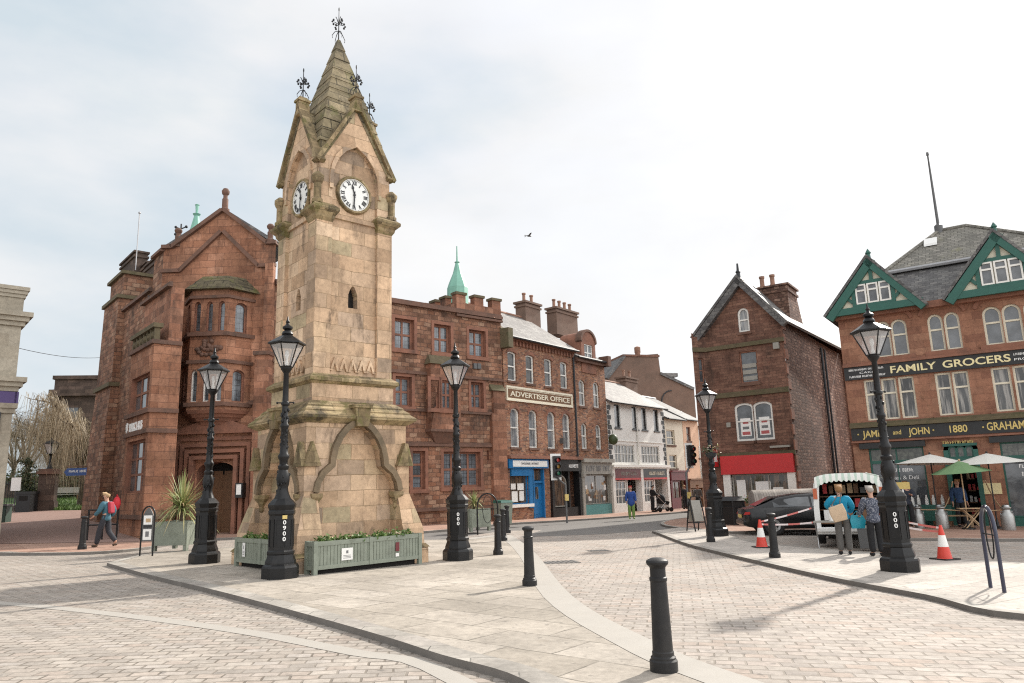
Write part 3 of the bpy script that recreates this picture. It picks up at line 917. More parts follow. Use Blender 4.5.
    bayring(vb0 - .35, .35, .02, 'redmould', 'corbel', top_in=-.06) if False else None
    # mossy stone-slate bay roof in three steps
    z = vb1
    for k in range(3):
        bayring(z, .24, .30 - k * .24, 'stoneslate', 'bay_roof_tier', top_in=.20); z += .24
    # corbelling below the bay
    for k in range(4):
        bayring(vb0 - .14 * (k + 1), .14, -.18 * (k + .4), 'redmould', 'corbel', top_in=-.08)
    # carved crest
    cr = MB(); um = (b0 + b1) / 2; vm = (sills[0] + tops[1]) / 2 + .1
    rnd = random.Random(5)
    for k in range(26):
        a = rnd.uniform(0, 6.28); q = rnd.uniform(.1, .55)
        cr.ball(FC.P(um + math.cos(a) * q * 1.1, vm + math.sin(a) * q * .55, D + .01), (.11, .11, .09), 0, None, 7, 5)
    build(cr, 'carved_crest', M['redtrim'], bay, smooth=True)
    # side piers, light stone strip and string courses on the corner
    pr = MB(); up = FC.px(258, 400)[0]; vtop2 = FC.px(265, 357)[1]
    pr.box(up, ur + .05, base, vtop2, 0, .5, 0, FC.M)
    build(pr, 'pier', M['ashlar'], root)
    pr = MB(); pr.box(up - .06, ur + .1, vtop2, vtop2 + .16, 0, .6, 0, FC.M); build(pr, 'pier_cap', M['redtrim'], root)
    pr = MB(); u5 = FC.px(265.5, 330)[0]; pr.box(u5, ur + .03, vtop2 + .16, vk - .9, 0, .3, 0, FC.M); build(pr, 'pier', M['ashlar_light'], root)
    vs = FC.px(180, 405)[1]; course(root, FC, -.05, b0 + .1, vs - .1, .18, .13); course(root, FC, b1 - .1, up, vs - .1, .18, .13)
    vs = FC.px(180, 360)[1]; course(root, FC, -.05, b0 + .1, vs - .1, .16, .1)
    # stepped door surround
    du0, dv0, du1, dv1 = door
    for k in range(4):
        d0 = .22 + k * .24; o = .34 - k * .08
        mb = MB(); H = dv1 + .1 + k * .26
        for (x0, x1) in ((du0 - d0, du0 - d0 + .15), (du1 + d0 - .15, du1 + d0)):
            mb.box(x0, x1, base, H, -.02, o, 0, FC.M)
        mb.box(du0 - d0, du1 + d0, H, H + .15, -.02, o, 0, FC.M)
        build(mb, 'door_moulding', M['redmould'], root)
    mb = MB()
    mb.prism([(du0 - 1.1, dv1 + 1.15), (du1 + 1.1, dv1 + 1.15), (du1 + .6, dv1 + 1.4), ((du0 + du1) / 2, dv1 + 1.9), (du0 - .6, dv1 + 1.4)], -.02, .3, 0, FC.M)
    build(mb, 'door_pediment', M['redmould'], root)
    dr = MB(); dr.box(du0, du1, base, dv1 + .1, -1.0, -.9, 0, FC.M)
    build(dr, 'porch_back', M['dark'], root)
    dr = MB(); dr.box(du0 + .25, du1 - .25, -.05, dv1 - .5, -.9, -.84, 0, FC.M)
    for k in range(3):
        for j in range(2): dr.box(du0 + .35 + j * .45, du0 + .72 + j * .45, .2 + k * .9, .9 + k * .9, -.84, -.82, 0, FC.M)
    build(dr, 'door', M['wood'], root)
    st_ = MB()
    for k in range(3): st_.box(du0 - .5 - .12 * k, du1 + .9 + .15 * k, base, -.05 - .16 * k, .2, .75 + .32 * k, 0, FC.M)
    build(st_, 'steps', M['redtrim'], root)
    pf = MB(); q = FC.rect(240.7, 483, 247.7, 497.5); pf.box(q[0], q[2], q[1], q[3], 0, .56, 0, FC.M)
    fr = build(pf, 'poster_frame', M['blackpaint'], root)
    pf = MB(); pf.box(q[0] + .05, q[2] - .05, q[1] + .12, q[3] - .06, .56, .565, 0, FC.M); build(pf, 'poster', M['paper'], fr)

    # ---- churchyard side
    vp = FL.px(150, 291)[1]
    mb = MB(); wall(mb, FL, [(0, base), (Ll, base), (Ll, vk), (Ll - 1.4, vk), (Ll - 1.4, vp), (0, vp)], [], .2)
    mb.poly([FL.P(Ll - 1.4, vp, 0), FL.P(Ll - 1.4, vk, 0), FL.P(Ll - 1.4, vk, -3), FL.P(Ll - 1.4, vp, -3)])
    mb.poly([FC.P(0, vp - 1.5, -.1), FC.P(0, vp - 1.5, -7), FC.P(0, vk, -7), FC.P(0, vk, -.1)])
    build(mb, 'wall', M['rockface'], root)
    course(root, FL, Ll - 1.45, Ll + .05, vk - .1, .22, .16, name='cornice'); course(root, FL, 0, Ll - 1.4, vp - .1, .22, .16, name='cornice')
    for v in (FL.px(157, 316)[1], FL.px(157, 400)[1]): course(root, FL, Ll - 1.2, Ll + .05, v, .16, .1)
    # projecting two-storey window bay
    D2 = 1.0
    FB = FL.shift(0, 0, D2)
    x0, x1 = FB.px(124, 460)[0], FB.px(146.5, 460)[0]
    vtopb = FB.px(135, 352)[1]
    wl = [FB.rect(126.5, 441, 142.5, 493), FB.rect(127.5, 378, 144, 411)]
    wl = [(x0 + .32, q[1], x1 - .32, q[3]) for q in wl]
    mb = MB(); wall(mb, FB, [(x0, base), (x1, base), (x1, vtopb), (x0, vtopb)], [loop(*q) for q in wl], .25, 0, 1)
    for u_, s_ in ((x0, 1), (x1, -1)):
        q = [FL.P(u_, base, D2), FL.P(u_, base, -.02), FL.P(u_, vtopb, -.02), FL.P(u_, vtopb, D2)]
        mb.poly(q if s_ < 0 else q[::-1], 0)
    mb.poly([FL.P(x0, vtopb, D2), FL.P(x1, vtopb, D2), FL.P(x1, vtopb, -.02), FL.P(x0, vtopb, -.02)], 0)
    by = build(mb, 'window_bay', [M['ashlar_light'], M['redmould']], root)
    window(by, FB, loop(*wl[0]), 3, 3, fw=.09, bar=.09, depth=.2, fm='redmould', pm='pane')
    window(by, FB, loop(*wl[1]), 3, 2, fw=.09, bar=.09, depth=.2, fm='redmould', pm='pane')
    for v in (FB.px(135, 436)[1], FB.px(135, 417)[1], vtopb - .1, .9):
        c = MB(); c.box(x0 - .08, x1 + .1, v, v + .16, -.01, D2 + .1, 0, FL.M); build(c, 'string_course', M['redtrim'], by)
    bl = MB()
    for k in range(7):
        x = x0 + .1 + (x1 - x0 - .2) * k / 6; bl.box(x - .07, x + .07, vtopb + .06, vtopb + .55, D2 - .2, D2, 0, FL.M)
    bl.box(x0 - .05, x1 + .05, vtopb + .55, vtopb + .72, D2 - .28, D2 + .08, 0, FL.M)
    for k in range(6):
        x = x0 + .1 + (x1 - x0 - .2) * (k + .5) / 6; bl.ball(FL.P(x, vtopb + .3, D2 - .1), .16, 0, None, 8, 5)
    build(bl, 'balustrade', M['mosstrim'], by)
    v = FB.px(134, 427)[1]
    su0, su1 = FB.px(126.5, 427)[0], FB.px(142.5, 425)[0]
    text('BARCLAYS', FB, su0 + .22 * (su1 - su0), su1, v - .16, .33, 'whiteletter', by, w=.03, depth=.03, bold=.02)
    em = MB(); xe = su0 + .08 * (su1 - su0)
    em.prism([(xe - .17, v + .2), (xe - .1, v - .1), (xe, v - .2), (xe + .1, v - .1), (xe + .17, v + .2), (xe + .06, v + .12), (xe, v + .24), (xe - .06, v + .12)], .01, .04, 0, FB.M)
    build(em, 'sign_emblem', M['whiteletter'], by)
    # upper wall block over the bay and its parapet
    uu0 = FL.px(130, 330)[0]; uu1 = FL.px(157, 330)[0]
    mb = MB(); mb.box(FB.px(132, 310)[0], x1 + .02, vtopb + .05, FB.px(150, 291)[1], .01, .5, 0, FL.M)
    build(mb, 'upper_bay', M['ashlar'], root)
    course(root, FL, FB.px(132, 310)[0] - .1, x1 + .1, FB.px(150, 291)[1], .2, .18, w=.5)
    # stepped corner tower at the churchyard end
    z1 = FL.px(122, 279)[1]; z2 = FL.px(118, 303)[1]; z3 = FL.px(112, 388)[1]
    mb = MB()
    ue = FL.px(118, 400)[0]
    mb.loft([[FL.P(-.5, base, .55), FL.P(-.5, base, -2), FL.P(ue, base, -2), FL.P(ue, base, .55)][::-1],
             [FL.P(-.15, z3 - 2, .45), FL.P(-.15, z3 - 2, -2), FL.P(ue, z3 - 2, -2), FL.P(ue, z3 - 2, .45)][::-1],
             [FL.P(0, z3, .35), FL.P(0, z3, -2), FL.P(ue, z3, -2), FL.P(ue, z3, .35)][::-1],
             [FL.P(.1, z2, .3), FL.P(.1, z2, -2), FL.P(ue, z2, -2), FL.P(ue, z2, .3)][::-1]], 0)
    mb.box(.3, ue, z2, z1, -2, .12, 0, FL.M)
    build(mb, 'corner_tower', M['rockface'], root)
    for q in ((.0, ue + .12, z2 - .1, z2 + .08, -2.1, .42), (.15, ue + .15, z1, z1 + .16, -2.1, .28), (-.15, ue + .1, z3 - .1, z3 + .1, -2.1, .48)):
        mb = MB(); mb.box(*q, 0, FL.M); build(mb, 'tower_band', M['mosstrim'], root)
    # roofs
    rf = MB(); zt = vtop - .35
    back1 = FA.P(La, 0, -9); back2 = FL.P(0, 0, -8)
    rf.add([(P0.x, P0.y, P0.z + zt), (back1.x, back1.y, zt + .2), (back2.x, back2.y, zt + .2), (R0.x, R0.y, R0.z + vp - .3), (Q0.x, Q0.y, Q0.z + vp - .3), (Q1.x, Q1.y, Q1.z + zt)], [(0, 1, 2, 3, 4, 5)])
    build(rf, 'roof', M['slate'], root)
    bw_ = MB()
    for a, b in ((P0, back1), (back1, back2), (back2, R0)):
        bw_.poly([(b.x, b.y, -.6), (a.x, a.y, -.6), (a.x, a.y, zt + .3), (b.x, b.y, zt + .3)][::-1])
    build(bw_, 'rear_wall', M['ashlar'], root)
    gr = MB()
    gr.slab([FC.P(0, vk, 0), FC.P(ua, va, 0), FC.P(ua, va, -7), FC.P(0, vk, -7)][::-1], .15)
    gr.slab([FC.P(Lc, vk, 0), FC.P(ua, va, 0), FC.P(ua, va, -7), FC.P(Lc, vk, -7)], .15)
    build(gr, 'gable_roof', M['slate'], root)
    # chimneys
    for px0, px1, pt, pb, w in ((121.6, 135, 254, 275, -2.2), (146, 157.5, 257, 285, -2.2), (135, 146.5, 263, 280, -2.6)):
        a, t = FL.px((px0 + px1) / 2, pt, w); u_0 = FL.px(px0, pt + 5, w)[0]; u_1 = FL.px(px1, pt + 5, w)[0]
        bt_ = vp - 1.5
        t -= .35; mb = MB(); mb.box(u_0, u_1, bt_, t, w - .7, w, 0, FL.M); mb.box(u_0 - .08, u_1 + .08, t - .3, t - .16, w - .78, w + .08, 0, FL.M); mb.box(u_0 - .1, u_1 + .1, t, t + .12, w - .8, w + .1, 0, FL.M)
        build(mb, 'chimney', M['darkstone'], root)
    # second spirelet and weather vane behind the gable, aerial on the tower
    u_, v_ = FC.px(195.5, 236, -4.5); v2_ = FC.px(196.5, 204, -4.5)[1]
    q = MB(); q.lathe([(.55, v_ - 2.0), (.5, v_ - .3), (.28, v_ + .35), (.12, v2_ - .65), (.2, v2_ - .55), (.06, v2_ - .5), (.09, v2_ - .1), (.12, v2_ - .06), (.03, v2_)], 8, 0, Matrix.Translation(FC.P(u_, 0, -4.5)))
    build(q, 'spirelet', M['copper'], root)
    q = MB(); u_, v_ = FC.px(180, 246, -2); v2_ = FC.px(180.2, 224, -2)[1]
    q.tube([FC.P(u_, v_ - 1.4, -2), FC.P(u_, v2_, -2)], .035, 6)
    for s_ in (-1, 1):
        for vv in (.25, .6): q.tube([FC.P(u_, v2_ - vv, -2), FC.P(u_ + s_ * .25, v2_ - vv + .1, -2)], .03, 5); q.ball(FC.P(u_ + s_ * .25, v2_ - vv + .1, -2), .07)
    q.ball(FC.P(u_, v_, -2), .15)
    build(q, 'weather_vane', M['iron_rough'], root)
    q = MB(); u_, v_ = FL.px(136, 262, -2); v2_ = FL.px(138.5, 214, -2)[1]
    q.tube([FL.P(u_, v_ - .5, -2), FL.P(u_, v2_, -2)], .03, 5); q.ball(FL.P(u_, v2_, -2), .08)
    build(q, 'aerial', M['lead'], root)
    # iron downpipe
    q = MB(); u_ = FC.px(158, 400)[0]; q.tube([FL.P(Ll - 1.5, .3, .1), FL.P(Ll - 1.5, vp - .3, .1)], .055, 8)
    build(q, 'downpipe', M['iron_rough'], root)


build_bank()
# ------------------------------------------------------------------ the terrace
AZ_T = 38.0
FT = Fac(P0 + Vector((math.sin(R(AZ_T)), math.cos(R(AZ_T)), 0)) * .12, AZ_T)


def ucol(px, py=430, w=0.0): return FT.px(px, py, w)[0]


def shell(root, F, u0, u1, v, depth, m, base=-.6):
    """side and rear walls"""
    mb = MB()
    for a, b in (((u1, 0), (u1, -depth)), ((u1, -depth), (u0, -depth)), ((u0, -depth), (u0, 0))):
        mb.poly([F.P(a[0], base, a[1]), F.P(b[0], base, b[1]), F.P(b[0], v, b[1]), F.P(a[0], v, a[1])])
    return build(mb, 'side_wall', M[m], root)


def pitched(root, F, u0, u1, eave, ridge, depth, m, over=.25, wallm='brick', name='roof', rear=True):
    mb = MB(); h = depth / 2
    mb.slab([F.P(u0, eave, over), F.P(u1, eave, over), F.P(u1, ridge, -h), F.P(u0, ridge, -h)], .12)
    if rear: mb.slab([F.P(u1, eave, -depth), F.P(u0, eave, -depth), F.P(u0, ridge, -h), F.P(u1, ridge, -h)], .12)
    rf = build(mb, name, M[m], root)
    g = MB()
    for u in (u0 + .02, u1 - .02):
        q = [F.P(u, eave - .3, 0), F.P(u, eave - .3, -depth), F.P(u, ridge - .1, -h)]
        g.poly(q if u < u1 - 1 else q[::-1])
    build(g, 'gable_end', M[wallm], root)
    c = MB(); c.tube([F.P(u0, ridge + .02, -h), F.P(u1, ridge + .02, -h)], .09, 6)
    build(c, 'ridge_tiles', M['pot'] if m != 'slate' else M['lead'], rf)
    gt = MB(); gt.tube([F.P(u0, eave - .06, over + .05), F.P(u1, eave - .06, over + .05)], .07, 6)
    build(gt, 'gutter', M['iron_rough'], rf)
    return rf


def sash(root, F, r, arch=.0, fm='white', pm='pane', rail=.5, nx=1, sill=.12, fw=.08, depth=.14, sillm='redtrim'):
    lp = loop(r[0], r[1], r[2], r[3], arch)
    window(root, F, lp, nx, 1, fw=fw, bar=.03, depth=depth, fm=fm, pm=pm, rail=rail, sill=sill, sillm=sillm)
    return lp


def reg(F, rects, w=None, h0=None, h1=None):
    """same size for a row of windows: keep each centre, average the size and the heights"""
    rs = [F.rect(*r) for r in rects]
    W = w or sum(r[2] - r[0] for r in rs) / len(rs)
    a = h0 if h0 is not None else sum(r[1] for r in rs) / len(rs); b = h1 if h1 is not None else sum(r[3] for r in rs) / len(rs)
    return [((r[0] + r[2]) / 2 - W / 2, a, (r[0] + r[2]) / 2 + W / 2, b) for r in rs]


# --- newspaper office
def build_office():
    u0, u1 = 0.0, ucol(577)
    root = thing('brick_office_building', 'orange brick building with long painted sign across its upper floors and a pale slate roof', 'building', FT.P(u1 / 2, 0, -1))
    ev = FT.px(545, 345)[1]
    hd = 7.0
    rv = FT.px(522, 318, -hd / 2)[1]
    w1 = reg(FT, [(507.9, 351.2, 516.2, 380.6), (526, 355, 534, 383.6), (544.4, 359, 552.2, 386.8), (560.2, 362.4, 567.7, 388.4)])
    w2 = reg(FT, [(510, 407.7, 520, 447), (529, 409.5, 537.5, 449), (547.5, 412, 555.5, 449), (563, 414, 570, 448)])
    bd = FT.px(540, 460)[1]
    sh1 = (.35, .75, ucol(526.5), bd - .45)         # blue shop window
    sh1 = (ucol(508.5), .75, ucol(526.5), bd - .5)
    dr = (ucol(531), .0, ucol(542), bd - .5)
    bs0, bs1 = ucol(547.8), u1
    holes = []
    for r in w1: holes.append(sash(root, FT, r, .10))
    for r in w2: holes.append(sash(root, FT, r, .30, pm='pane_light'))
    holes += [loop(*sh1), loop(*dr), loop(bs0, -.6 + .01, bs1 - .05, bd)]
    mb = MB(); wall(mb, FT, [(u0, -.6), (u1, -.6), (u1, ev), (u0, ev)], holes, .3)
    build(mb, 'wall', M['brick'], root)
    for rr in (w1, w2):
        for r in rr:
            h = MB(); n = 8; a = .10 if rr is w1 else .30
            up = loop(r[0] - .12, r[3] - a, r[2] + .12, r[3] + .2, .2 + a, n)[2:]
            lo = loop(r[0], r[3] - a, r[2], r[3], a, n)[2:]
            for i in range(n): h.prism([up[i], up[i + 1], lo[i + 1], lo[i]], -.01, .03, 0, FT.M)
            build(h, 'window_head', M['redmould'], root)
    shell(root, FT, u0, u1, ev, hd, 'brick')
    pitched(root, FT, u0, u1, ev, rv, hd, 'slate_pale', .35)
    # dentils under the eaves
    d = MB()
    for k in range(22):
        x = .2 + (u1 - .4) * k / 21; d.box(x - .07, x + .07, ev - .42, ev - .16, 0, .12, 0, FT.M)
    d.box(0, u1, ev - .16, ev - .02, 0, .22, 0, FT.M)
    build(d, 'cornice', M['redmould'], root)
    k = MB(); k.box(-.18, .22, ev - .7, ev + .35, -.1, .55, 0, FT.M); k.slab([FT.P(-.2, ev + .1, .5), FT.P(.2, ev + .1, .5), FT.P(.2, rv + .15, -hd / 2), FT.P(-.2, rv + .15, -hd / 2)], .3)
    build(k, 'kneeler', M['mosstrim'], root)
    # painted sign
    s0, s1 = ucol(507.3), ucol(572.3); v0 = FT.px(540, 402.5)[1]; v1 = FT.px(540, 392)[1]
    s = MB(); s.box(s0, s1, v0, v1, 0, .06, 0, FT.M)
    sg = build(s, 'sign_board', M['cream'], root)
    s = MB(); t = .05
    for (a, b, c, e) in ((s0 - t, s1 + t, v1, v1 + t * 2), (s0 - t, s1 + t, v0 - t * 2, v0), (s0 - t, s0, v0, v1), (s1, s1 + t, v0, v1)): s.box(a, b, c, e, 0, .1, 0, FT.M)
    s.box(s0 + .08, s1 - .08, v0 + .06, v1 - .06, .06, .064, 1, FT.M)
    build(s, 'sign_frame', [M['cream'], M['wood']], sg)
    text('ADVERTISER OFFICE', FT, s0 + .25, s1 - .25, v0 + .16, (v1 - v0) - .32, 'cream', sg, w=.085, depth=.02, bold=.012)
    # fascia ledge
    l = MB(); l.box(0, u1, bd + .04, bd + .16, -.02, .34, 0, FT.M); l.box(0, u1, bd + .16, bd + .22, -.02, .25, 0, FT.M)
    build(l, 'ledge', M['redmould'], root)
    # blue shopfront
    b0, b1 = ucol(505), ucol(544)
    f = MB(); f.box(b0, b1, bd - .46, bd + .02, 0, .22, 0, FT.M); f.box(b0 + .3, b1 - .15, bd - .38, bd - .06, .22, .25, 1, FT.M)
    fs = build(f, 'shop_fascia', [M['blue'], M['paper']], root)
    scrawl(FT, b0 + 1.0, b1 - .9, bd - .27, .11, 'greyletter', fs, .252, 2, 3)
    lp = loop(*sh1)
    window(root, FT, lp, 1, 1, fw=.09, depth=.12, fm='blue', pm='pane_shop', name='shop_window')
    p = MB(); p.box(sh1[2] - .02, sh1[2] + .28, .55, bd - .46, 0, .1, 0, FT.M); p.box(sh1[0], sh1[2] + .28, bd - .85, bd - .46, .0, .12, 0, FT.M); p.box(sh1[0] - .05, sh1[2] + .3, .62, .78, 0, .14, 1, FT.M)
    build(p, 'shop_surround', [M['blue'], M['white']], root)
    ps = MB()
    for (x, y, w_, h_) in ((.55, .9, .5, .55), (1.2, .95, .4, .5), (.5, 1.55, .4, .3), (1.05, 1.5, .55, .35)):
        ps.box(sh1[0] + x - .3, sh1[0] + x + w_ - .3, .0 + y, y + h_, -.115, -.105, 0, FT.M)
    build(ps, 'window_posters', M['paper'], root)
    d = MB(); d.box(dr[0], dr[2], -.02, dr[3] - .75, -.2, -.14, 0, FT.M)
    d.box(dr[0], dr[2], dr[3] - .75, dr[3] - .62, -.2, -.02, 0, FT.M)
    d.box(dr[0], dr[0] + .09, -.02, dr[3], -.2, .04, 0, FT.M); d.box(dr[2] - .09, dr[2], -.02, dr[3], -.2, .04, 0, FT.M)
    w_ = dr[2] - dr[0]
    d.box(dr[0] + .22, dr[2] - .22, .2, .85, -.14, -.12, 0, FT.M)
    dd = build(d, 'door', M['blue'], root)
    g = MB(); g.box(dr[0] + w_ / 2 - .13, dr[0] + w_ / 2 + .13, 1.0, dr[3] - .95, -.14, -.125, 0, FT.M); h = MB(); h.box(dr[0] + .12, dr[2] - .12, dr[3] - .58, dr[3] - .06, -.16, -.14, 0, FT.M); build(h, 'fanlight', M['pane_shop'], dd)
    build(g, 'door_glass', M['pane_curtain'], dd)
    # black shopfront
    k = MB(); k.box(bs0, u1 - .02, bd - .62, bd + .03, -.25, .2, 0, FT.M); k.box(bs0, bs0 + .22, -.6, bd, -.25, .16, 0, FT.M); k.box(u1 - .24, u1 - .02, -.6, bd, -.25, .16, 0, FT.M)
    k.box(bs0, u1, -.6, .45, -.3, .08, 0, FT.M); xm = bs0 + (u1 - bs0) * .62; k.box(xm - .06, xm + .06, .2, bd - .5, -.3, .05, 0, FT.M)
    bk = build(k, 'black_shopfront', M['blackpaint'], root)
    wlp = loop(bs0 + .3, .5, xm - .1, bd - .8, .45, 12)
    window(bk, FT, wlp, 1, 1, fw=.06, depth=.14, fm='greypaint', pm='pane_shop', name='shop_window')
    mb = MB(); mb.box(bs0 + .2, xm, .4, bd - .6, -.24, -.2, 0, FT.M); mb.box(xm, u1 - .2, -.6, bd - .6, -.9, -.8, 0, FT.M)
    build(mb, 'shop_backing', M['dark'], bk)
    scrawl(FT, xm - .2, xm + .8, bd - .42, .2, 'whiteletter', bk, .205, 1, 5)
    q = MB(); q.tube([FT.P(ucol(575.5), .2, .08), FT.P(ucol(575.5), ev - .3, .08)], .06, 8)
    build(q, 'downpipe', M['iron_rough'], root)
    lt = MB(); a, b = FT.px(561, 440); lt.box(a - .12, a + .12, b - .2, b + .1, 0, .25, 0, FT.M)
    build(lt, 'wall_light', M['greyplastic'], root)
    # chimneys
    h = -hd / 2
    for x0, x1, pt, n in ((518.5, 537, 303.5, 2), (549, 575, 310.5, 4)):
        a, t = FT.px((x0 + x1) / 2, pt, h); wv = FT.px(x1, pt + 8, h)[0] - FT.px(x0, pt + 8, h)[0]
        chimney(root, FT, a, h, rv - .6, t, wv * .8, .8, n, 'brownwall', poth=.62)
    return u1, ev


U1, EV = build_office()


def build_dormer_house():
    u0, u1 = U1 + .03, ucol(607.5)
    root = thing('brick_shop_house', 'narrow brick shop house with round-topped dormer and grey painted shopfront', 'building', FT.P((u0 + u1) / 2, 0, -1))
    ev = FT.px(596, 361)[1]; hd = 7.0; rv = ev + 2.0
    bd = FT.px(595, 461)[1]
    w1 = reg(FT, [(578.8, 379.8, 585.5, 406.4), (593.4, 382.3, 599.2, 407.2)])
    w2 = reg(FT, [(581.5, 423, 587.4, 449), (596, 424, 601.5, 449.4)])
    holes = [sash(root, FT, r, .3, pm='pane_curtain') for r in w1 + w2]
    holes.append(loop(u0 + .05, -.59, u1 - .05, bd))
    mb = MB(); wall(mb, FT, [(u0, -.6), (u1, -.6), (u1, ev), (u0, ev)], holes, .25)
    build(mb, 'wall', M['brick'], root)
    shell(root, FT, u0, u1, ev, hd, 'brick')
    pitched(root, FT, u0, u1, ev, rv, hd, 'slate', .3)
    q = MB(); q.box(u0, u1, ev - .3, ev - .02, 0, .25, 0, FT.M); q.box(u1 - .3, u1 + .08, ev - .3, ev + .35, -.2, .5, 0, FT.M)
    build(q, 'cornice', M['redtrim'], root)
    # dormer
    d0, d1 = ucol(580.5, 350), ucol(594.5, 350); t = FT.px(587.5, 331.8)[1]; b = ev - .9
    lp = loop(d0, b, d1, t, .75, 12)
    wd = loop(d0 + .35, ev - .15, d1 - .35, t - .85)
    mb = MB(); wall(mb, FT, lp, [wd], .2, w=.06); n = len(lp)
    mb.add([FT.P(a, c, .06) for a, c in lp] + [FT.P(a, c, -1.6) for a, c in lp], [((i + 1) % n, i, n + i, n + (i + 1) % n)[::-1] for i in range(n)])
    dm = build(mb, 'dormer', M['redmould'], root)
    window(dm, FT, wd, 2, 1, fw=.06, bar=.08, depth=.1, fm='white', pm='pane', rail=.5, w=.06)
    q = MB(); arc = loop(d0 - .1, b, d1 + .1, t + .12, .8, 12)[2:]; lo = loop(d0 + .02, b, d1 - .02, t - .02, .75, 12)[2:]
    for i in range(12): q.prism([arc[i], arc[i + 1], lo[i + 1], lo[i]], -.3, .14, 0, FT.M)
    build(q, 'dormer_coping', M['redtrim'], dm)
    # grey shopfront
    f = MB(); f.box(u0, u1, bd - .1, bd + .12, -.02, .4, 0, FT.M); f.box(u0 + .1, u1 - .1, bd - .8, bd - .1, -.1, .24, 0, FT.M)
    for x in (u0 + .02, u1 - .26): f.box(x, x + .24, -.6, bd - .1, -.1, .2, 0, FT.M); f.box(x - .03, x + .27, bd - .95, bd - .75, -.1, .3, 0, FT.M)
    sf = build(f, 'shopfront', M['greypaint'], root)
    scrawl(FT, u0 + .4, u1 - .4, bd - .62, .32, 'greyletter', sf, .245, 3, 8)
    f = MB(); f.box(u0 + .25, u1 - .25, -.6, .5, -.12, .16, 0, FT.M); build(f, 'stall_riser', M['teal'], sf)
    window(sf, FT, loop(u0 + .3, .52, u1 - .3, bd - .82), 2, 1, fw=.06, bar=.05, depth=.02, fm='greypaint', pm='pane_shop', name='shop_window')
    rnd = random.Random(4)
    for k in range(16):
        gd = MB()
        x = rnd.uniform(u0 + .5, u1 - .6); y = rnd.uniform(.6, 1.9); gd.box(x, x + rnd.uniform(.1, .3), y, y + rnd.uniform(.1, .35), -.026, -.018 + k * .0004, 0, FT.M); build(gd, 'display_card', M[('paper', 'woodpale', 'wood')[k % 3]], sf)
    wbk = MB(); wbk.box(u0 + .1, u1 - .1, -.6, bd, -.6, -.5, 0, FT.M); build(wbk, 'shop_backing', M['dark'], sf)
    hb = MB(); a, c = FT.px(606.5, 440); hb.ball(FT.P(a, c, .5), (.3, .3, .34)); hb.tube([FT.P(a, c + .3, .5), FT.P(a, c + .9, .4), FT.P(a, c + 1.0, 0)], .02, 5)
    build(hb, 'wall_bracket_basket', M['ivy'], root, smooth=True)
    return u1


U2 = build_dormer_house()


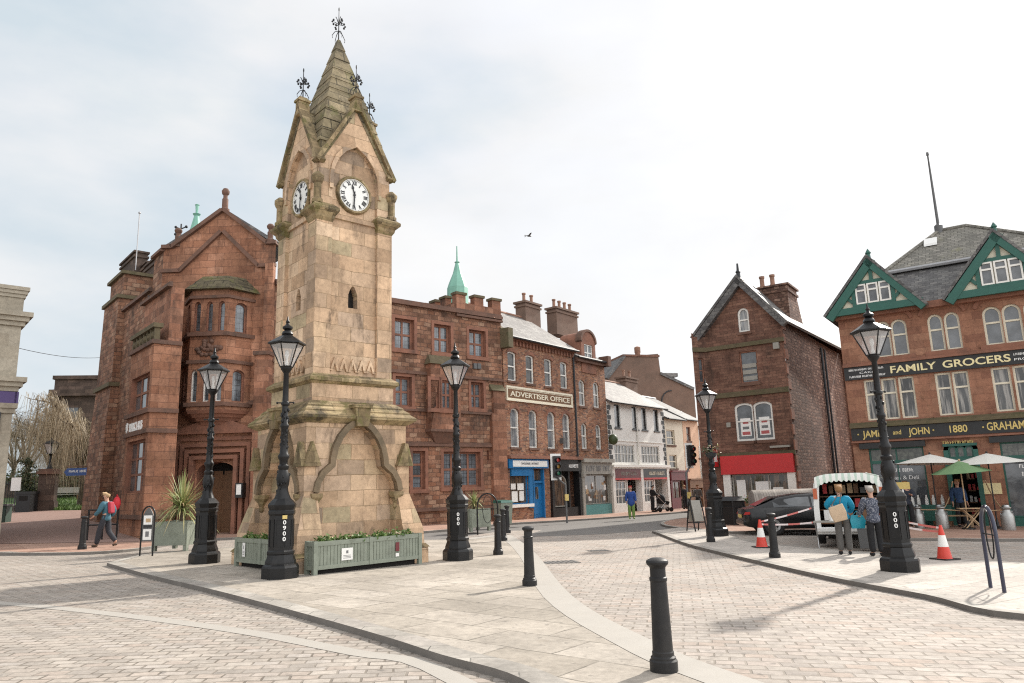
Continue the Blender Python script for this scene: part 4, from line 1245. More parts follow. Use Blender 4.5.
def build_white_shop():
    F = FT
    u0, u1 = U2 + .05, ucol(664.5)
    root = thing('white_shop_building', 'white rendered shop building with black quoins and pale slate roof', 'building', F.P((u0 + u1) / 2, 0, -1))
    ev = F.px(635, 405)[1]; hd = 7.0; rv = F.px(632, 386, -hd / 2)[1]
    bd = F.px(640, 467.5)[1]
    w1 = reg(F, [(614.6, 407.5, 620.2, 428.6), (632, 409, 637.8, 429.7), (641.3, 410, 646.7, 430), (653.7, 411, 658.4, 430.4)])
    w1 = [(r[0], r[1], r[2], ev - .12) for r in w1]
    w2 = reg(F, [(614.5, 445.4, 635, 463.7), (641.5, 445, 659.5, 463)])
    holes = []
    for r in w1: holes.append(sash(root, F, r, 0, fm='blackpaint', pm='pane_light', rail=None, fw=.1, sillm='blackpaint', sill=.08))
    for r in w2:
        lp = loop(*r); holes.append(lp); window(root, F, lp, 6, 2, fw=.07, bar=.04, depth=.1, fm='white', pm='pane_curtain')
    um = (u0 + u1) / 2
    o1 = loop(u0 + .35, -.55, um - .25, bd - .1); o2 = loop(um + .2, -.55, u1 - .4, bd - .1)
    mb = MB(); wall(mb, F, [(u0, -.6), (u1, -.6), (u1, ev), (u0, ev)], holes + [o1, o2], .3)
    build(mb, 'wall', M['whitewall'], root)
    shell(root, F, u0, u1, ev, hd, 'whitewall'); pitched(root, F, u0, u1, ev, rv, hd, 'slate_pale', .3, 'whitewall')
    q = MB()
    for k in range(12):
        v = bd + .2 + k * (ev - bd - .4) / 12
        w_ = .42 if k % 2 else .26
        for a, b in ((u0 + .02, u0 + w_), (u1 - w_, u1 - .02)): q = MB(); q.box(a, b, v, v + .26, 0, .03, 0, F.M); build(q, 'quoin', M['blackletter'], root)
    q = MB(); q.box(u0, u1, bd, bd + .16, -.02, .3, 0, F.M); q.box(u0, u1, bd - .08, bd, -.02, .2, 0, F.M)
    for x in (u0 + .02, um - .22, u1 - .36): q.box(x, x + .34, -.6, bd - .08, -.02, .14, 0, F.M)
    build(q, 'shopfront_frame', M['white'], root)
    dw = MB(); dw.box(u0 + .1, u1 - .1, w2[0][3] + .2, w2[0][3] + .26, 0, .05, 0, F.M); dw.tube([F.P(um - .2, bd + .2, .06), F.P(um - .2, ev - .1, .06)], .05, 6)
    build(dw, 'downpipe', M['white'], root)
    for (a, b, mt) in ((u0 + .35, um - .25, 'maroon'), (um + .15, u1 - .4, 'blackpaint')):
        q = MB(); q.box(a, b, bd - .68, bd - .1, .0, .12, 0, F.M); fs = build(q, 'shop_fascia', M[mt], root)
        scrawl(F, a + .8, b - .3, bd - .5, .22, 'greypaint' if mt == 'maroon' else 'cream', fs, .125, 2, 6)
        q = MB(); q.box(a, b, bd - .8, bd - .68, 0, .16, 0, F.M); build(q, 'fascia_strip', M['redsign'], fs)
        wl = loop(a + .05, .4, a + (b - a) * .45, bd - .85)
        window(root, F, wl, 3, 3, fw=.07, bar=.05, depth=.05, fm='white', pm='pane', name='shop_window')
        q = MB(); q.box(a, a + (b - a) * .5, -.6, .4, -.1, .04, 0, F.M); q.box(a + (b - a) * .5, b, -.6, bd - .8, -1.25, -1.2, 0, F.M); q.box(a + (b - a) * .48, a + (b - a) * .52, -.6, bd - .7, -1.2, .02, 0, F.M)
        build(q, 'shop_lobby', M['whitewall'], root)
        q = MB(); q.box(a + (b - a) * .6, b - .15, -.3, bd - 1.0, -1.2, -1.15, 0, F.M); build(q, 'door', M['pane'], root)
    h = -hd / 2
    a, t = F.px(626.5, 378, h); wv = F.px(634, 383, h)[0] - F.px(619.5, 383, h)[0]
    chimney(root, F, a, h, rv - .6, t, wv * .8, .8, 2, 'brownwall', poth=.6)
    return u1, ev


U3, EV3 = build_white_shop()


def small_shop(name, label, u0, u1, ev, rv, wallm, roofm, wins, bd, fascia, fasm, fm, depth=7.0, parent_label=None):
    F = FT
    root = thing(name, label, 'building', F.P((u0 + u1) / 2, 0, -1))
    holes = []
    for r in wins: holes.append(sash(root, F, F.rect(*r), 0, fm=fm, pm='pane_curtain', rail=.5))
    op = (u0 + .3, -.55, u1 - .3, bd - .6)
    holes.append(loop(*op))
    mb = MB(); wall(mb, F, [(u0, -.6), (u1, -.6), (u1, ev), (u0, ev)], holes, .25)
    build(mb, 'wall', M[wallm], root)
    shell(root, F, u0, u1, ev, depth, wallm); pitched(root, F, u0, u1, ev, rv, depth, roofm, .3, wallm)
    q = MB(); q.box(u0 + .1, u1 - .1, bd - .6, bd, 0, .22, 0, F.M); q.box(u0 + .05, u1 - .05, bd, bd + .1, 0, .35, 0, F.M)
    for x in (u0 + .1, u1 - .35): q.box(x, x + .25, -.6, bd - .6, -.05, .15, 0, F.M)
    fs = build(q, 'shop_fascia', M[fasm], root)
    window(root, F, loop(u0 + .35, .5, u0 + (u1 - u0) * .62, bd - .65), 2, 1, fw=.08, depth=.05, fm=fasm, pm='pane_shop', name='shop_window')
    q = MB(); q.box(u0 + .3, u0 + (u1 - u0) * .62, -.6, .5, -.2, .02, 0, F.M); q.box(u0 + (u1 - u0) * .62, u1 - .3, -.6, bd - .6, -.7, -.6, 1, F.M)
    build(q, 'shop_base', [M[fasm], M['dark']], root)
    return root


u4 = ucol(682.5)
small_shop('cream_shop_building', 'cream rendered shop with maroon fascia beside the white building', U3 + .05, u4, FT.px(673, 419)[1], FT.px(664, 407, -3.5)[1] + .4,
           'creamwall', 'slate', [(666.6, 430, 674.8, 445), (669.6, 454.8, 677, 468.4)], FT.px(674, 472)[1], '', 'maroon', 'cream')
u5 = ucol(698)
small_shop('peach_shop_building', 'tall peach rendered house at the far end of the terrace', u4 + .05, u5, FT.px(690, 420)[1], FT.px(690, 410, -3.5)[1] + .5,
           'peachwall', 'slate', [(686.5, 427, 690.5, 441), (687.5, 452, 691.5, 466)], FT.px(690, 480)[1], '', 'wood', 'woodred')
u6 = ucol(722)
small_shop('grey_shop_building', 'pale grey house half hidden behind a lamp post at the street end', u5 + .05, u6, FT.px(703, 428)[1], FT.px(703, 424, -3.5)[1] + .8,
           'whitewall', 'slate', [(698.5, 446, 702, 458)], FT.px(702, 470)[1], '', 'cream', 'white')


def build_brown_gable():
    Y = 66.0
    O = Vector((0, Y, 0)); F = Fac(O, 75)
    P = [F.px(*q) for q in [(606, 379), (623.5, 356.5), (658, 353.8), (660.6, 373.5), (694, 389), (694, 440), (606, 440)]]
    P[5] = (P[4][0], 0.0); P[6] = (P[0][0], 0.0)
    ctr = F.P((P[0][0] + P[4][0]) / 2, 0, -3)
    root = thing('brown_gabled_building', 'big plain brown roughcast gable wall rising behind the white shop', 'building', (ctr.x, ctr.y, 0))
    mb = MB(); mb.prism([P[6], P[5], P[4], P[3], P[2], P[1], P[0]], -9, 0, 0, F.M)
    build(mb, 'wall', M['brownwall'], root)
    q = MB()
    for a, b in ((P[0], P[1]), (P[3], P[4])):
        q.slab([F.P(a[0], a[1] + .12, .15), F.P(b[0], b[1] + .12, .15), F.P(b[0], b[1] + .12, -9.1), F.P(a[0], a[1] + .12, -9.1)], .25)
    build(q, 'roof', M['slate'], root)
    q = MB(); q.box(P[1][0] - .1, P[2][0] + .1, min(P[1][1], P[2][1]), P[1][1] + .2, -9.1, .1, 0, F.M)
    build(q, 'coping', M['brick_dark'], root)
    a, b = F.px(642, 353); q = MB(); q.lathe([(.3, 0), (.25, .4), (.3, .5), (.3, 1.0), (.1, 1.1)], 10, 0, Matrix.Translation(F.P(a, P[1][1] + .1, -1)))
    build(q, 'chimney_pot', M['pot'], root, smooth=True)
    r = [F.px(x, y) for x, y in ((661, 377), (680, 375), (680, 384))]
    q = MB(); q.box(r[0][0], r[1][0], r[2][1] - 1.2, r[1][1], -4, -1.2, 0, F.M); q.box(r[0][0] - .3, r[1][0] + .3, r[1][1], r[1][1] + .35, -4.2, -1.0, 1, F.M)
    build(q, 'roof_dormer', [M['slate'], M['slate_pale']], root)
    q = MB(); a0 = F.px(672, 402); q.tube([F.P(a0[0] + 1.1 * math.cos(k / 8 * math.pi + 1.57), a0[1] + 1.1 * math.sin(k / 8 * math.pi + 1.57), .06) for k in range(9)], .06, 6)
    build(q, 'cable', M['iron_rough'], root)


build_brown_gable()


# ------------------------------------------------------------------ red gabled shop
AZ_G = 127.0
KG = Vector((14.0, 36.0, 0)); KG = Vector((CAM.x + (KG.x), KG.y, gz(14.0)))
d_ = ray(799.5, 495); KG.x = d_.x / d_.y * 36.0
Lg = -on_line(KG, AZ_G, 705.5, 345)
FG = Fac(KG, AZ_G).shift(-Lg)


def build_gable_shop():
    F = FG; L = Lg; base = -.6
    root = thing('gabled_shop_building', 'dark red stone shop with a steep gable, boarded window and plain red fascia board', 'building', F.P(L / 2, 0, -1))
    ua, va = F.px(740.4, 284); vl = F.px(706, 336)[1]; vr = F.px(784, 318)[1]
    vk = (vl + vr) / 2
    att = F.rect(737.7, 307.7, 749, 332); bo = F.rect(740, 350.7, 758, 383)
    ar = reg(F, [(735, 403, 754.6, 441), (754.2, 401, 773, 440)])
    fb = F.px(757, 473.5)[1]; ft = F.px(757, 454.8)[1]
    f0, f1 = F.px(722, 464)[0], F.px(795, 464)[0]
    so = (f0 + .3, -.4, f1 - .1, fb)
    holes = [loop(att[0], att[1], att[2], att[3], .3), loop(*bo)] + [loop(r[0], r[1], r[2], r[3], .2) for r in ar] + [loop(*so)]
    mb = MB(); wall(mb, F, [(0, base), (L, base), (L, vk), (ua, va), (0, vk)], holes, .22)
    build(mb, 'wall', M['brick_dark'], root)
    window(root, F, holes[0], 1, 1, fw=.09, depth=.12, fm='white', pm='pane_light', rail=.5, sill=.14, sillm='redtrim')
    w = window(root, F, holes[1], 1, 1, fw=.07, depth=.12, fm='redmould', pm='pane', rail=.55, sill=.14, sillm='redtrim')
    bb = MB()
    for k in range(3): bb.box(bo[0] + .1, bo[2] - .1, bo[1] + .15 + k * .32, bo[1] + .36 + k * .32, -.11, -.07, 0, F.M)
    build(bb, 'boards', M['greypaint'], w)
    for h in holes[2:4]:
        w = window(root, F, h, 1, 1, fw=.10, depth=.12, fm='white', pm='pane', rail=.52, sill=.15, sillm='redtrim')
        p = MB(); xs = [q[0] for q in h]; a, b = min(xs) + .22, max(xs) - .22; v0 = h[0][1] + .25
        p.box(a, b, v0, v0 + .9, -.122, -.112, 0, F.M); p.box(a + .06, b - .06, v0 + .06, v0 + .22, -.112, -.108, 1, F.M); p.box(a + .12, b - .12, v0 + .62, v0 + .74, -.112, -.108, 1, F.M); p.box(a + .1, b - .1, v0 + .34, v0 + .48, -.112, -.108, 2, F.M)
        build(p, 'window_poster', [M['paper'], plain('faded_red_print', (.42, .10, .10), .6), M['greyletter']], w)
    s1 = F.px(745, 344.5)[1]; s2 = F.px(750, 393)[1]
    for v, h_ in ((s1, .22), (s2, .26), (ft + .05, .2)): course(root, F, -.02, L + .03, v - h_ / 2, h_, .12, 'mosstrim')
    # verges
    v = MB()
    for (a, b), (c, d) in (((-.55, vk - .25), (ua, va + .35)), ((ua, va + .35), (L + .35, vk - .1))):
        t = Vector((c - a, d - b)).normalized(); nn = Vector((t.y, -t.x)) * .32
        v.prism([(a + nn.x, b + nn.y), (c + nn.x, d + nn.y), (c, d), (a, b)], .02, .34, 0, F.M)
    build(v, 'bargeboard', M['slate'], root)
    rf = MB(); dp = 13.5
    rf.slab([F.P(-.6, vk - .25, .36), F.P(ua, va + .38, .36), F.P(ua, va + .38, -dp), F.P(-.6, vk - .25, -dp)][::-1], .12)
    rf.slab([F.P(L + .35, vk - .05, .36), F.P(L + .35, vk - .05, -dp), F.P(ua, va + .38, -dp), F.P(ua, va + .38, .36)], .12)
    build(rf, 'roof', M['slate'], root)
    fi = MB(); fi.lathe([(.12, 0), (.1, .25), (.14, .3), (.07, .4), (.05, .75), (0, .8)], 8, 0, Matrix.Translation(F.P(ua, va + .3, .2)))
    build(fi, 'finial', M['iron_rough'], root, smooth=True)
    # canted corner to the left
    FL2 = Fac(F.P(0, 0, 0), AZ_G - 50)
    Lc2 = -on_line(F.O, FL2.az, 692, 345); FL2 = FL2.shift(-Lc2)
    cw = loop(*FL2.rect(700, 357, 705, 374)); cw = [(Lc2 * .35, s1 - 1.75), (Lc2 * .75, s1 - 1.75), (Lc2 * .75, s1 - .45), (Lc2 * .35, s1 - .45)]
    mb = MB(); wall(mb, FL2, [(0, base), (Lc2, base), (Lc2, vk - .2), (0, vk - .2)], [cw], .2)
    build(mb, 'corner_wall', M['brick_dark'], root)
    window(root, FL2, cw, 1, 2, fw=.06, depth=.12, fm='redmould', pm='pane')
    for v_ in (s1, s2): course(root, FL2, 0, Lc2, v_ - .12, .24, .1, 'mosstrim')
    # rubble side wall with its own chimney stack
    FS = Fac(F.P(L, 0, 0), AZ_G - 90 - 2)
    mb = MB(); D = dp; wall(mb, FS, [(0.02, base), (D, base), (D, vk + .05), (0.02, vk + .05)], [], .2)
    build(mb, 'side_wall', M['rubble'], root)
    q = MB()
    for k in range(14):
        v0 = base + .1 + k * .75; w_ = .55 if k % 2 else .32
        q.box(.0, w_, v0, v0 + .5, -.02, .03, 0, FS.M)
    build(q, 'quoins', M['redmould'], root)
    mb = MB(); mb.poly([F.P(-.0, base, -dp), F.P(L, base, -dp), F.P(L, vk, -dp), F.P(ua, va, -dp), F.P(0, vk, -dp)][::-1]); mb.poly([FL2.P(0, base), FL2.P(0, vk), F.P(0, vk, -dp), F.P(0, base, -dp)][::-1])
    build(mb, 'rear_wall', M['brick_dark'], root)
    a, t = FS.px(794, 289, -.8); b = FS.px(808, 300, -.8)[0]
    c0 = FS.px(782, 300, -.8)[0]
    ch = MB(); ch.box(2.0, 3.9, vk - .6, vk + 2.35, -1.7, -.05, 0, FS.M); ch.box(1.93, 3.97, vk + 2.0, vk + 2.12, -1.77, .02, 0, FS.M); ch.box(1.9, 4.0, vk + 2.35, vk + 2.45, -1.8, .05, 0, FS.M)
    ch.prism([(3.9, vk - .3), (6.4, vk - .3), (4.6, vk + .7), (3.9, vk + 1.9)], -1.5, -.06, 0, FS.M)
    c = build(ch, 'chimney', M['rubble'], root)
    for k in range(2):
        q = MB(); q.lathe([(.16, 0), (.15, .1), (.12, .2), (.12, .55), (.15, .58), (.15, .68), (.1, .68)], 10, 0, Matrix.Translation(FS.P(2.3, vk + 2.42, -1.4 + k * .55)))
        build(q, 'chimney_pot', M['pot'], c, smooth=True)
    dpz = MB(); dpz.tube([FS.P(7.6, .2, .1), FS.P(7.6, vk - .3, .1)], .07, 8); dpz.tube([FS.P(8.4, .2, .1), FS.P(8.4, vk - .3, .1)], .06, 8)
    build(dpz, 'downpipe', M['iron_rough'], root)
    # red fascia and shop window
    q = MB(); q.box(f0, f1, fb, ft, .0, .22, 0, F.M); build(q, 'fascia_board', M['redsign'], root)
    q = MB(); q.box(f0 + .05, f0 + .42, base, fb, -.02, .14, 0, F.M); q.box(f1 - .38, f1, base, fb, -.02, .14, 0, F.M); q.box(f0, f1, base, .35, -.2, .06, 0, F.M)
    build(q, 'shop_pilasters', M['white'], root)
    wl = loop(f0 + .45, .35, f1 - .4, fb - .02)
    sw = window(root, F, wl, 3, 1, fw=.07, bar=.06, depth=.1, fm='greypaint', pm='pane_shop', name='shop_window')
    p = MB()
    for (x, y, w_, h_, m_) in ((.15, .9, .45, 1.0, 0), (1.1, 1.0, .75, .8, 0), (1.95, .95, .5, .55, 0), (2.75, .8, .55, .9, 0), (.2, .45, .3, .4, 1), (1.3, .45, .5, .4, 2)):
        if f0 + .5 + x + w_ < f1 - .4: p.box(f0 + .5 + x, f0 + .5 + x + w_, y, y + h_, -.098, -.09, m_, F.M)
    build(p, 'window_posters', [M['paper'], M['redsign'], M['woodpale']], sw)
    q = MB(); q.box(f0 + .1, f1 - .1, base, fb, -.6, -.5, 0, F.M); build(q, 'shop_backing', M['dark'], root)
    q = MB(); a, b = F.px(777, 346); q.box(a - .14, a + .14, b - .16, b + .16, 0, .2, 0, F.M); build(q, 'alarm_box', M['greypaint'], root); q = MB(); a, b = F.px(729, 425); q.box(a - .1, a + .1, b - .12, b + .12, 0, .1, 0, F.M)
    build(q, 'alarm_box', M['greypaint'], root)
    q = MB(); a, b = F.px(718, 458); q.box(a - .03, a + .03, b - .45, b + .45, .05, .75, 0, F.M); q.box(a - .033, a + .033, b - .2, b + .2, .2, .6, 1, F.M)
    build(q, 'hanging_sign', [M['redsign'], M['paper']], root)
    a, b = F.px(790, 446); q = MB(); q.box(a - .9, a + .05, b - .05, b + .05, 0, .25, 0, F.M); build(q, 'shelf_light', M['greypaint'], root)


build_gable_shop()

# ------------------------------------------------------------------ family grocers
AZ_Q = 124.5
d_ = ray(839, 330); KQ = Vector((d_.x / d_.y * 30.6, 30.6, 0)); KQ.z = gz(KQ.x)
FQ = Fac(KQ, AZ_Q)
LQ = 9.4


def build_grocers():
    F = FQ; L = LQ; base = -.6
    root = thing('grocers_building', 'red sandstone grocers with green half-timbered gables and black and gold sign boards', 'building', F.P(L / 2, 0, -1))
    ev = F.px(928, 302)[1]
    # top floor arched lights
    holes = []
    tA = reg(F, [(875.5, 320.5, 891, 358), (891.5, 319.5, 908, 356)])
    tB = reg(F, [(928.5, 312, 943.5, 350), (944.5, 311, 961, 348.6)])
    tC = reg(F, [(983.4, 307, 1003, 345), (1003.5, 304, 1022.5, 343)])
    wd = tC[0][2] - tC[0][0]
    tC.append((tC[1][2] + .08, tC[1][1], tC[1][2] + .08 + wd, tC[1][3]))
    a_, b_ = [sum(r[k] for r in tA + tB + tC[:2]) / 6 for k in (1, 3)]
    mA = reg(F, [(866, 377, 880, 421), (882.6, 376.5, 898, 420), (899, 375, 916.6, 418)])
    mB = reg(F, [(937.5, 372, 952.5, 415.6), (953.5, 370.6, 971.5, 414.5)])
    mC = reg(F, [(993.5, 367, 1013, 411)]); w_ = mC[0][2] - mC[0][0]
    mC += [(mC[0][0] + (w_ + .08) * k, mC[0][1], mC[0][2] + (w_ + .08) * k, mC[0][3]) for k in (1, 2)]
    c_, d2 = [sum(r[k] for r in mA + mB + mC) / 8 for k in (1, 3)]
    fas0 = F.px(936, 436.5)[1]; fas1 = F.px(936, 424)[1]
    sg0 = F.px(933, 372.5)[1]; sg1 = F.px(933, 359)[1]
    d2 = min(d2, sg0 - .04)
    for r in tA + tB + tC:
        lp = loop(r[0], a_, r[2], b_, .28); holes.append(lp)
        window(root, F, lp, 1, 1, fw=.075, depth=.16, fm='cream', pm='pane', rail=.58)
    for r in mA + mB + mC:
        lp = loop(r[0], c_, r[2], d2); holes.append(lp)
        window(root, F, lp, 1, 1, fw=.075, depth=.16, fm='cream', pm='pane_curtain', rail=.64)
    s0, s1 = F.px(872, 480)[0], F.px(927.5, 480)[0]; e0, e1 = F.px(947.5, 480)[0], F.px(982.5, 480)[0]; t0 = F.px(1005, 480)[0]
    ls = fas0 - .35
    gA = loop(s0, .25, s1, ls); gD = loop(e0, -.55, e1, ls + .1, .25); gC = loop(t0, .25, t0 + (s1 - s0), ls)
    holes += [gA, gD, gC]
    mb = MB(); wall(mb, F, [(0, base), (L, base), (L, ev), (0, ev)], holes, .28)
    build(mb, 'wall', M['groc'], root)
    for grp, lo in ((tA, a_), (tB, a_), (tC, a_), (mA, c_), (mB, c_), (mC, c_)):
        q = MB(); q.box(grp[0][0] - .2, grp[-1][2] + .2, lo - .2, lo, 0, .12, 0, F.M); build(q, 'window_sill', M['redmould'], root)
    for grp in (tA, tB, tC):
        q = MB(); x0, x1 = grp[0][0] - .28, grp[-1][2] + .28; n = 10
        up = loop(x0, b_ - .5, x1, b_ + .5, .5, n)[2:]; lo = loop(x0 + .12, b_ - .5, x1 - .12, b_ + .36, .42, n)[2:]
        for i in range(n): q.prism([up[i], up[i + 1], lo[i + 1], lo[i]], -.01, .07, 0, F.M)
        build(q, 'hood_mould', M['redmould'], root)
    course(root, F, 0, L, fas1 + .02, .22, .25, 'mosstrim', 'ledge')
    course(root, F, 0, L, sg1 + .0, .16, .2, 'redmould', 'ledge')
    course(root, F, 0, L, fas0 - .1, .1, .2, 'redmould', 'ledge')
    q = MB(); q.box(-.05, L, ev - .28, ev - .02, 0, .3, 0, F.M); build(q, 'eaves_board', M['redmould'], root)
    # sign boards
    q = MB(); q.box(.02, L, sg0, sg1, .0, .10, 0, F.M); sb = build(q, 'sign_board', M['blackpaint'], root)
    h = sg1 - sg0
    f0, f1 = F.px(891, 372)[0], F.px(936.5, 366)[0]; g0, g1 = F.px(943, 366)[0], F.px(1010.5, 358)[0]
    text('FAMILY', F, f0, f1, sg0 + h * .24, h * .52, 'goldpale', sb, w=.12, bold=.018)
    text('GROCERS', F, g0, g1, sg0 + h * .24, h * .52, 'goldpale', sb, w=.12, bold=.018)
    l0, l1 = F.px(850, 377)[0], F.px(886, 374)[0]; lm = (l0 + l1) / 2
    scrawl(F, l0, l1, sg0 + h * .68, h * .15, 'whiteletter', sb, .105, 2, 2)
    text('CAKE', F, lm - .28, lm + .28, sg0 + h * .42, h * .15, 'whiteletter', sb, w=.12)
    scrawl(F, l0, l1, sg0 + h * .15, h * .15, 'whiteletter', sb, .105, 3, 4)
    r0 = F.px(1014, 358)[0]
    scrawl(F, r0, r0 + (l1 - l0) * .8, sg0 + h * .62, h * .15, 'whiteletter', sb, .105, 1, 7)
    text('PROVISIONS', F, r0, r0 + (l1 - l0) * .9, sg0 + h * .25, h * .16, 'whiteletter', sb, w=.12)
    q = MB(); q.box(.02, L, fas0, fas1, .0, .14, 0, F.M); sb = build(q, 'shop_fascia', M['blackpaint'], root)
    h = fas1 - fas0
    for s, a, b, k in (('JAMES', 863, 886, .55), ('and', 893.5, 901.5, .36), ('JOHN', 909, 930, .55), ('1880', 950.5, 968, .55), ('GRAHAM', 988, 1026, .6)):
        text(s, F, F.px(a, 433)[0], F.px(b, 431)[0], fas0 + h * (.24 if k > .4 else .34), h * k, 'gold', sb, w=.16, bold=.016)
    for a in (858.5, 934, 984): 
        q = MB(); x = F.px(a, 432)[0]; q.ball(F.P(x, fas0 + h / 2, .15), .035); build(q, 'stud', M['gold'], sb)
    x = (e0 + e1) / 2
    scrawl(F, x - .55, x + .55, fas0 - .33, .13, 'gold', root, .01, 1, 9)
    # dark lintels, shop windows, door
    for a, b in ((s0, s1), (t0, t0 + s1 - s0)):
        q = MB(); q.box(a - .3, b + .1, ls + .0, ls + .22, .0, .16, 0, F.M); build(q, 'blind_box', M['blackpaint'], root)
        tr = ls - .55
        up = loop(a, tr, b, ls); lo = loop(a, .25, b, tr)
        window(root, F, up, 2, 1, fw=.06, bar=.05, depth=.14, fm='green', pm='pane_stain', name='transom_window')
        sw = window(root, F, lo, 2, 1, fw=.06, bar=.04, depth=.14, fm='green', pm='pane', name='shop_window')
        scrawl(F, a + .5, b - .4, tr - .40, .13, 'whiteletter', sw, -.143, 2, 4)
        text('Bakes & Deli', F, a + .55, b - .3, tr - .70, .15, 'whiteletter', sw, w=-.138, depth=.003)
        q = MB(); q.box(a, b, -.6, .25, -.2, .03, 0, F.M); build(q, 'stall_riser', M['green'], root)
    q = MB(); w2 = (e1 - e0)
    q.box(e0, e0 + .16, -.6, ls - .2, -.28, .06, 0, F.M); q.box(e1 - .16, e1, -.6, ls - .2, -.28, .06, 0, F.M)
    arc = loop(e0 + .16, ls - 1.2, e1 - .16, ls - .62, .3, 10)
    q.prism([(e0 + .16, ls - .62), (e1 - .16, ls - .62), (e1 - .16, ls - .5), (e0 + .16, ls - .5)], -.28, .05, 0, F.M)
    up = arc[2:]
    for i in range(10): q.prism([(up[i][0], ls - .6), (up[i + 1][0], ls - .6), up[i + 1], up[i]][::-1], -.26, .03, 0, F.M)
    q.box(e0, e1, ls - .06, ls + .04, -.28, .04, 0, F.M)
    dr = build(q, 'door_frame', M['green'], root)
    for k in range(3):
        a = e0 + .16 + k * (w2 - .32) / 3
        window(dr, F, loop(a, ls - .5, a + (w2 - .32) / 3 , ls - .06, .1), 1, 1, fw=.05, depth=.12, fm='green', pm='pane_stain', name='fanlight')
    q = MB(); q.box(e0, e1, -.6, ls, -1.6, -1.5, 0, F.M); build(q, 'shop_interior', M['dark'], dr)
    q = MB()
    for k in range(4): q.box(e0 + w2 * .5, e1 - .3, .3 + k * .45, .34 + k * .45, -1.4, -.95, 0, F.M)
    rnd = random.Random(11)
    for k in range(4):
        for j in range(5): x = e0 + w2 * .52 + j * .14; q.box(x, x + .09, .34 + k * .45, .34 + k * .45 + rnd.uniform(.12, .28), -1.2, -1.0, 1 + rnd.randrange(3), F.M)
    build(q, 'shelves', [M['wood'], M['paper'], M['woodpale'], M['redsign']], dr)
    q = MB()
    for a in (988.5, 996.5):
        x, y = F.px(a, 488.5); q.box(x - .16, x + .16, y - .2, y + .2, 0, .03, 0, F.M)
    build(q, 'notices', M['goldpale'], root)
    # half-timbered gables
    for a0, a1, ap in ((-.22, None, (868.3, 257.5)), (F.px(949, 296)[0], None, (994.5, 231.5))):
        ua, va = F.px(ap[0], ap[1], .5)
        if a0 < 0: b0, b1 = a0, ua + (ua - a0)
        else: b0, b1 = a0, 2 * ua - a0
        gv = ev - .05; FG2 = F.shift(0, 0, .45)
        g = MB(); g.prism([(b0 + .3, gv), (b1 - .3, gv), (ua, va - .3)], -3.2, 0, 0, FG2.M)
        gb = build(g, 'gable', M['cream'], root)
        tb = MB()
        for (a, b), (c, d) in (((b0 - .12, gv - .12), (ua, va)), ((ua, va), (b1 + .12, gv - .12))):
            t = Vector((c - a, d - b)).normalized(); nn = Vector((t.y, -t.x)) * .31
            tb.prism([(a + nn.x, b + nn.y), (c + nn.x, d + nn.y), (c, d), (a, b)], -.02, .18, 0, FG2.M)
        tb.box(b0, b1, gv - .12, gv + .16, -.02, .15, 0, FG2.M)
        W = b1 - b0; H = va - gv
        w0, w1 = ua - W * .19, ua + W * .19; hb = gv + .26; ht = gv + H * .50
        tb.box(w0 - .12, w1 + .12, hb - .1, hb, 0, .1, 0, FG2.M); tb.box(w0 - .2, w1 + .2, ht, ht + .14, 0, .1, 0, FG2.M)
        for x in (w0 - .14, w1 + .0): tb.box(x, x + .14, gv + .2, ht, 0, .09, 0, FG2.M)
        tb.box(ua - .07, ua + .07, ht + .1, va - .5, 0, .09, 0, FG2.M)
        for s in (-1, 1):
            a = (ua + s * (W * .2 + .1), hb + .1); b = (ua + s * (W * .2 + .46), hb + .55)
            t = Vector((b[0] - a[0], b[1] - a[1])).normalized(); nn = Vector((-t.y, t.x)) * .06
            tb.prism([(a[0] - nn.x, a[1] - nn.y), (b[0] - nn.x, b[1] - nn.y), (b[0] + nn.x, b[1] + nn.y), (a[0] + nn.x, a[1] + nn.y)], 0, .085, 0, FG2.M)
        build(tb, 'bargeboards_and_timbers', M['green'], gb)
        n = 3; g_ = (w1 - w0) / n
        for k in range(n):
            window(gb, FG2, loop(w0 + k * g_ + .02, hb, w0 + (k + 1) * g_ - .02, ht), 1, 1, fw=.06, depth=-.05, fm='white', pm='pane', rail=.68)
        fi = MB(); fi.lathe([(.1, -.1), (.08, .15), (.12, .2), (.05, .32), (0, .4)], 8, 0, Matrix.Translation(FG2.P(ua, va, 0))); build(fi, 'finial', M['green'], gb)
        r = MB()
        r.slab([FG2.P(b0 - .15, gv - .1, .2), FG2.P(ua, va + .06, .2), FG2.P(ua, va + .06, -4.5), FG2.P(b0 - .15, gv - .1, -4.5)][::-1], .1)
        r.slab([FG2.P(b1 + .15, gv - .1, .2), FG2.P(b1 + .15, gv - .1, -4.5), FG2.P(ua, va + .06, -4.5), FG2.P(ua, va + .06, .2)], .1)
        build(r, 'gable_roof', M['slate'], gb)
    # main hipped roof with a break in slope and lead flashing
    dp = 10.0
    b0 = F.px(882, 263, -2.6); tpu, tpv = F.px(939, 231, -5.0)
    brk = F.px(930, 268, -2.2)[1]
    r = MB()
    r.slab([F.P(-.3, ev - .1, .3), F.P(L + .3, ev - .1, .3), F.P(L - .9, brk, -2.2), F.P(1.7, brk, -2.2)], .12)
    r.slab([F.P(-.3, ev - .1, -dp), F.P(-.3, ev - .1, .3), F.P(1.7, brk, -2.2), F.P(1.7, brk, -dp + 2.2)], .12)
    r.slab([F.P(L + .3, ev - .1, .3), F.P(L + .3, ev - .1, -dp), F.P(L - .9, brk, -dp + 2.2), F.P(L - .9, brk, -2.2)], .12)
    r.slab([F.P(L + .3, ev - .1, -dp), F.P(-.3, ev - .1, -dp), F.P(1.7, brk, -dp + 2.2), F.P(L - .9, brk, -dp + 2.2)], .12)
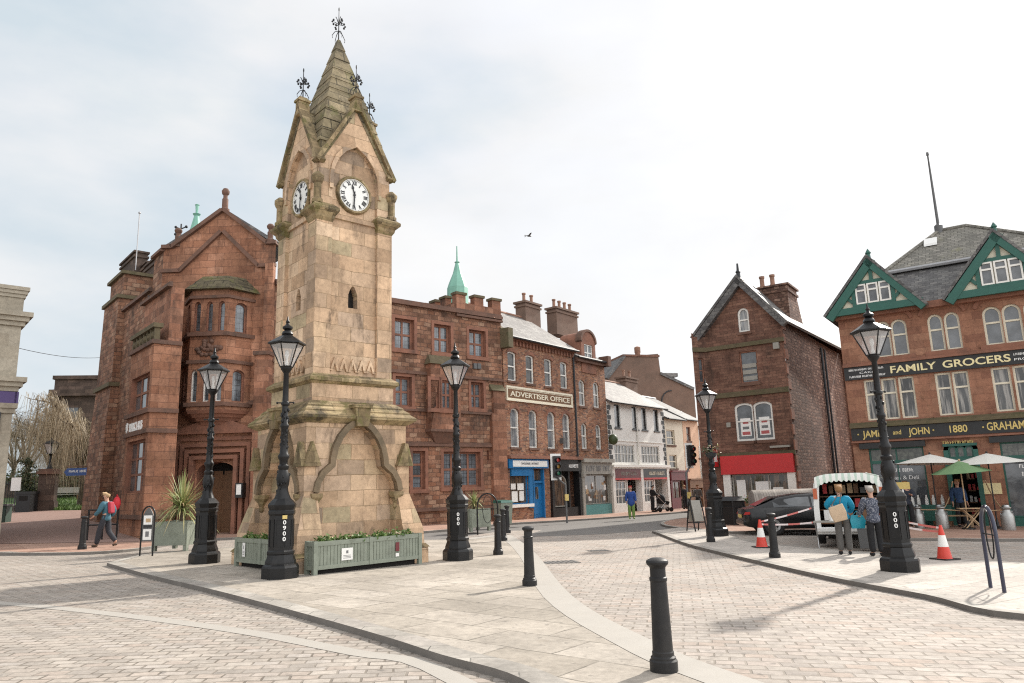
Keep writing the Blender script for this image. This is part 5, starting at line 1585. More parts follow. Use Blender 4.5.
    rf = build(r, 'roof', M['slate'], root)
    r = MB(); rd = tpv
    A, B, C_, D = F.P(1.6, brk + .05, -2.1), F.P(L - .8, brk + .05, -2.1), F.P(L - .8, brk + .05, -dp + 2.1), F.P(1.6, brk + .05, -dp + 2.1)
    T1, T2 = F.P(tpu, rd, -5), F.P(tpu + 1.1, rd, -5)
    for q in ([A, B, T2, T1], [C_, D, T1, T2]): r.poly(q)
    r.poly([D, A, T1]); r.poly([B, C_, T2])
    build(r, 'upper_roof', M['slate_moss'], rf)
    q = MB(); q.tube([F.P(1.6, brk + .07, -2.05), F.P(L - .8, brk + .07, -2.05)], .09, 6); build(q, 'flashing', M['lead'], rf)
    q = MB(); 
    for a, b in ((A, T1), (T1, T2), (B, T2)): q.tube([a, b], .1, 6)
    build(q, 'ridge_tiles', M['slate_moss'], rf)
    u_, v_ = F.px(931, 243, -4.2); q = MB(); s_ = (rd - brk) / 2.9
    q.loft([[F.P(u_ - .26, brk + .05 + s_ * 1.55 + .08, -3.7), F.P(u_ + .26, brk + .05 + s_ * 1.55 + .08, -3.7), F.P(u_ + .26, brk + .05 + s_ * 2.0 + .08, -4.15), F.P(u_ - .26, brk + .05 + s_ * 2.0 + .08, -4.15)],
            [F.P(u_ - .26, brk + .05 + s_ * 1.55 + .2, -3.75), F.P(u_ + .26, brk + .05 + s_ * 1.55 + .2, -3.75), F.P(u_ + .26, brk + .05 + s_ * 2.0 + .2, -4.2), F.P(u_ - .26, brk + .05 + s_ * 2.0 + .2, -4.2)]])
    build(q, 'rooflight', M['paper'], rf)
    # flag pole
    tv = F.px(927.6, 154, -5)[1]
    q = MB(); q.lathe([(.18, rd - .2), (.18, rd + .25), (.065, rd + .35), (.05, rd + 2.2), (.035, tv - .1), (.065, tv - .06), (.05, tv + .08), (0, tv + .12)], 10, 0, Matrix.Translation(F.P(tpu, 0, -5)))
    build(q, 'flagpole', M['greyplastic'], root, smooth=True)
    # walls behind
    mb = MB()
    for a, b in (((L, 0), (L, -dp)), ((L, -dp), (0, -dp)), ((0, -dp), (0, 0))):
        mb.poly([F.P(a[0], base, a[1]), F.P(b[0], base, b[1]), F.P(b[0], ev, b[1]), F.P(a[0], ev, a[1])])
    build(mb, 'side_wall', M['groc'], root)


build_grocers()

# ------------------------------------------------------------------ pale stone building at the left edge
def build_pale():
    d = ray(20, 340); Y = 26.0; K = Vector((d.x / d.y * Y, Y, 0)); K.z = gz(K.x)
    F = Fac(K, 48).shift(-9); L = 9.0; base = -.6
    root = thing('pale_stone_building', 'pale limestone building with moulded cornices and purple fascia cut by the left edge', 'building', F.P(L / 2, 0, -1))
    v1 = F.px(10, 290)[1]; v2 = F.px(10, 320)[1]; v3 = F.px(10, 383)[1]; v4 = F.px(10, 402)[1]
    wr = [(L - 2.6, v3 + .7, L - 1.5, v2 - .9), (L - 5.2, v3 + .7, L - 4.1, v2 - .9)]
    so = (L - 4.4, .7, L - .7, v4 - .3)
    mb = MB(); wall(mb, F, [(0, base), (L, base), (L, v1), (0, v1)], [loop(*r) for r in wr] + [loop(*so)], .25)
    build(mb, 'wall', M['pale'], root)
    for r in wr: sash(root, F, r, 0, fm='white', sillm='pale')
    window(root, F, loop(*so), 3, 1, fw=.1, depth=.15, fm='white', pm='pane_shop', name='shop_window')
    FS = F.shift(L, 0, 0, -90)
    mb = MB(); wall(mb, FS, [(0, base), (8, base), (8, v1), (0, v1)], [], .2); mb.poly([F.P(0, base, -8), F.P(0, base, 0), F.P(0, v1, 0), F.P(0, v1, -8)]); mb.poly([F.P(L, base, -8), F.P(0, base, -8), F.P(0, v1, -8), F.P(L, v1, -8)]); mb.poly([F.P(0, v1, 0), F.P(L, v1, 0), F.P(L, v1, -8), F.P(0, v1, -8)])
    build(mb, 'side_wall', M['pale'], root)
    def corn(v, h, o, n=3, m='pale'):
        mb = MB()
        for k in range(n):
            oo = o * (k + 1) / n; hh = h / n
            mb.box(-.0, L + oo, v + hh * k, v + hh * (k + 1) + .002 * k, -8, oo, 0, F.M)
        build(mb, 'cornice', M[m], root)
    corn(v1 - .25, .4, .14); corn(v2 - .2, .5, .3); corn(v3 - .3, .5, .3)
    q = MB(); q.box(0, L + .06, v4 - .05, v3 - .32, 0, .12, 0, F.M); q.box(L, L + .12, v4 - .05, v3 - .32, -2.5, .12, 0, F.M)
    build(q, 'fascia_board', plain('purple_fascia', (.055, .03, .12), .5, var=.15), root)
    corn(v4 - .4, .35, .12, 2)
    q = MB(); a, b = F.px(3, 300); q.box(L - 2.4, L - .9, b - .22, b + .22, 0, .08, 0, F.M); build(q, 'panel', M['brick_dark'], root)
    q = MB(); a, b = F.px(5, 422, .2); q.box(L - 1.05, L - .35, b - .35, b + .35, .02, .1, 0, F.M); q.box(L - .98, L - .42, b - .28, b + .28, .1, .103, 1, F.M)
    build(q, 'wall_plaque', [M['blackpaint'], M['maroon']], root)


build_pale()


def build_dark_hall():
    Y = 62.0; F = Fac(Vector((0, Y, 0)), 82)
    a = F.px(54, 380); b = F.px(135, 380)
    t1 = F.px(75, 377)[1]; t2 = F.px(75, 390)[1]; x0 = F.px(51, 392)[0]; x1 = F.px(55, 380)[0]
    c = F.P((x0 + b[0]) / 2, 0, -3)
    root = thing('dark_stone_hall', 'low dark stone hall with heavy cornice behind the weeping willow', 'building', (c.x, c.y, 0))
    mb = MB(); mb.box(x1, b[0], -1, t1, -9, 0, 0, F.M); build(mb, 'wall', M['darkstone'], root)
    mb = MB(); mb.box(x0, b[0] + .2, t2 - .5, t2, -9.2, .4, 0, F.M); mb.box(x1 - .1, b[0] + .2, t1 - .2, t1 + .1, -9.1, .2, 0, F.M); build(mb, 'cornice', M['darkstone'], root)
    w = MB()
    for k in range(3): x = x1 + 1 + k * 2.2; w.box(x, x + .9, t2 - 3.2, t2 - 1.4, 0, .05, 0, F.M)
    build(w, 'window', M['pane'], root)


build_dark_hall()
# ------------------------------------------------------------------ clock tower
TC = Vector((-4.41, 17.75, 0)); TC.z = gz(TC.x)
TAZ = 48.0
TF = [Fac(TC, TAZ + 90 * k) for k in range(4)]        # 0 = face to the right, 1 = face to the left
tower = thing('clock_tower', 'tall buff sandstone clock tower with mossy pyramid spire and four gables', 'clock tower', TC)


def sq(s, v): return [TF[k].P(-s, v, s) for k in range(4)][::-1]


def sqloft(prof, name, m, parent=tower, caps=True):
    mb = MB(); mb.loft([[TF[0].P(*q) for q in ((-s, v, s), (s, v, s), (s, v, -s), (-s, v, -s))][::1] for s, v in prof], 0, None, caps)
    return build(mb, name, M[m], parent)


CORN = [(-1, -1), (-1, 1), (1, -1), (1, 1)]


def corner_box(name, mat, a, b, v0, v1):
    """square pier on each of the four corners, from a to b on both axes"""
    for su, sw in CORN:
        u = sorted((su * a, su * b)); w = sorted((sw * a, sw * b)); mb = MB()
        mb.box(u[0], u[1], v0, v1, w[0], w[1], 0, TF[0].M); build(mb, name, M[mat], tower)


def iron_finial(base, h, name='iron_finial', parent=tower):
    mb = MB(); b = Vector(base)
    mb.tube([b, b + Vector((0, 0, h))], [.016, .009], 6)
    mb.ball(b + Vector((0, 0, h)), (.018, .018, .06)); mb.ball(b + Vector((0, 0, h * .3)), .025)
    for k in range(4):
        a = k * math.pi / 2 + R(42); d = Vector((math.cos(a), math.sin(a), 0))
        mb.tube([b + Vector((0, 0, h * .32)), b + d * h * .12 + Vector((0, 0, h * .24)), b + d * h * .2 + Vector((0, 0, h * .1)), b + d * h * .19 + Vector((0, 0, h * .02))], .010, 5)
        c = b + Vector((0, 0, h * .52))
        mb.tube([c, c + d * h * .14 + Vector((0, 0, .02))], .010, 5)
        for s in (-.5, .5, 0):
            q = c + d * h * (.2 if s == 0 else .165) + Vector((0, 0, h * s * .13 + .01)) 
            mb.ball(q, (.03, .03, .034) if s else (.028, .028, .024), 0, None, 6, 4)
        mb.tube([c, c + d * h * .07 + Vector((0, 0, h * .17)), c + d * h * .1 + Vector((0, 0, h * .2))], .011, 5)
    return build(mb, name, M['iron_rough'], parent)


def build_tower():
    arch = [(.97, 1.55), (.93, 1.74), (.82, 1.92), (.68, 2.03), (.60, 2.10), (.585, 2.25), (.53, 2.48), (.42, 2.70), (.26, 2.88), (.10, 2.99), (0, 3.03)]
    # arcaded base: four walls, each with a blind ogee arch
    mb = MB()
    for F in TF:
        hole = [(-.97, .02), (.97, .02)] + arch + [(-a, b) for a, b in arch[::-1][1:]]
        wall(mb, F, [(-1.24, -.05), (1.24, -.05), (1.24, 3.16), (-1.24, 3.16)], [hole], .24, 0, w=1.24)
        mb.poly([(-1.0, 0, 1.0), (1.0, 0, 1.0), (1.0, 3.1, 1.0), (-1.0, 3.1, 1.0)], 0, F.M)
    base = build(mb, 'arcaded_base', M['tower'], tower)
    for F in TF:
        h = MB(); L = arch; full = L + [(-a, b) for a, b in L[::-1][1:]]
        out = []
        for i, p in enumerate(full):
            a = Vector(full[max(i - 1, 0)]); b = Vector(full[min(i + 1, len(full) - 1)]); t = (b - a).normalized()
            out.append((p[0] + t.y * .13, p[1] - t.x * .13))
        for i in range(len(full) - 1):
            h.prism([full[i], out[i], out[i + 1], full[i + 1]], 1.2, 1.345, 0, F.M)
        hm = build(h, 'hood_mould', M['towerdark'], tower)
        for s in (-1, 1):
            c = MB(); T = F.M @ Matrix.Translation((s * 1.0, 0, 1.2)) @ Matrix.Rotation(R(-90), 4, 'X')
            c.lathe([(.02, 1.12), (.07, 1.2), (.06, 1.28), (.11, 1.38), (.17, 1.46), (.18, 1.54)], 8, 0, T)
            build(c, 'corbel', M['towertrim'], hm)
        k = MB(); k.prism([(-.14, 2.96), (.14, 2.96), (.19, 3.36), (-.19, 3.36)], 1.0, 1.44, 0, F.M); k.box(-.22, .22, 3.36, 3.43, 1.0, 1.48, 0, F.M)
        build(k, 'keystone', M['towertrim'], hm)
    # corner piers with gablets
    for su in (-1, 1):
        for sw in (-1, 1):
            mb = MB(); prof = [(1.60, -.05), (1.60, .28), (1.54, .36), (1.52, .72), (1.29, 1.5), (1.29, 2.18)]
            rings = []
            for s, v in prof:
                r = [(su * .98, v, sw * .98), (su * s, v, sw * .98), (su * s, v, sw * s), (su * .98, v, sw * s)]
                rings.append([TF[0].M @ Vector(q) for q in (r if su * sw < 0 else r[::-1])])
            mb.loft(rings)
            pier = build(mb, 'corner_pier', M['tower'], tower)
            g = MB(); c_ = 1.14; hw = .20
            for ax in (0, 1):
                tri = [(-hw, 2.10), (hw, 2.10), (0, 2.62)]
                tri2 = [(-hw + .06, 2.12), (hw - .06, 2.12), (0, 2.42)]
                if ax == 0: T = TF[0].M @ Matrix.Translation((su * c_, 0, 0)) 
                else: T = TF[1].M @ Matrix.Translation((0, 0, 0))
                if ax == 0: g.prism(tri, *( (sw * 1.0, sw * 1.38) if sw > 0 else (-1.38, -1.0)), 0, T)
                else:
                    # local u of face 1 runs along face 0's w; find the right corner
                    P = TF[0].M @ Vector((su * c_, 0, sw * c_)); q = TF[1].M.inverted() @ P
                    s1 = 1 if q.z > 0 else -1
                    g.prism(tri, *((1.0, 1.38) if s1 > 0 else (-1.38, -1.0)), 0, TF[1].M @ Matrix.Translation((q.x, 0, 0)))
            build(g, 'gablet', M['towertrim'], pier)
            b = MB(); b.loft([[TF[0].M @ Vector(q) for q in ((su * .98, .3, sw * .98), (su * 1.63, .3, sw * .98), (su * 1.63, .3, sw * 1.63), (su * .98, .3, sw * 1.63))][::(1 if su * sw < 0 else -1)],
                              [TF[0].M @ Vector(q) for q in ((su * .98, .38, sw * .98), (su * 1.56, .38, sw * .98), (su * 1.56, .38, sw * 1.56), (su * .98, .38, sw * 1.56))][::(1 if su * sw < 0 else -1)]])
            build(b, 'pier_base', M['towertrim'], pier)
    # stepped stone skirt roof, block and string course
    sqloft([(1.26, 3.02), (1.42, 3.12), (1.42, 3.18), (1.31, 3.27), (1.31, 3.30), (1.21, 3.38), (1.21, 3.41), (1.07, 3.52)], 'skirt_roof', 'towertrim')
    sqloft([(1.03, 3.40), (1.03, 3.95)], 'block', 'tower')
    sqloft([(1.04, 3.90), (1.13, 3.96), (1.13, 4.03), (1.0, 4.13)], 'string_course', 'towertrim')
    # shaft: four panels with slits, corner pilasters
    mb = MB()
    for F in TF:
        slit = loop(-.12, 5.72, .12, 6.25, .22, 8, True)
        wall(mb, F, [(-.92, 4.0), (.92, 4.0), (.92, 7.82), (-.92, 7.82)], [slit], .2, 0, w=.91)
        mb.poly([(-.88, 7.80, .91), (.88, 7.80, .91), (.88, 7.80, .97), (-.88, 7.80, .97)][::-1], 0, F.M)
        niche = [(-.60, 7.9), (.60, 7.9)] + [(.60, 8.8), (.565, 9.05), (.46, 9.3), (.27, 9.52), (0, 9.70)] + [(-.27, 9.52), (-.46, 9.3), (-.565, 9.05), (-.60, 8.8)]
        wall(mb, F, [(-.90, 7.80), (.90, 7.80), (.93, 9.15), (0, 10.74), (-.93, 9.15)], [niche], .12, 0, w=.97)
        mb.poly([(-.62, 7.8, .875), (.62, 7.8, .875), (.62, 9.72, .875), (-.62, 9.72, .875)], 0, F.M)
    shaft = build(mb, 'shaft', M['tower'], tower)
    for F in TF:
        q = MB(); q.box(-.15, .15, 5.68, 6.3, .68, .712, 0, F.M); q.box(-.14, .02, 5.7, 6.28, .7, .75, 0, F.M); build(q, 'slit_window', M['dark'], shaft)
    corner_box('pilaster', 'tower', .60, 1.0, 4.08, 7.75)
    for F in TF:
        z = MB()
        for k in range(5):
            x = -.46 + k * .23
            z.prism([(x - .115, 4.22), (x - .06, 4.22), (x + .03, 4.47), (x, 4.53), (x - .03, 4.47)], .9, .96, 0, F.M)
            z.prism([(x + .06, 4.22), (x + .115, 4.22), (x + .03, 4.47), (x, 4.53), (x - .0, 4.44)], .9, .958, 0, F.M)
        build(z, 'chevron_band', M['tower'], tower)
    # capitals over the pilasters
    for su in (-1, 1):
        for sw in (-1, 1):
            mb = MB()
            def ring(a, b, v):
                r = [(su * a, v, sw * a), (su * b, v, sw * a), (su * b, v, sw * b), (su * a, v, sw * b)]
                return [TF[0].M @ Vector(q) for q in (r if su * sw < 0 else r[::-1])]
            mb.loft([ring(.60, 1.0, 7.66), ring(.58, 1.05, 7.74), ring(.56, 1.06, 7.80), ring(.50, 1.16, 7.90), ring(.50, 1.16, 7.97), ring(.60, 1.04, 8.08)])
            build(mb, 'capital', M['towertrim'], tower)
    # belfry corners with small columns
    corner_box('belfry_corner', 'tower', .66, .89, 8.0, 8.74); corner_box('corner_block', 'tower', .7, .955, 8.74, 9.2); corner_box('valley_stone', 'spire', .5, .89, 9.2, 9.70)
    for su in (-1, 1):
        for sw in (-1, 1):
            mb = MB(); T = TF[0].M @ Matrix.Translation((su * .99, 0, sw * .99)) @ Matrix.Rotation(R(-90), 4, 'X')
            mb.lathe([(.13, 8.04), (.13, 8.12), (.09, 8.16), (.09, 8.52), (.12, 8.56), (.15, 8.64), (.15, 8.70), (.05, 8.80)], 8, 0, T)
            build(mb, 'corner_column', M['towertrim'], tower)
    # clock faces
    T4 = [(math.sin(0), 0)]
    for i, F in enumerate(TF):
        Fz = F.shift(0, 8.50, .885)
        dm = MB(); T = Fz.M
        dm.lathe([(.40, .0), (.40, .03), (0, .031)], 40, 0, T)
        dial = build(dm, 'clock_face', M['clockwhite'], tower)
        rm = MB(); rm.lathe([(.39, .0), (.39, .045), (.41, .07), (.45, .07), (.475, .03), (.475, -.02)], 40, 0, T); build(rm, 'rim', M['towertrim'], dial, smooth=True)
        wr = MB(); wr.lathe([(.385, .02), (.385, .05), (.415, .055), (.415, .02)], 40, 0, T); build(wr, 'bezel', M['white'], dial, smooth=True)
        nm = MB()
        strokes = {1: 'I', 2: 'II', 3: 'III', 4: 'IIII', 5: 'V', 6: 'VI', 7: 'VII', 8: 'VIII', 9: 'IX', 10: 'X', 11: 'XI', 12: 'XII'}
        for k in range(1, 13):
            a = -k * math.pi / 6
            Tr = T @ Matrix.Rotation(a, 4, 'Z')
            s = strokes[k]; wch = {'I': .030, 'V': .062, 'X': .062}; tot = sum(wch[c] for c in s); x = -tot / 2
            for c in s:
                w = wch[c]; xm = x + w / 2; r0, r1 = .255, .355
                def bar(xa, xb, t):
                    nm.prism([(xa - t, r0), (xa + t, r0), (xb + t, r1), (xb - t, r1)], .031, .038, 0, Tr)
                if c == 'I': bar(xm, xm, .0095)
                if c == 'V': bar(xm, xm - .02, .010); bar(xm, xm + .02, .006)
                if c == 'X': bar(xm + .022, xm - .022, .010); bar(xm - .022, xm + .022, .006)
                x += w
            for j in range(5):
                Tm_ = T @ Matrix.Rotation(a + j * math.pi / 30, 4, 'Z'); nm.box(-.004, .004, .362, .378, .031, .037, 0, Tm_)
        build(nm, 'numerals', M['blackletter'], dial)
        hd = MB()
        ah = R(-(11.53) * 30); am = R(-183)
        Th = T @ Matrix.Rotation(ah, 4, 'Z'); hd.prism([(-.012, -.07), (.012, -.07), (.014, .14), (.036, .18), (0, .27), (-.036, .18), (-.014, .14)], .042, .05, 0, Th)
        Tn = T @ Matrix.Rotation(am, 4, 'Z'); hd.prism([(-.012, -.09), (.012, -.09), (.016, .24), (0, .36), (-.016, .24)], .054, .06, 0, Tn)
        hd.lathe([(.03, .03), (.03, .065), (0, .07)], 12, 0, T)
        build(hd, 'hands', M['blackletter'], dial)
        # pointed hood over the dial
        hm = MB(); n_in = [(.60, 8.5), (.60, 8.8), (.565, 9.05), (.46, 9.3), (.27, 9.52), (0, 9.70)]; n_out = [(.69, 8.5), (.69, 8.82), (.65, 9.1), (.54, 9.37), (.33, 9.62), (0, 9.83)]
        for s in (-1, 1):
            for a in range(5):
                p = [(s * n_in[a][0], n_in[a][1]), (s * n_out[a][0], n_out[a][1]), (s * n_out[a + 1][0], n_out[a + 1][1]), (s * n_in[a + 1][0], n_in[a + 1][1])]
                hm.prism(p if s > 0 else p[::-1], .95, 1.02, 0, F.M)
        build(hm, 'clock_hood', M['tower'], tower)
        # gable coping, apex block, roof behind
        cp = MB()
        for s in (-1, 1):
            a, b = (s * 1.0, 9.06), (0, 10.80); t = Vector((b[0] - a[0], b[1] - a[1])).normalized(); nn = Vector((t.y, -t.x)) * (.10 * s)
            p = [a, b, (b[0], b[1] + .13), (a[0] + nn.x, a[1] + nn.y)]
            cp.prism(p if s < 0 else p[::-1], .84, 1.08, 0, F.M)
        cop = build(cp, 'gable_coping', M['towertrim'], tower)
        ab = MB(); ab.prism([(-.10, 10.62), (.10, 10.62), (.09, 10.97), (-.09, 10.97)], .80, 1.08, 0, F.M); ab.box(-.13, .13, 10.97, 11.03, .78, 1.11, 0, F.M); ab.prism([(-.11, 11.03), (.11, 11.03), (.04, 11.12), (-.04, 11.12)], .84, 1.04, 0, F.M)
        build(ab, 'apex_block', M['towertrim'], cop)
        rf = MB()
        for s in (-1, 1):
            q = [F.P(s * .97, 9.15, .99), F.P(0, 10.80, .99), F.P(0, 10.80, .0)]
            rf.slab(q if s < 0 else q[::-1], .08)
        build(rf, 'gable_roof', M['spire'], tower)
        iron_finial(F.P(0, 11.08, .94), .78)
    # spire with overlapping stone courses
    mb = MB(); n = 10; z0, z1 = 9.68, 13.08; s0 = .87
    rings = []
    for k in range(n):
        v = z0 + (z1 - z0) * k / n; s = s0 * (1 - k / n) + .035; rings.append((s + .014, v)); rings.append((s0 * (1 - (k + 1) / n) + .035 + .0, z0 + (z1 - z0) * (k + 1) / n))
    mb.loft([[TF[0].P(*q) for q in ((-s, v, s), (s, v, s), (s, v, -s), (-s, v, -s))] for s, v in rings])
    build(mb, 'spire', M['spire'], tower)
    iron_finial(TC + Vector((0, 0, 13.06)), .92)


build_tower()
tower.scale = (1.03, 1.03, 1.032)


# ------------------------------------------------------------------ planters round the tower
def leaf_clump(mb, c, r, n, rnd, size=.05, m=0, flat=.6):
    for i in range(n):
        d = Vector((rnd.gauss(0, 1), rnd.gauss(0, 1), rnd.gauss(0, 1) * flat)).normalized() * r * rnd.random() ** .4
        p = Vector(c) + d; a = Vector((rnd.gauss(0, 1), rnd.gauss(0, 1), rnd.gauss(0, .6))).normalized() * size
        b = a.cross(Vector((rnd.gauss(0, 1), rnd.gauss(0, 1), rnd.gauss(0, 1)))).normalized() * size * .45
        mb.poly([p - a, p + b, p + a, p - b], m)


def trough(A, B, depth, h, label, seed, notice):
    """long boarded trough: A, B front bottom corners on the ground (left, right seen from the front)"""
    A = Vector(A); B = Vector(B); d = (B - A); L = Vector((d.x, d.y, 0)).length
    F = Fac(Vector((A.x, A.y, min(A.z, B.z))), math.degrees(math.atan2(d.x, d.y)))
    root = thing('trough_planter', label, 'planter', F.P(L / 2, 0, -depth / 2), 0, 'wooden trough planters round the clock tower')
    b = MB(); b.box(.04, L - .04, .12, h - .04, -.05, -.02, 0, F.M); b.box(.04, L - .04, .12, h - .04, -depth + .02, -depth + .05, 0, F.M)
    b.box(.03, .06, .12, h - .04, -depth + .03, -.03, 0, F.M); b.box(L - .06, L - .03, .12, h - .04, -depth + .03, -.03, 0, F.M)
    n = int(L / .085)
    for k in range(n):
        x = .08 + (L - .16) * k / n; b.box(x, x + (L - .16) / n - .012, .2, h - .1, -.02, -.008, 0, F.M)
    body = build(b, 'boards', M['sage'], root)
    fr = MB()
    for x in (0, L / 2 - .04, L - .09):
        fr.box(x, x + .09, .0 if x != L / 2 - .04 else .12, h, -.06, .02, 0, F.M)
    for x in (0, L - .09): fr.box(x, x + .09, .0, h, -depth, -depth + .08, 0, F.M)
    for (v0, v1) in ((.12, .2), (h - .1, h - .01)):
        fr.box(.09, L - .09, v0, v1, -.04, .008, 0, F.M); fr.box(.0, .07, v0, v1, -depth + .08, -.06, 0, F.M); fr.box(L - .07, L, v0, v1, -depth + .08, -.06, 0, F.M); fr.box(.09, L - .09, v0, v1, -depth, -depth + .04, 0, F.M)
    build(fr, 'frame', M['sage'], root)
    s = MB(); s.box(.08, L - .08, h - .14, h - .09, -depth + .05, -.05, 0, F.M); build(s, 'soil', M['soil'], root)
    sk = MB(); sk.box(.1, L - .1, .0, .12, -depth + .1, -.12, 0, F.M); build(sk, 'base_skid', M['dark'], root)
    rnd = random.Random(seed); lf = MB(); fl = MB()
    for k in range(int(L * 13)):
        x = rnd.uniform(.15, L - .15); w = -rnd.uniform(.1, depth - .1)
        leaf_clump(lf, F.P(x, h - .05 + rnd.uniform(0, .06), w), rnd.uniform(.06, .17), 34, rnd, .045)
        if rnd.random() < .5: leaf_clump(fl, F.P(x + .05, h + .03, w + .05), .04, 6, rnd, .02)
    build(lf, 'bedding_plants', M['leaf'], root); build(fl, 'flowers', M['petal'], root)
    q = MB()
    x = L * notice[0]; q.box(x, x + notice[1], h * .38, h * .38 + notice[2], .009, .014, 0, F.M)
    nt = build(q, 'notice', M['paper'], root)
    q = MB(); q.box(x + notice[1] * .4, x + notice[1] * .6, h * .38 + notice[2] * .55, h * .38 + notice[2] * .8, .014, .016, 0, F.M)
    for k in range(3): q.box(x + notice[1] * .15, x + notice[1] * .85, h * .38 + notice[2] * (.15 + .11 * k), h * .38 + notice[2] * (.19 + .11 * k), .014, .016, 0, F.M)
    build(q, 'notice_print', M['greyletter'], nt)
    return root, F, L


a, b = G(313, 575.5), G(421.5, 563.8)
d = (b - a).normalized(); back = Vector((-d.y, d.x, 0))
r1, F1, L1 = trough(a, b, .34, .68, 'long sage green trough planter with white notice in front of the tower arch', 3, (.235, .27, .24))
q = MB(); q.box(L1 * .735, L1 * .735 + .1, .33, .52, .009, .014, 0, F1.M); q.box(L1 * .735, L1 * .735 + .09, .22, .29, .009, .014, 1, F1.M); build(q, 'sticker', [M['maroon'], M['paper']], r1)
a, b = G(234.5, 566), G(287, 573.5)
trough(a, b, .34, .66, 'shorter sage green trough planter on the tower side, partly behind a lamp post', 8, (.16, .13, .3))


# ------------------------------------------------------------------ square planters with spiky palms
def square_planter(name, label, loc, rz, w, h, fol_h, fol_n, seed, with_palm=True):
    root = thing(name, label, 'planter', loc, rz, 'square boarded planters with spiky plants')
    b = MB(); t = w / 2
    for s in (-1, 1):
        b.box(-t + .03, t - .03, s * t - .03, s * t - .01, .16, h - .05); b.box(s * t - .03, s * t - .01, -t + .03, t - .03, .16, h - .05)
        n = 9
        for k in range(n):
            x = -t + .1 + (w - .2) * k / n; y = (w - .2) / n - .012
            b.box(x, x + y, s * (t - .02) - .012, s * (t - .02) + .012, .2, h - .1); b.box(s * (t - .02) - .012, s * (t - .02) + .012, x, x + y, .2, h - .1)
    build(b, 'boards', M['sage'], root, world=False)
    f = MB()
    for sx in (-1, 1):
        for sy in (-1, 1): f.cbox((sx * (t - .045), sy * (t - .045), h / 2), (.11, .11, h))
    for s in (-1, 1):
        for z in (.2, h - .05): f.cbox((0, s * (t - .02), z), (w - .2, .05, .08)); f.cbox((s * (t - .02), 0, z), (.05, w - .2, .08))
    build(f, 'frame', M['sage'], root, world=False)
    s = MB(); s.box(-t + .04, t - .04, -t + .04, t - .04, h - .12, h - .04); build(s, 'pebble_top', M['pebble'], root, world=False)
    rnd = random.Random(seed)
    lf = MB()
    for k in range(fol_n):
        a = rnd.uniform(0, 6.283); el = math.asin(rnd.uniform(-.25, 1)) ; L = fol_h * rnd.uniform(.7, 1.05); w0 = rnd.uniform(.016, .03)
        d = Vector((math.cos(a) * math.cos(el), math.sin(a) * math.cos(el), math.sin(el))); side = Vector((-math.sin(a), math.cos(a), 0))
        base = Vector((0, 0, h + fol_h * .28)) + Vector((rnd.gauss(0, .03), rnd.gauss(0, .03), rnd.uniform(-.12, .15)))
        P = []
        for j in range(6):
            u = j / 5; p = base + d * L * u + Vector((0, 0, -.38 * L * u ** 2.4 * (1.2 - math.sin(el)))); ww = w0 * (1 - u) ** .6 * (.6 + u * 1.2 if u < .33 else 1)
            if j == 5: ww = .001
            P += [p - side * ww, p + side * ww]
        lf.add(P, [(2 * j, 2 * j + 1, 2 * j + 3, 2 * j + 2) for j in range(5)])
    pl = build(lf, 'spiky_leaves', M['cordyline'], root, world=False)
    st = MB(); st.tube([(0, 0, h - .05), (.02, 0, h + fol_h * .32)], [.06, .05], 8); build(st, 'stem', M['bark'], root, world=False)
    return root


sp = G(173, 551); sp.z = gz(sp.x)
square_planter('square_planter', 'large square sage planter with a big yellow-green spiky palm left of the tower', sp + Vector((0, .45, 0)), R(-9), 1.08, .84, 1.25, 230, 3)
sp = G(474, 531.5); sp.z = gz(sp.x)
square_planter('square_planter', 'square sage planter with a small spiky palm between tower and brick office', sp + Vector((0, .4, 0)), R(35), .92, .86, .62, 90, 5)


def on_ground(px, py, r=0.0):
    """ground point seen at px, py, moved r metres farther from the viewer"""
    g = G(px, py); d = Vector((g.x, g.y, 0)); d = d + d.normalized() * r; d.z = gz(d.x); return d


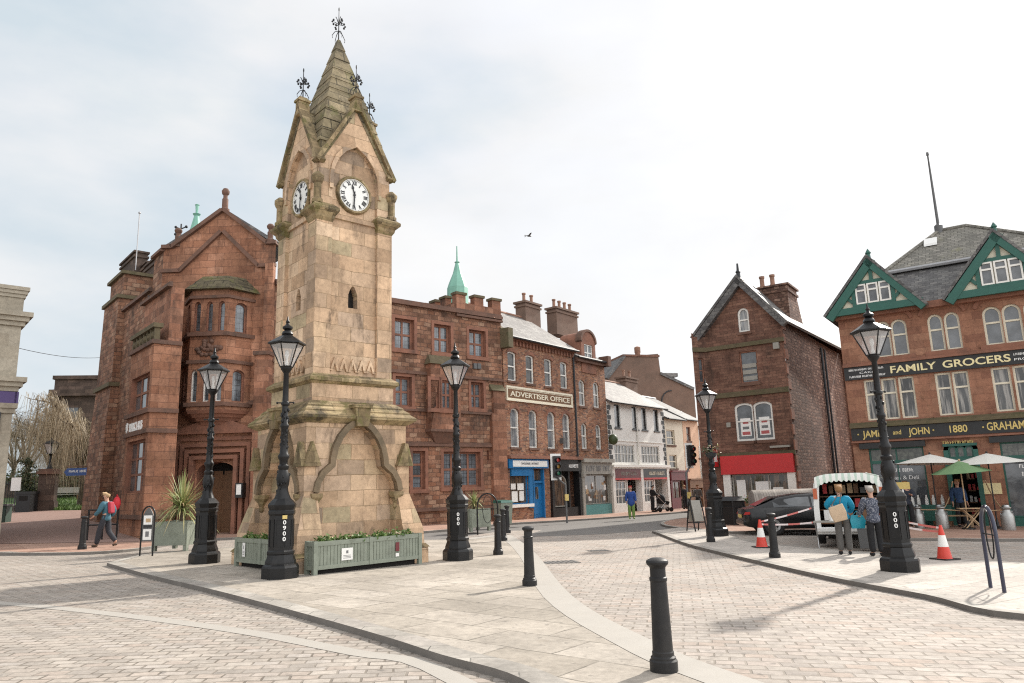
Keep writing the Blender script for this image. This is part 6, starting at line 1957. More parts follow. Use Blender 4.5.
# ------------------------------------------------------------------ lamp posts
def lamp_parts(root):
    p = MB()
    A8 = R(22.5)
    p.lathe([(.36, -.04), (.36, .20), (.34, .24), (.30, .27), (.30, .31), (.265, .40), (.255, .44), (.27, .46), (.27, .5), (.245, .53), (.24, 1.18), (.265, 1.22), (.265, 1.27), (.25, 1.29), (.275, 1.35), (.28, 1.39), (.235, 1.45), (.17, 1.51)], 8, 0, None, A8)
    pd = build(p, 'pedestal', M['iron'], root, world=False, smooth=20)
    pl = MB()
    for k in range(8):
        a = A8 + (k + .5) * math.pi / 4; T = Matrix.Rotation(a, 4, 'Z'); x = .24 * math.cos(math.pi / 8)
        pl.box(x - .005, x + .012, -.075, -.06, .6, 1.1, 0, T); pl.box(x - .005, x + .012, .06, .075, .6, 1.1, 0, T); pl.box(x - .005, x + .012, -.075, .075, .585, .6, 0, T); pl.box(x - .005, x + .012, -.075, .075, 1.1, 1.115, 0, T)
    build(pl, 'panel_mouldings', M['iron'], pd, world=False)
    c = MB()
    prof = [(.17, 1.49), (.145, 1.56), (.115, 1.63), (.10, 1.72), (.12, 1.79), (.132, 1.89), (.122, 1.98), (.09, 2.07), (.108, 2.10), (.108, 2.15), (.08, 2.18), (.085, 2.26), (.112, 2.31), (.112, 2.36), (.085, 2.40), (.076, 2.5), (.068, 2.9), (.085, 2.93), (.085, 2.97), (.066, 3.0), (.06, 3.35), (.085, 3.38), (.085, 3.42), (.062, 3.45), (.052, 4.02), (.07, 4.05), (.10, 4.09), (.115, 4.12), (.115, 4.16)]
    c.lathe(prof, 16)
    rnd = random.Random(1)
    for k in range(44):
        a = rnd.uniform(0, 6.28); z = rnd.choice([rnd.uniform(1.6, 2.05), rnd.uniform(2.5, 2.9), rnd.uniform(3.02, 3.3)]); r = .11 if z < 1.75 else (.122 if z < 2.1 else .07)
        c.ball((r * math.cos(a), r * math.sin(a), z), (.022, .022, .035), 0, None, 6, 4)
    build(c, 'column', M['iron'], root, world=False, smooth=35)
    br = MB(); br.tube([(-.16, 0, 3.42), (.16, 0, 3.42)], .014, 6); br.ball((-.16, 0, 3.42), .024); br.ball((.16, 0, 3.42), .024)
    build(br, 'ladder_bar', M['iron'], root, world=False)
    # lantern: six-sided, wider at the top
    n = 6; z0, z1, r0, r1 = 4.16, 4.62, .125, .33
    f = MB()
    for k in range(n):
        a = k * 2 * math.pi / n + .3; b = a + 2 * math.pi / n
        f.tube([(r0 * math.cos(a), r0 * math.sin(a), z0), (r1 * math.cos(a), r1 * math.sin(a), z1)], .014, 5)
        for r, z in ((r0, z0), (r1, z1)): f.tube([(r * math.cos(a), r * math.sin(a), z), (r * math.cos(b), r * math.sin(b), z)], .016, 5)
    lf = build(f, 'lantern_frame', M['iron'], root, world=False)
    for k in range(n):
        a = k * 2 * math.pi / n + .3; b = a + 2 * math.pi / n; g = MB(); e = .985
        g.poly([(r0 * e * math.cos(a), r0 * e * math.sin(a), z0 + .012), (r0 * e * math.cos(b), r0 * e * math.sin(b), z0 + .012), (r1 * e * math.cos(b), r1 * e * math.sin(b), z1 - .012), (r1 * e * math.cos(a), r1 * e * math.sin(a), z1 - .012)])
        build(g, 'lantern_pane', M['lampglass'], lf, world=False)
    bu = MB(); bu.lathe([(.03, 4.17), (.035, 4.25), (.02, 4.3), (.02, 4.33), (.045, 4.42), (.03, 4.5), (0, 4.52)], 8); build(bu, 'bulb', M['paper'], lf, world=False, smooth=True)
    rf = MB(); rf.lathe([(.335, 4.61), (.385, 4.63), (.385, 4.655), (.30, 4.71), (.17, 4.79), (.10, 4.83)], n, 0, None, .3)
    build(rf, 'lantern_roof', M['iron'], root, world=False)
    fi = MB(); fi.lathe([(.10, 4.82), (.12, 4.85), (.10, 4.90), (.06, 4.93), (.10, 4.96), (.105, 5.0), (.05, 5.04), (.03, 5.08), (.045, 5.11), (.02, 5.15), (.012, 5.22), (0, 5.24)], 12)
    build(fi, 'finial', M['iron'], root, world=False, smooth=35)


lamps = [((204.2, 564), 'black ornate lamp post in front of the gabled sandstone corner, leftmost of the tall ones'),
         ((280, 579.5), 'black ornate lamp post standing closest to the tower planters with a white painted number'),
         ((458, 561), 'black ornate lamp post in front of the battlemented wing right of the tower'),
         ((717.5, 536.5), 'black ornate lamp post beside the red shop fascia with flower basket on its column'),
         ((901, 572.5), 'black ornate lamp post on the right pavement in front of the grocers')]
proto = None
for (px, py), lab in lamps:
    g = on_ground(px, py, .30)
    if proto is None:
        proto = thing('lamp_post', lab, 'lamp post', g, R(8), 'ornate black lamp posts round the square'); lamp_parts(proto); o = proto
    else:
        o = copy_thing(proto, g, R(8 + 37 * (px % 7)), lab)
    ROOT[o.name] = g
    if abs(px - 280) < 3 or abs(px - 901) < 3 or abs(px - 458) < 3:
        # painted number down the pedestal, on the panel turned to the camera
        az = math.degrees(math.atan2(CAM.x - g.x, CAM.y - g.y))
        Fp = Fac(g, az - 90 - 12 if px < 300 else az - 90 - 4).shift(0, 0, .262)
        for k, ch in enumerate('0900' if px < 300 else '000'):
            tx = text(ch, Fp, -.03, .03, 1.02 - k * .105, .075, 'whiteletter', None, w=.0, depth=.006, bold=.02, name='painted_number')
            mw = Matrix.Translation(g) @ Matrix.Rotation(o.rotation_euler[2], 4, 'Z')
            tx.parent = o; tx.matrix_parent_inverse = mw.inverted()
        if px < 300:
            q = MB(); q.box(-.045, .045, 1.12, 1.19, -.004, .008, 0, Fp.M); st = build(q, 'sticker', M['gold'])
            st.parent = o; st.matrix_parent_inverse = mw.inverted()
# flower basket on the fourth lamp's column
g = on_ground(717.5, 536.5, .30)
hb = thing('hanging_basket', 'small flower basket fixed to the lamp post by the red fascia', 'basket', g + Vector((-.05, -.2, 2.7)))
q = MB(); q.lathe([(.05, -.2), (.16, -.12), (.2, 0), (.19, 0), (.1, -.1)], 10, 0, Matrix.Translation(hb.location)); build(q, 'bowl', M['iron_rough'], hb)
q = MB(); rnd = random.Random(6); leaf_clump(q, hb.location + Vector((0, 0, .06)), .28, 160, rnd, .04); build(q, 'foliage', M['ivy'], hb)
q = MB(); leaf_clump(q, hb.location + Vector((.05, -.1, .1)), .28, 30, rnd, .03); build(q, 'flowers', M['petal'], hb)

# ------------------------------------------------------------------ bollards
bl = [((664.4, 674), 'dark cast bollard in the foreground on the pavement edge, nearest of all'),
      ((529.8, 586.5), 'dark cast bollard on the pavement edge, second along the island from the foreground'),
      ((498.2, 555), 'dark cast bollard right of the lamp post by the battlemented wing'),
      ((507.5, 532.5), 'dark cast bollard farthest along the island edge, in front of the blue shop'),
      ((503.5, 541), 'dark cast bollard half hidden behind another near the small square planter'),
      ((82, 549.6), 'dark cast bollard beside the walking man on the pink pavement'),
      ((775, 558), 'dark cast bollard next to the traffic cone on the right pavement'),
      ((711, 542.3), 'dark cast bollard at the foot of the lamp post by the red fascia')]
proto = None
for (px, py), lab in bl:
    g = on_ground(px, py, .12)
    if proto is None:
        proto = thing('bollard', lab, 'bollard', g, 0, 'dark cast bollards along the kerbs')
        b = MB(); b.lathe([(.128, -.03), (.128, .09), (.115, .105), (.115, .12), (.1, .135), (.1, .165), (.094, .175)], 20); build(b, 'foot', M['boll'], proto, world=False, smooth=30)
        b = MB(); b.lathe([(.094, .17), (.076, .78), (.083, .79), (.083, .815), (.073, .825), (.073, .90)], 20); build(b, 'shaft', M['boll'], proto, world=False, smooth=30)
        b = MB(); b.lathe([(.073, .90), (.078, .915), (.1, .935), (.105, .955), (.1, .97), (.085, .98), (.055, .992), (0, .997)], 20); build(b, 'cap', M['boll'], proto, world=False, smooth=30)
    else: copy_thing(proto, g, 0, lab)
# ------------------------------------------------------------------ arched stands, boards, bins
def hoop(label, loc, rz, w, h, r=.032, board=None, mat='iron'):
    root = thing('arched_stand', label, 'stand', loc, rz, None)
    t = w / 2; pts = [(-t, 0, -.05), (-t, 0, h - t * 1.3)]
    for k in range(1, 10):
        a = math.pi * (1 - k / 10); pts.append((t * math.cos(a), 0, h - t * 1.3 + t * 1.3 * math.sin(a)))
    pts += [(t, 0, h - t * 1.3), (t, 0, -.05)]
    m = MB(); m.tube(pts, r, 8); build(m, 'hoop', M[mat], root, world=False, smooth=50)
    if board == 'map':
        b = MB(); lp = loop(-t + .03, .38, t - .03, h - .04, t * 1.2, 10, True); b.prism(lp, -.012, .012, 0, Matrix.Rotation(R(90), 4, 'X')); bd = build(b, 'board', M['greyplastic'], root, world=False)
        p = MB()
        for (z0, z1, m_) in ((.42, .70, 0), (.74, .80, 1), (.82, 1.06, 0), (1.1, h - .2, 0)):
            p.box(-t + .06, t - .06, -.018, -.013, z0, min(z1, h - .16), m_); p.box(-t + .06, t - .06, .013, .018, z0, min(z1, h - .16), m_)
        p.box(-.05, .05, -.021, -.017, .5, .64, 2); p.box(-.06, .08, -.021, -.017, .88, .98, 3)
        build(p, 'posters', [M['paper'], M['blackletter'], M['greyletter'], M['woodpale']], bd, world=False)
    if board == 'wheel':
        b = MB(); R2 = t * .6; c = h - t * 1.35
        for k in range(16):
            a, a2 = k * math.pi / 8, (k + 1) * math.pi / 8
            b.tube([(R2 * .8 * math.cos(a), 0, c - .05 + R2 * 2.2 * math.sin(a)), (R2 * .8 * math.cos(a2), 0, c - .05 + R2 * 2.2 * math.sin(a2))], .012, 5)
        b.tube([(-t, 0, c - .05), (t, 0, c - .05)], .012, 5)
        build(b, 'tracery', M['iron'], root, world=False)
    return root


g = G(146, 556); hoop('pointed black noticeboard stand with pasted notices beside the big spiky planter', Vector((g.x, g.y, gz(g.x))), R(-6), .36, 1.3, .022, 'map')
g = G(488, 533); hoop('black arched stand with a cross bar in front of the green wheelie bin', Vector((g.x, g.y, gz(g.x))), R(10), .78, 1.45, .03, 'wheel')
g = G(997.5, 590); hoop('tall arched cycle stand with navy legs at the right edge of the pavement', Vector((g.x, g.y, gz(g.x))), R(76), .56, 1.26, .03, 'wheel', 'navy')


def a_board():
    g = G(697, 531); root = thing('folding_sign', 'black framed folding sign with a white panel left of the fourth lamp post', 'sign', Vector((g.x, g.y, gz(g.x))), R(25))
    for s in (-1, 1):
        T = Matrix.Rotation(s * R(11), 4, 'X') @ Matrix.Translation((0, s * .0, 0))
        f = MB()
        T = Matrix.Translation((0, s * .25, 0)) @ Matrix.Rotation(s * R(12), 4, 'X')
        f.tube([(-.26, 0, 0), (-.26, 0, 1.05), (-.15, 0, 1.26), (.15, 0, 1.26), (.26, 0, 1.05), (.26, 0, 0)], .024, 6, 0, T); f.box(-.26, .26, -.01, .01, .30, .34, 0, T); f.box(-.26, .26, -.01, .01, .74, .78, 0, T)
        fr = build(f, 'frame', M['iron'], root, world=False)
        f = MB(); f.box(-.2, .2, -.012, .012, .36, 1.12, 0, T); p = build(f, 'panel', M['greypaint'], fr, world=False)


a_board()


def litter_bin(label, px, py, rz, h=1.02, w=.52, cat='litter bin'):
    g = G(px, py); root = thing('litter_bin', label, cat, Vector((g.x, g.y, gz(g.x))), rz)
    b = MB(); t = w / 2
    b.loft([[(-t, -t, .0), (t, -t, .0), (t, t, .0), (-t, t, .0)], [(-t, -t, h * .62), (t, -t, h * .62), (t, t, h * .62), (-t, t, h * .62)]]); b.box(-t - .02, t + .02, -t - .02, t + .02, h * .60, h * .65)
    for x in (-t + .04, t - .04):
        for y in (-t + .04, t - .04): b.cbox((x, y, h * .75), (.07, .07, h * .22))
    bb = bevel(build(b, 'body', M['blackpaint'], root, world=False), .015)
    c = MB(); c.box(-t + .05, t - .05, -t + .06, t - .06, h * .64, h * .85); build(c, 'mouth', M['dark'], root, world=False)
    d = MB(); d.loft([[(-t - .02, -t - .02, h * .85), (t + .02, -t - .02, h * .85), (t + .02, t + .02, h * .85), (-t - .02, t + .02, h * .85)], [(-t * .7, -t * .7, h), (t * .7, -t * .7, h), (t * .7, t * .7, h), (-t * .7, t * .7, h)]]); build(d, 'hood', M['blackpaint'], root, world=False)
    p = MB(); p.box(-.08, .08, -t - .012, -t - .004, h * .25, h * .42); build(p, 'emblem', M['greypaint'], root, world=False)


litter_bin('black square litter bin outside the red fascia shop', 733, 524.5, R(35), 1.15, .8)
g_ = Vector((-26.2, 42.0)); 
root = thing('litter_bin', 'dark litter bin with a white sign beside the churchyard gate pier', 'litter bin', (ray(27, 500).x / ray(27, 500).y * 43.0, 43.0, cz(ray(27, 500).x / ray(27, 500).y * 43.0, 43.0)), 0)
q = MB(); q.box(-.4, .4, -.35, .35, 0, 1.0); q.box(-.44, .44, -.4, .4, 1.0, 1.14); q.box(-.25, .25, -.36, -.352, .62, .9, 1); build(q, 'body', [M['blackpaint'], M['dark']], root, world=False)
q = MB(); q.tube([(-.7, 0, 0), (-.7, 0, 1.9)], .03, 6); q.box(-.98, -.42, -.05, -.02, 1.2, 1.95, 1); build(q, 'sign_post', [M['greyplastic'], M['paper']], root, world=False)


def wheelie():
    g = G(494, 527); root = thing('wheelie_bin', 'green wheelie bin standing behind the arched stand near the brick pier', 'wheelie bin', Vector((g.x + .4, g.y + .6, gz(g.x))), R(30))
    b = MB(); b.loft([[(-.25, -.3, .1), (.25, -.3, .1), (.25, .3, .1), (-.25, .3, .1)], [(-.29, -.36, 1.0), (.29, -.36, 1.0), (.29, .36, 1.0), (-.29, .36, 1.0)]]); build(b, 'tub', M['sage'], root, world=False)
    b = MB(); b.loft([[(-.31, -.39, 1.0), (.31, -.39, 1.0), (.31, .41, 1.0), (-.31, .41, 1.0)], [(-.27, -.32, 1.09), (.27, -.32, 1.09), (.27, .38, 1.12), (-.27, .38, 1.12)]]); build(b, 'lid', M['green'], root, world=False)
    for s in (-1, 1):
        b = MB(); b.lathe([(.1, -.03), (.1, .03)], 14, 0, Matrix.Translation((s * .27, .3, .1)) @ Matrix.Rotation(R(90), 4, 'Y')); build(b, 'wheel', M['blackpaint'], root, world=False)


wheelie()


def cabinet():
    g = G(0, 531); root = thing('utility_cabinet', 'green street cabinet cut off by the left edge of the view', 'cabinet', Vector((g.x - .45, g.y + .3, gz(g.x))), R(5))
    b = MB(); b.box(-.55, .55, -.25, .25, -.05, 1.15); bb = bevel(build(b, 'body', plain('dark_green_cabinet', (.03, .06, .045), .5), root, world=False), .01)
    b = MB(); b.box(-.6, .6, -.29, .29, 1.15, 1.24); build(b, 'lid', M['greyplastic'], root, world=False)
    b = MB()
    for x in (-.53, .01): b.box(x, x + .52, -.262, -.25, .05, 1.1)
    build(b, 'door', plain('dark_green_door', (.035, .065, .05), .5), root, world=False)


cabinet()

# cones and barrier tape
cone_tops = []
proto = None
for (px, py), lab in (((762, 547.5), 'red and white traffic cone beside the bollard and the black car'), ((945, 559.5), 'red and white traffic cone right of the lamp post in front of the grocers')):
    g = G(px, py); g = Vector((g.x, g.y, gz(g.x)))
    if proto is None:
        proto = thing('traffic_cone', lab, 'traffic cone', g, 0, 'traffic cones on the right pavement'); proto.scale = (.85, .85, .83)
        b = MB(); b.box(-.25, .25, -.25, .25, 0, .035); build(b, 'base', M['blackpaint'], proto, world=False)
        b = MB(); b.lathe([(.19, .03), (.17, .05), (.125, .33)], 20); b.lathe([(.08, .61), (.038, .84), (.03, .87), (.025, .87), (.02, .8)], 20); build(b, 'cone', plain('red_cone_plastic', (.62, .05, .03), .45, var=.1), proto, world=False, smooth=30)
        b = MB(); b.lathe([(.126, .325), (.081, .615)], 20); build(b, 'white_band', M['paper'], proto, world=False, smooth=30)
    else: copy_thing(proto, g, R(20), lab)
    cone_tops.append(g + Vector((0, 0, .66)))
tapemat = NT('red_white_tape'); u_ = tapemat.uv(0); w_ = tapemat.node('ShaderNodeTexChecker'); w_.inputs['Scale'].default_value = 3.2
tapemat.link(u_, w_.inputs['Vector']); w_.inputs['Color1'].default_value = (.55, .14, .12, 1); w_.inputs['Color2'].default_value = (.72, .62, .6, 1); tapemat.link(w_.outputs['Color'], tapemat.b.inputs['Base Color'])
M['tape'] = tapemat.m


def tape(a, b, sag, label, h=.045):
    a = Vector(a); b = Vector(b); mb = MB(); n = 10; P = []
    for k in range(n + 1):
        t = k / n; p = a.lerp(b, t) - Vector((0, 0, sag * 4 * t * (1 - t))); P += [p - Vector((0, 0, h / 2)), p + Vector((0, .004, h / 2))]
    mb.add(P, [(2 * k, 2 * k + 2, 2 * k + 3, 2 * k + 1) for k in range(n)])
    o = build(mb, 'barrier_tape', M['tape']); setp(o, label, 'barrier tape')


# ------------------------------------------------------------------ black car
def build_car():
    rear = on_ground(750, 533.5); az = 96.0; t = Vector((math.sin(R(az)), math.cos(R(az)), 0)); c = rear + t * 2.3 + Vector((0, .8, 0)); c.z = gz(c.x) - .02
    rz = R(90 - az)          # local +x forward
    root = thing('car', 'black four-door saloon car parked behind the market van, seen from its side', 'car', c, rz); root.scale = (1, 1, .93)
    black = plain('black_car_paint', (.007, .007, .008), .3, var=.2, coat=.25, spec=.4)
    # stations along the length: x, half width, sill z, waist z
    st = [(-2.32, .66, .40, .78), (-2.28, .76, .30, .90), (-2.0, .86, .24, .96), (-1.35, .90, .20, .97), (0, .91, .19, .92), (1.2, .90, .20, .88), (1.75, .87, .22, .80), (2.15, .78, .26, .70), (2.32, .62, .34, .60)]
    rings = []
    for x, w, z0, z1 in st:
        rings.append([(x, -w * .88, z0), (x, -w, z0 + .12), (x, -w, z0 + (z1 - z0) * .62), (x, -w * .93, z1), (x, 0, z1 + .05), (x, w * .93, z1), (x, w, z0 + (z1 - z0) * .62), (x, w, z0 + .12), (x, w * .88, z0)])
    m = MB(); m.loft(rings[::-1]); body = build(m, 'body', black, root, world=False, smooth=50)
    cb = [(-1.95, .66, .98, .985), (-1.15, .70, .96, 1.32), (-.55, .72, .95, 1.41), (.05, .73, .93, 1.43), (.55, .71, .92, 1.36), (1.25, .66, .90, .915)]
    rings = []
    for x, w, z0, z1 in cb:
        wt = w * (.93 if z1 > 1.1 else 1); rings.append([(x, -w * 1.17, z0 - .03), (x, -wt * .98, z0 + (z1 - z0) * .85), (x, -wt * .8, z1), (x, 0, z1 + .025), (x, wt * .8, z1), (x, wt * .98, z0 + (z1 - z0) * .85), (x, w * 1.17, z0 - .03)])
    m = MB(); m.loft(rings[::-1]); build(m, 'cabin', black, root, world=False, smooth=60)
    for s in (-1, 1):
        def sp(x, f, o=.012):
            for i in range(len(cb) - 1):
                if cb[i][0] <= x <= cb[i + 1][0]:
                    k = (x - cb[i][0]) / (cb[i + 1][0] - cb[i][0]); a = [cb[i][j] + (cb[i + 1][j] - cb[i][j]) * k for j in range(4)]
            wt = a[1] * .93; z = a[2] - .03 + (a[3] - a[2] + .03) * f
            y = a[1] * 1.17 + (wt * .98 - a[1] * 1.17) * min(1, f / .85)
            return (x, s * (y + o), z)
        for xs in ([-1.35, -1.0, -.55, -.15], [-.08, .3, .65, .85]):
            g = MB(); P = [sp(x, .12) for x in xs] + [sp(x, .80) for x in (xs[::-1] if xs[0] > -1 else xs[::-1])]
            if s < 0: g.poly(P)
            else: g.poly(P[::-1])
            build(g, 'side_window', M['pane'], root, world=False)
        for xw in (-1.42, 1.40):
            w = MB(); T = Matrix.Translation((xw, s * .83, .32)) @ Matrix.Rotation(R(90), 4, 'X')
            w.lathe([(.2, -.11), (.315, -.11), (.33, -.08), (.33, .08), (.315, .11), (.2, .11)], 24, 0, T); wh = build(w, 'wheel', M['blackpaint'], root, world=False, smooth=40)
            r = MB(); r.lathe([(.06, -.1), (.21, -.118), (.225, -.1), (.225, .1), (.21, .118), (.06, .1)], 20, 0, T)
            for k in range(5): r.box(-.03, .03, .04, .21, -.122, .122, 0, T @ Matrix.Rotation(k * 2 * math.pi / 5, 4, 'Z'))
            build(r, 'rim', M['steel'], wh, world=False)
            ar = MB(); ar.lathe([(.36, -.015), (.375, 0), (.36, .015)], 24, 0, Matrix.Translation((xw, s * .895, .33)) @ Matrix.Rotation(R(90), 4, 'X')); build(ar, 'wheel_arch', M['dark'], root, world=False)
        lt = MB(); lt.loft([[(-2.33, s * .56, .72), (-2.33, s * .70, .72), (-2.30, s * .72, .82), (-2.30, s * .56, .82)], [(-2.14, s * .6, .74), (-2.16, s * .86, .74), (-2.16, s * .85, .83), (-2.14, s * .6, .83)]], 0); build(lt, 'tail_light', plain('red_lamp_lens', (.45, .015, .015), .2, var=.1, coat=.5), root, world=False)
        hl = MB(); hl.ball((2.1, s * .62, .62), (.16, .14, .08)); build(hl, 'headlight', M['paper'], root, world=False)
        tr = MB(); tr.box(-1.0, 1.1, s * .905, s * .918, .33, .36); build(tr, 'side_trim', M['steel'], root, world=False)
        hd = MB()
        for x in (-.62, .42): hd.box(x, x + .16, s * .905, s * .93, .76, .785)
        build(hd, 'door_handle', black, root, world=False)
        mr = MB(); mr.ball((.85, s * .98, .98), (.08, .1, .07)); build(mr, 'mirror', black, root, world=False)
    for P, nm in (([(-1.9, -.56, 1.0), (-1.22, -.5, 1.32), (-1.22, .5, 1.32), (-1.9, .56, 1.0)], 'rear_window'), ([(1.2, -.58, .95), (.62, -.5, 1.35), (.62, .5, 1.35), (1.2, .58, .95)], 'windscreen')):
        g = MB(); P = [(x, y, z + .035) for x, y, z in P]; g.poly(P if nm == 'windscreen' else P[::-1]); build(g, nm, M['pane'], root, world=False)
    b = MB(); b.box(-2.38, -2.2, -.7, .7, .34, .52); bevel(build(b, 'bumper', black, root, world=False), .04)
    b = MB(); b.box(-2.37, -2.34, -.26, .26, .6, .72); build(b, 'number_plate', M['gold'], root, world=False)


build_car()


# ------------------------------------------------------------------ market van with open back
def build_van():
    g = on_ground(854, 546); c = Vector((g.x, g.y, gz(g.x))); rz = R(-25)      # local +y = forward, away from the camera
    root = thing('market_van', 'white van with open back, striped canopy and goods for sale inside', 'van', c, rz); root.scale = (1.04, 1, .95)
    vw = plain('white_van_paint', (.74, .74, .72), .3, var=.06, coat=.5)
    W, L, Hh = .86, 4.6, 1.98
    def ring(y, w, z0, z1):
        return [(-w, y, z0), (-w * 1.0, y, z0 + .7), (-w * .94, y, z1 - .25), (-w * .80, y, z1 - .05), (-w * .55, y, z1), (w * .55, y, z1), (w * .80, y, z1 - .05), (w * .94, y, z1 - .25), (w, y, z0 + .7), (w, y, z0)]
    m = MB(); rs = [ring(0, W, .32, Hh), ring(1.2, W, .32, Hh), ring(3.0, W, .32, Hh), ring(3.5, W * .98, .32, 1.75), ring(4.0, W * .96, .32, 1.12), ring(4.5, W * .9, .35, .95), ring(4.65, W * .8, .4, .8)]
    n = 10; P = [p for r in rs for p in r]
    m.add(P, [(j * n + k, (j + 1) * n + k, (j + 1) * n + (k + 1) % n, j * n + (k + 1) % n) for j in range(len(rs) - 1) for k in range(n)]); m.poly(rs[-1][::-1])
    build(m, 'body', vw, root, world=False, smooth=40)
    # rear frame round the opening
    o = ring(0, W, .32, Hh); i_ = [(x * .84, 0, .52 + (z - .32) * .80) for x, y, z in o]
    m = MB(); A = [(x, -.03, z) for x, y, z in o]; B = [(x, -.03, z) for x, y, z in i_]
    m.add(A + B + o, [(k, (k + 1) % n, n + (k + 1) % n, n + k) for k in range(n)] + [(k, 2 * n + k, 2 * n + (k + 1) % n, (k + 1) % n) for k in range(n)])
    build(m, 'rear_frame', vw, root, world=False)
    # load space
    m = MB(); q = [(-.78, .60), (.78, .60), (.70, 1.75), (-.70, 1.75)]
    for k in range(4):
        a, b = q[k], q[(k + 1) % 4]; m.poly([(a[0], -.02, a[1]), (b[0], -.02, b[1]), (b[0], 1.9, b[1]), (a[0], 1.9, a[1])])
    m.poly([(a[0], 1.9, a[1]) for a in q]); build(m, 'load_space', plain('brown_van_lining', (.085, .065, .05), .8, var=.4, scale=4), root, world=False)
    rnd = random.Random(2); sh = MB()
    for z in (.62, .98, 1.36): sh.box(-.74, .74, .75, 1.5, z - .03, z)
    sh.box(-.74, .74, .1, .7, .60, .66)
    for z in (.66, .98, 1.36):
        for k in range(9):
            x = -.66 + k * .16; h = rnd.uniform(.1, .28); y = .8 if z > .7 else .2; gd = MB(); gd.box(x, x + rnd.uniform(.08, .14), y, y + .2, z + .002, z + h, 0, Matrix.Translation(c) @ Matrix.Rotation(rz, 4, 'Z')); setp(build(gd, 'packet', M[('paper', 'woodpale', 'redsign', 'wood', 'greyplastic')[rnd.randrange(5)]]), 'small packet on the shelves inside the open van', 'packet', 'goods on sale inside the van')
    build(sh, 'shelf', M['wood'], root, world=False)
    # striped scalloped canopy over the opening, cloth roof behind it
    stripe = NT('green_white_stripes'); pos = stripe.uv(0); wv = stripe.node('ShaderNodeTexWave', wave_type='BANDS', bands_direction='X'); wv.inputs['Scale'].default_value = 2.1; stripe.link(pos, wv.inputs['Vector'])
    stripe.link(stripe.ramp(wv.outputs['Fac'], [(.55, (.76, .76, .72)), (.62, (.50, .60, .52))]), stripe.b.inputs['Base Color']); stripe.b.inputs['Roughness'].default_value = .7
    m = MB(); N = 13; P = []
    for k in range(N * 4 + 1):
        x = -W * .9 + 1.8 * W * k / (N * 4); ed = abs(x) / (W * .9); zt = 1.99 - .10 * ed ** 4; sc = .05 * abs(math.sin(math.pi * k / 4)); P += [(x, -.09, zt - .17 - sc - .1 * ed ** 4), (x, -.07, zt - .08), (x, -.02, zt + .02)]
    m.add(P, [f for k in range(N * 4) for f in ((3 * k, 3 * k + 3, 3 * k + 4, 3 * k + 1), (3 * k + 1, 3 * k + 4, 3 * k + 5, 3 * k + 2))])
    build(m, 'canopy_valance', stripe.m, root, world=False, smooth=60)
    m = MB(); m.add([(.55 * W, -.05, 2.0), (.9 * W, -.05, 1.9), (1.25, .1, 1.45), (1.3, .5, 1.3), (1.3, 1.2, 1.3), (.55 * W, 1.2, 2.02), (1.12, .0, 1.72), (1.12, 1.2, 1.72)], [(0, 1, 6, 7, 5), (6, 2, 3, 4, 7)]); build(m, 'side_canopy', stripe.m, root, world=False)
    for s in (-1, 1):
        m = MB(); m.box(s * .79 - .05, s * .79 + .05, -.05, -.03, 1.30, 1.60, 0); build(m, 'tail_light', plain('orange_lamp_lens', (.5, .12, .05), .3, var=.1), root, world=False)
        for y in (.75, 3.75):
            w = MB(); T = Matrix.Translation((s * .78, y, .33)) @ Matrix.Rotation(R(90), 4, 'Y'); w.lathe([(.19, -.1), (.32, -.1), (.335, -.07), (.335, .07), (.32, .1), (.19, .1)], 22, 0, T); wh = build(w, 'wheel', M['blackpaint'], root, world=False, smooth=40)
            r = MB(); r.lathe([(.04, -.08), (.2, -.09), (.2, .09), (.04, .08)], 16, 0, T); build(r, 'rim', M['steel'], wh, world=False)
    m = MB(); m.box(-.86, .86, -.12, .02, .38, .52); bevel(build(m, 'bumper', vw, root, world=False), .03)
    m = MB(); m.box(-.6, .6, .3, 4.2, .18, .34); build(m, 'chassis', M['dark'], root, world=False)
    return c, rz


VC, VRZ = build_van()
VM = Matrix.Translation(VC) @ Matrix.Rotation(VRZ, 4, 'Z')

# things round the van
ctr = VM @ Vector((-.55, -.75, 0))
root = thing('camping_table', 'small folding table with metal legs in front of the van', 'table', ctr, VRZ)
q = MB(); q.box(-.34, .34, -.25, .25, .66, .69); build(q, 'tabletop', M['greypaint'], root, world=False)
for sx in (-1, 1):
    for sy in (-1, 1):
        q = MB(); q.tube([(sx * .3, sy * .21, .66), (sx * .26, -sy * .15, 0)], .014, 6); build(q, 'leg', M['steel'], root, world=False)
root = thing('spray_bottle', 'white bottle standing on the small folding table', 'bottle', ctr + Vector((.08, -.05, .69)))
q = MB(); q.lathe([(.055, 0), (.06, .02), (.06, .16), (.03, .22), (.025, .27)], 12); build(q, 'body', M['paper'], root, world=False, smooth=40)
q = MB(); q.cbox((0, -.02, .29), (.03, .1, .04)); build(q, 'trigger', M['greyplastic'], root, world=False)
ctr = VM @ Vector((.42, -.55, 0))
root = thing('storage_box', 'grey storage box on the ground between the two customers', 'box', ctr, VRZ)
q = MB(); q.loft([[(-.26, -.2, 0), (.26, -.2, 0), (.26, .2, 0), (-.26, .2, 0)], [(-.29, -.23, .5), (.29, -.23, .5), (.29, .23, .5), (-.29, .23, .5)]]); build(q, 'tub', M['greyplastic'], root, world=False)
q = MB(); q.box(-.31, .31, -.25, .25, .5, .55); build(q, 'lid', M['greypaint'], root, world=False)
ctr = VM @ Vector((.95, -.5, 0))
root = thing('goods_rack', 'low rack of jars beside the patterned coat at the van', 'rack', ctr, VRZ)
q = MB()
for x in (-.3, .3):
    for y in (-.18, .18): q.tube([(x, y, 0), (x, y, .72)], .016, 6)
for z in (.2, .45, .7): q.box(-.32, .32, -.2, .2, z - .02, z)
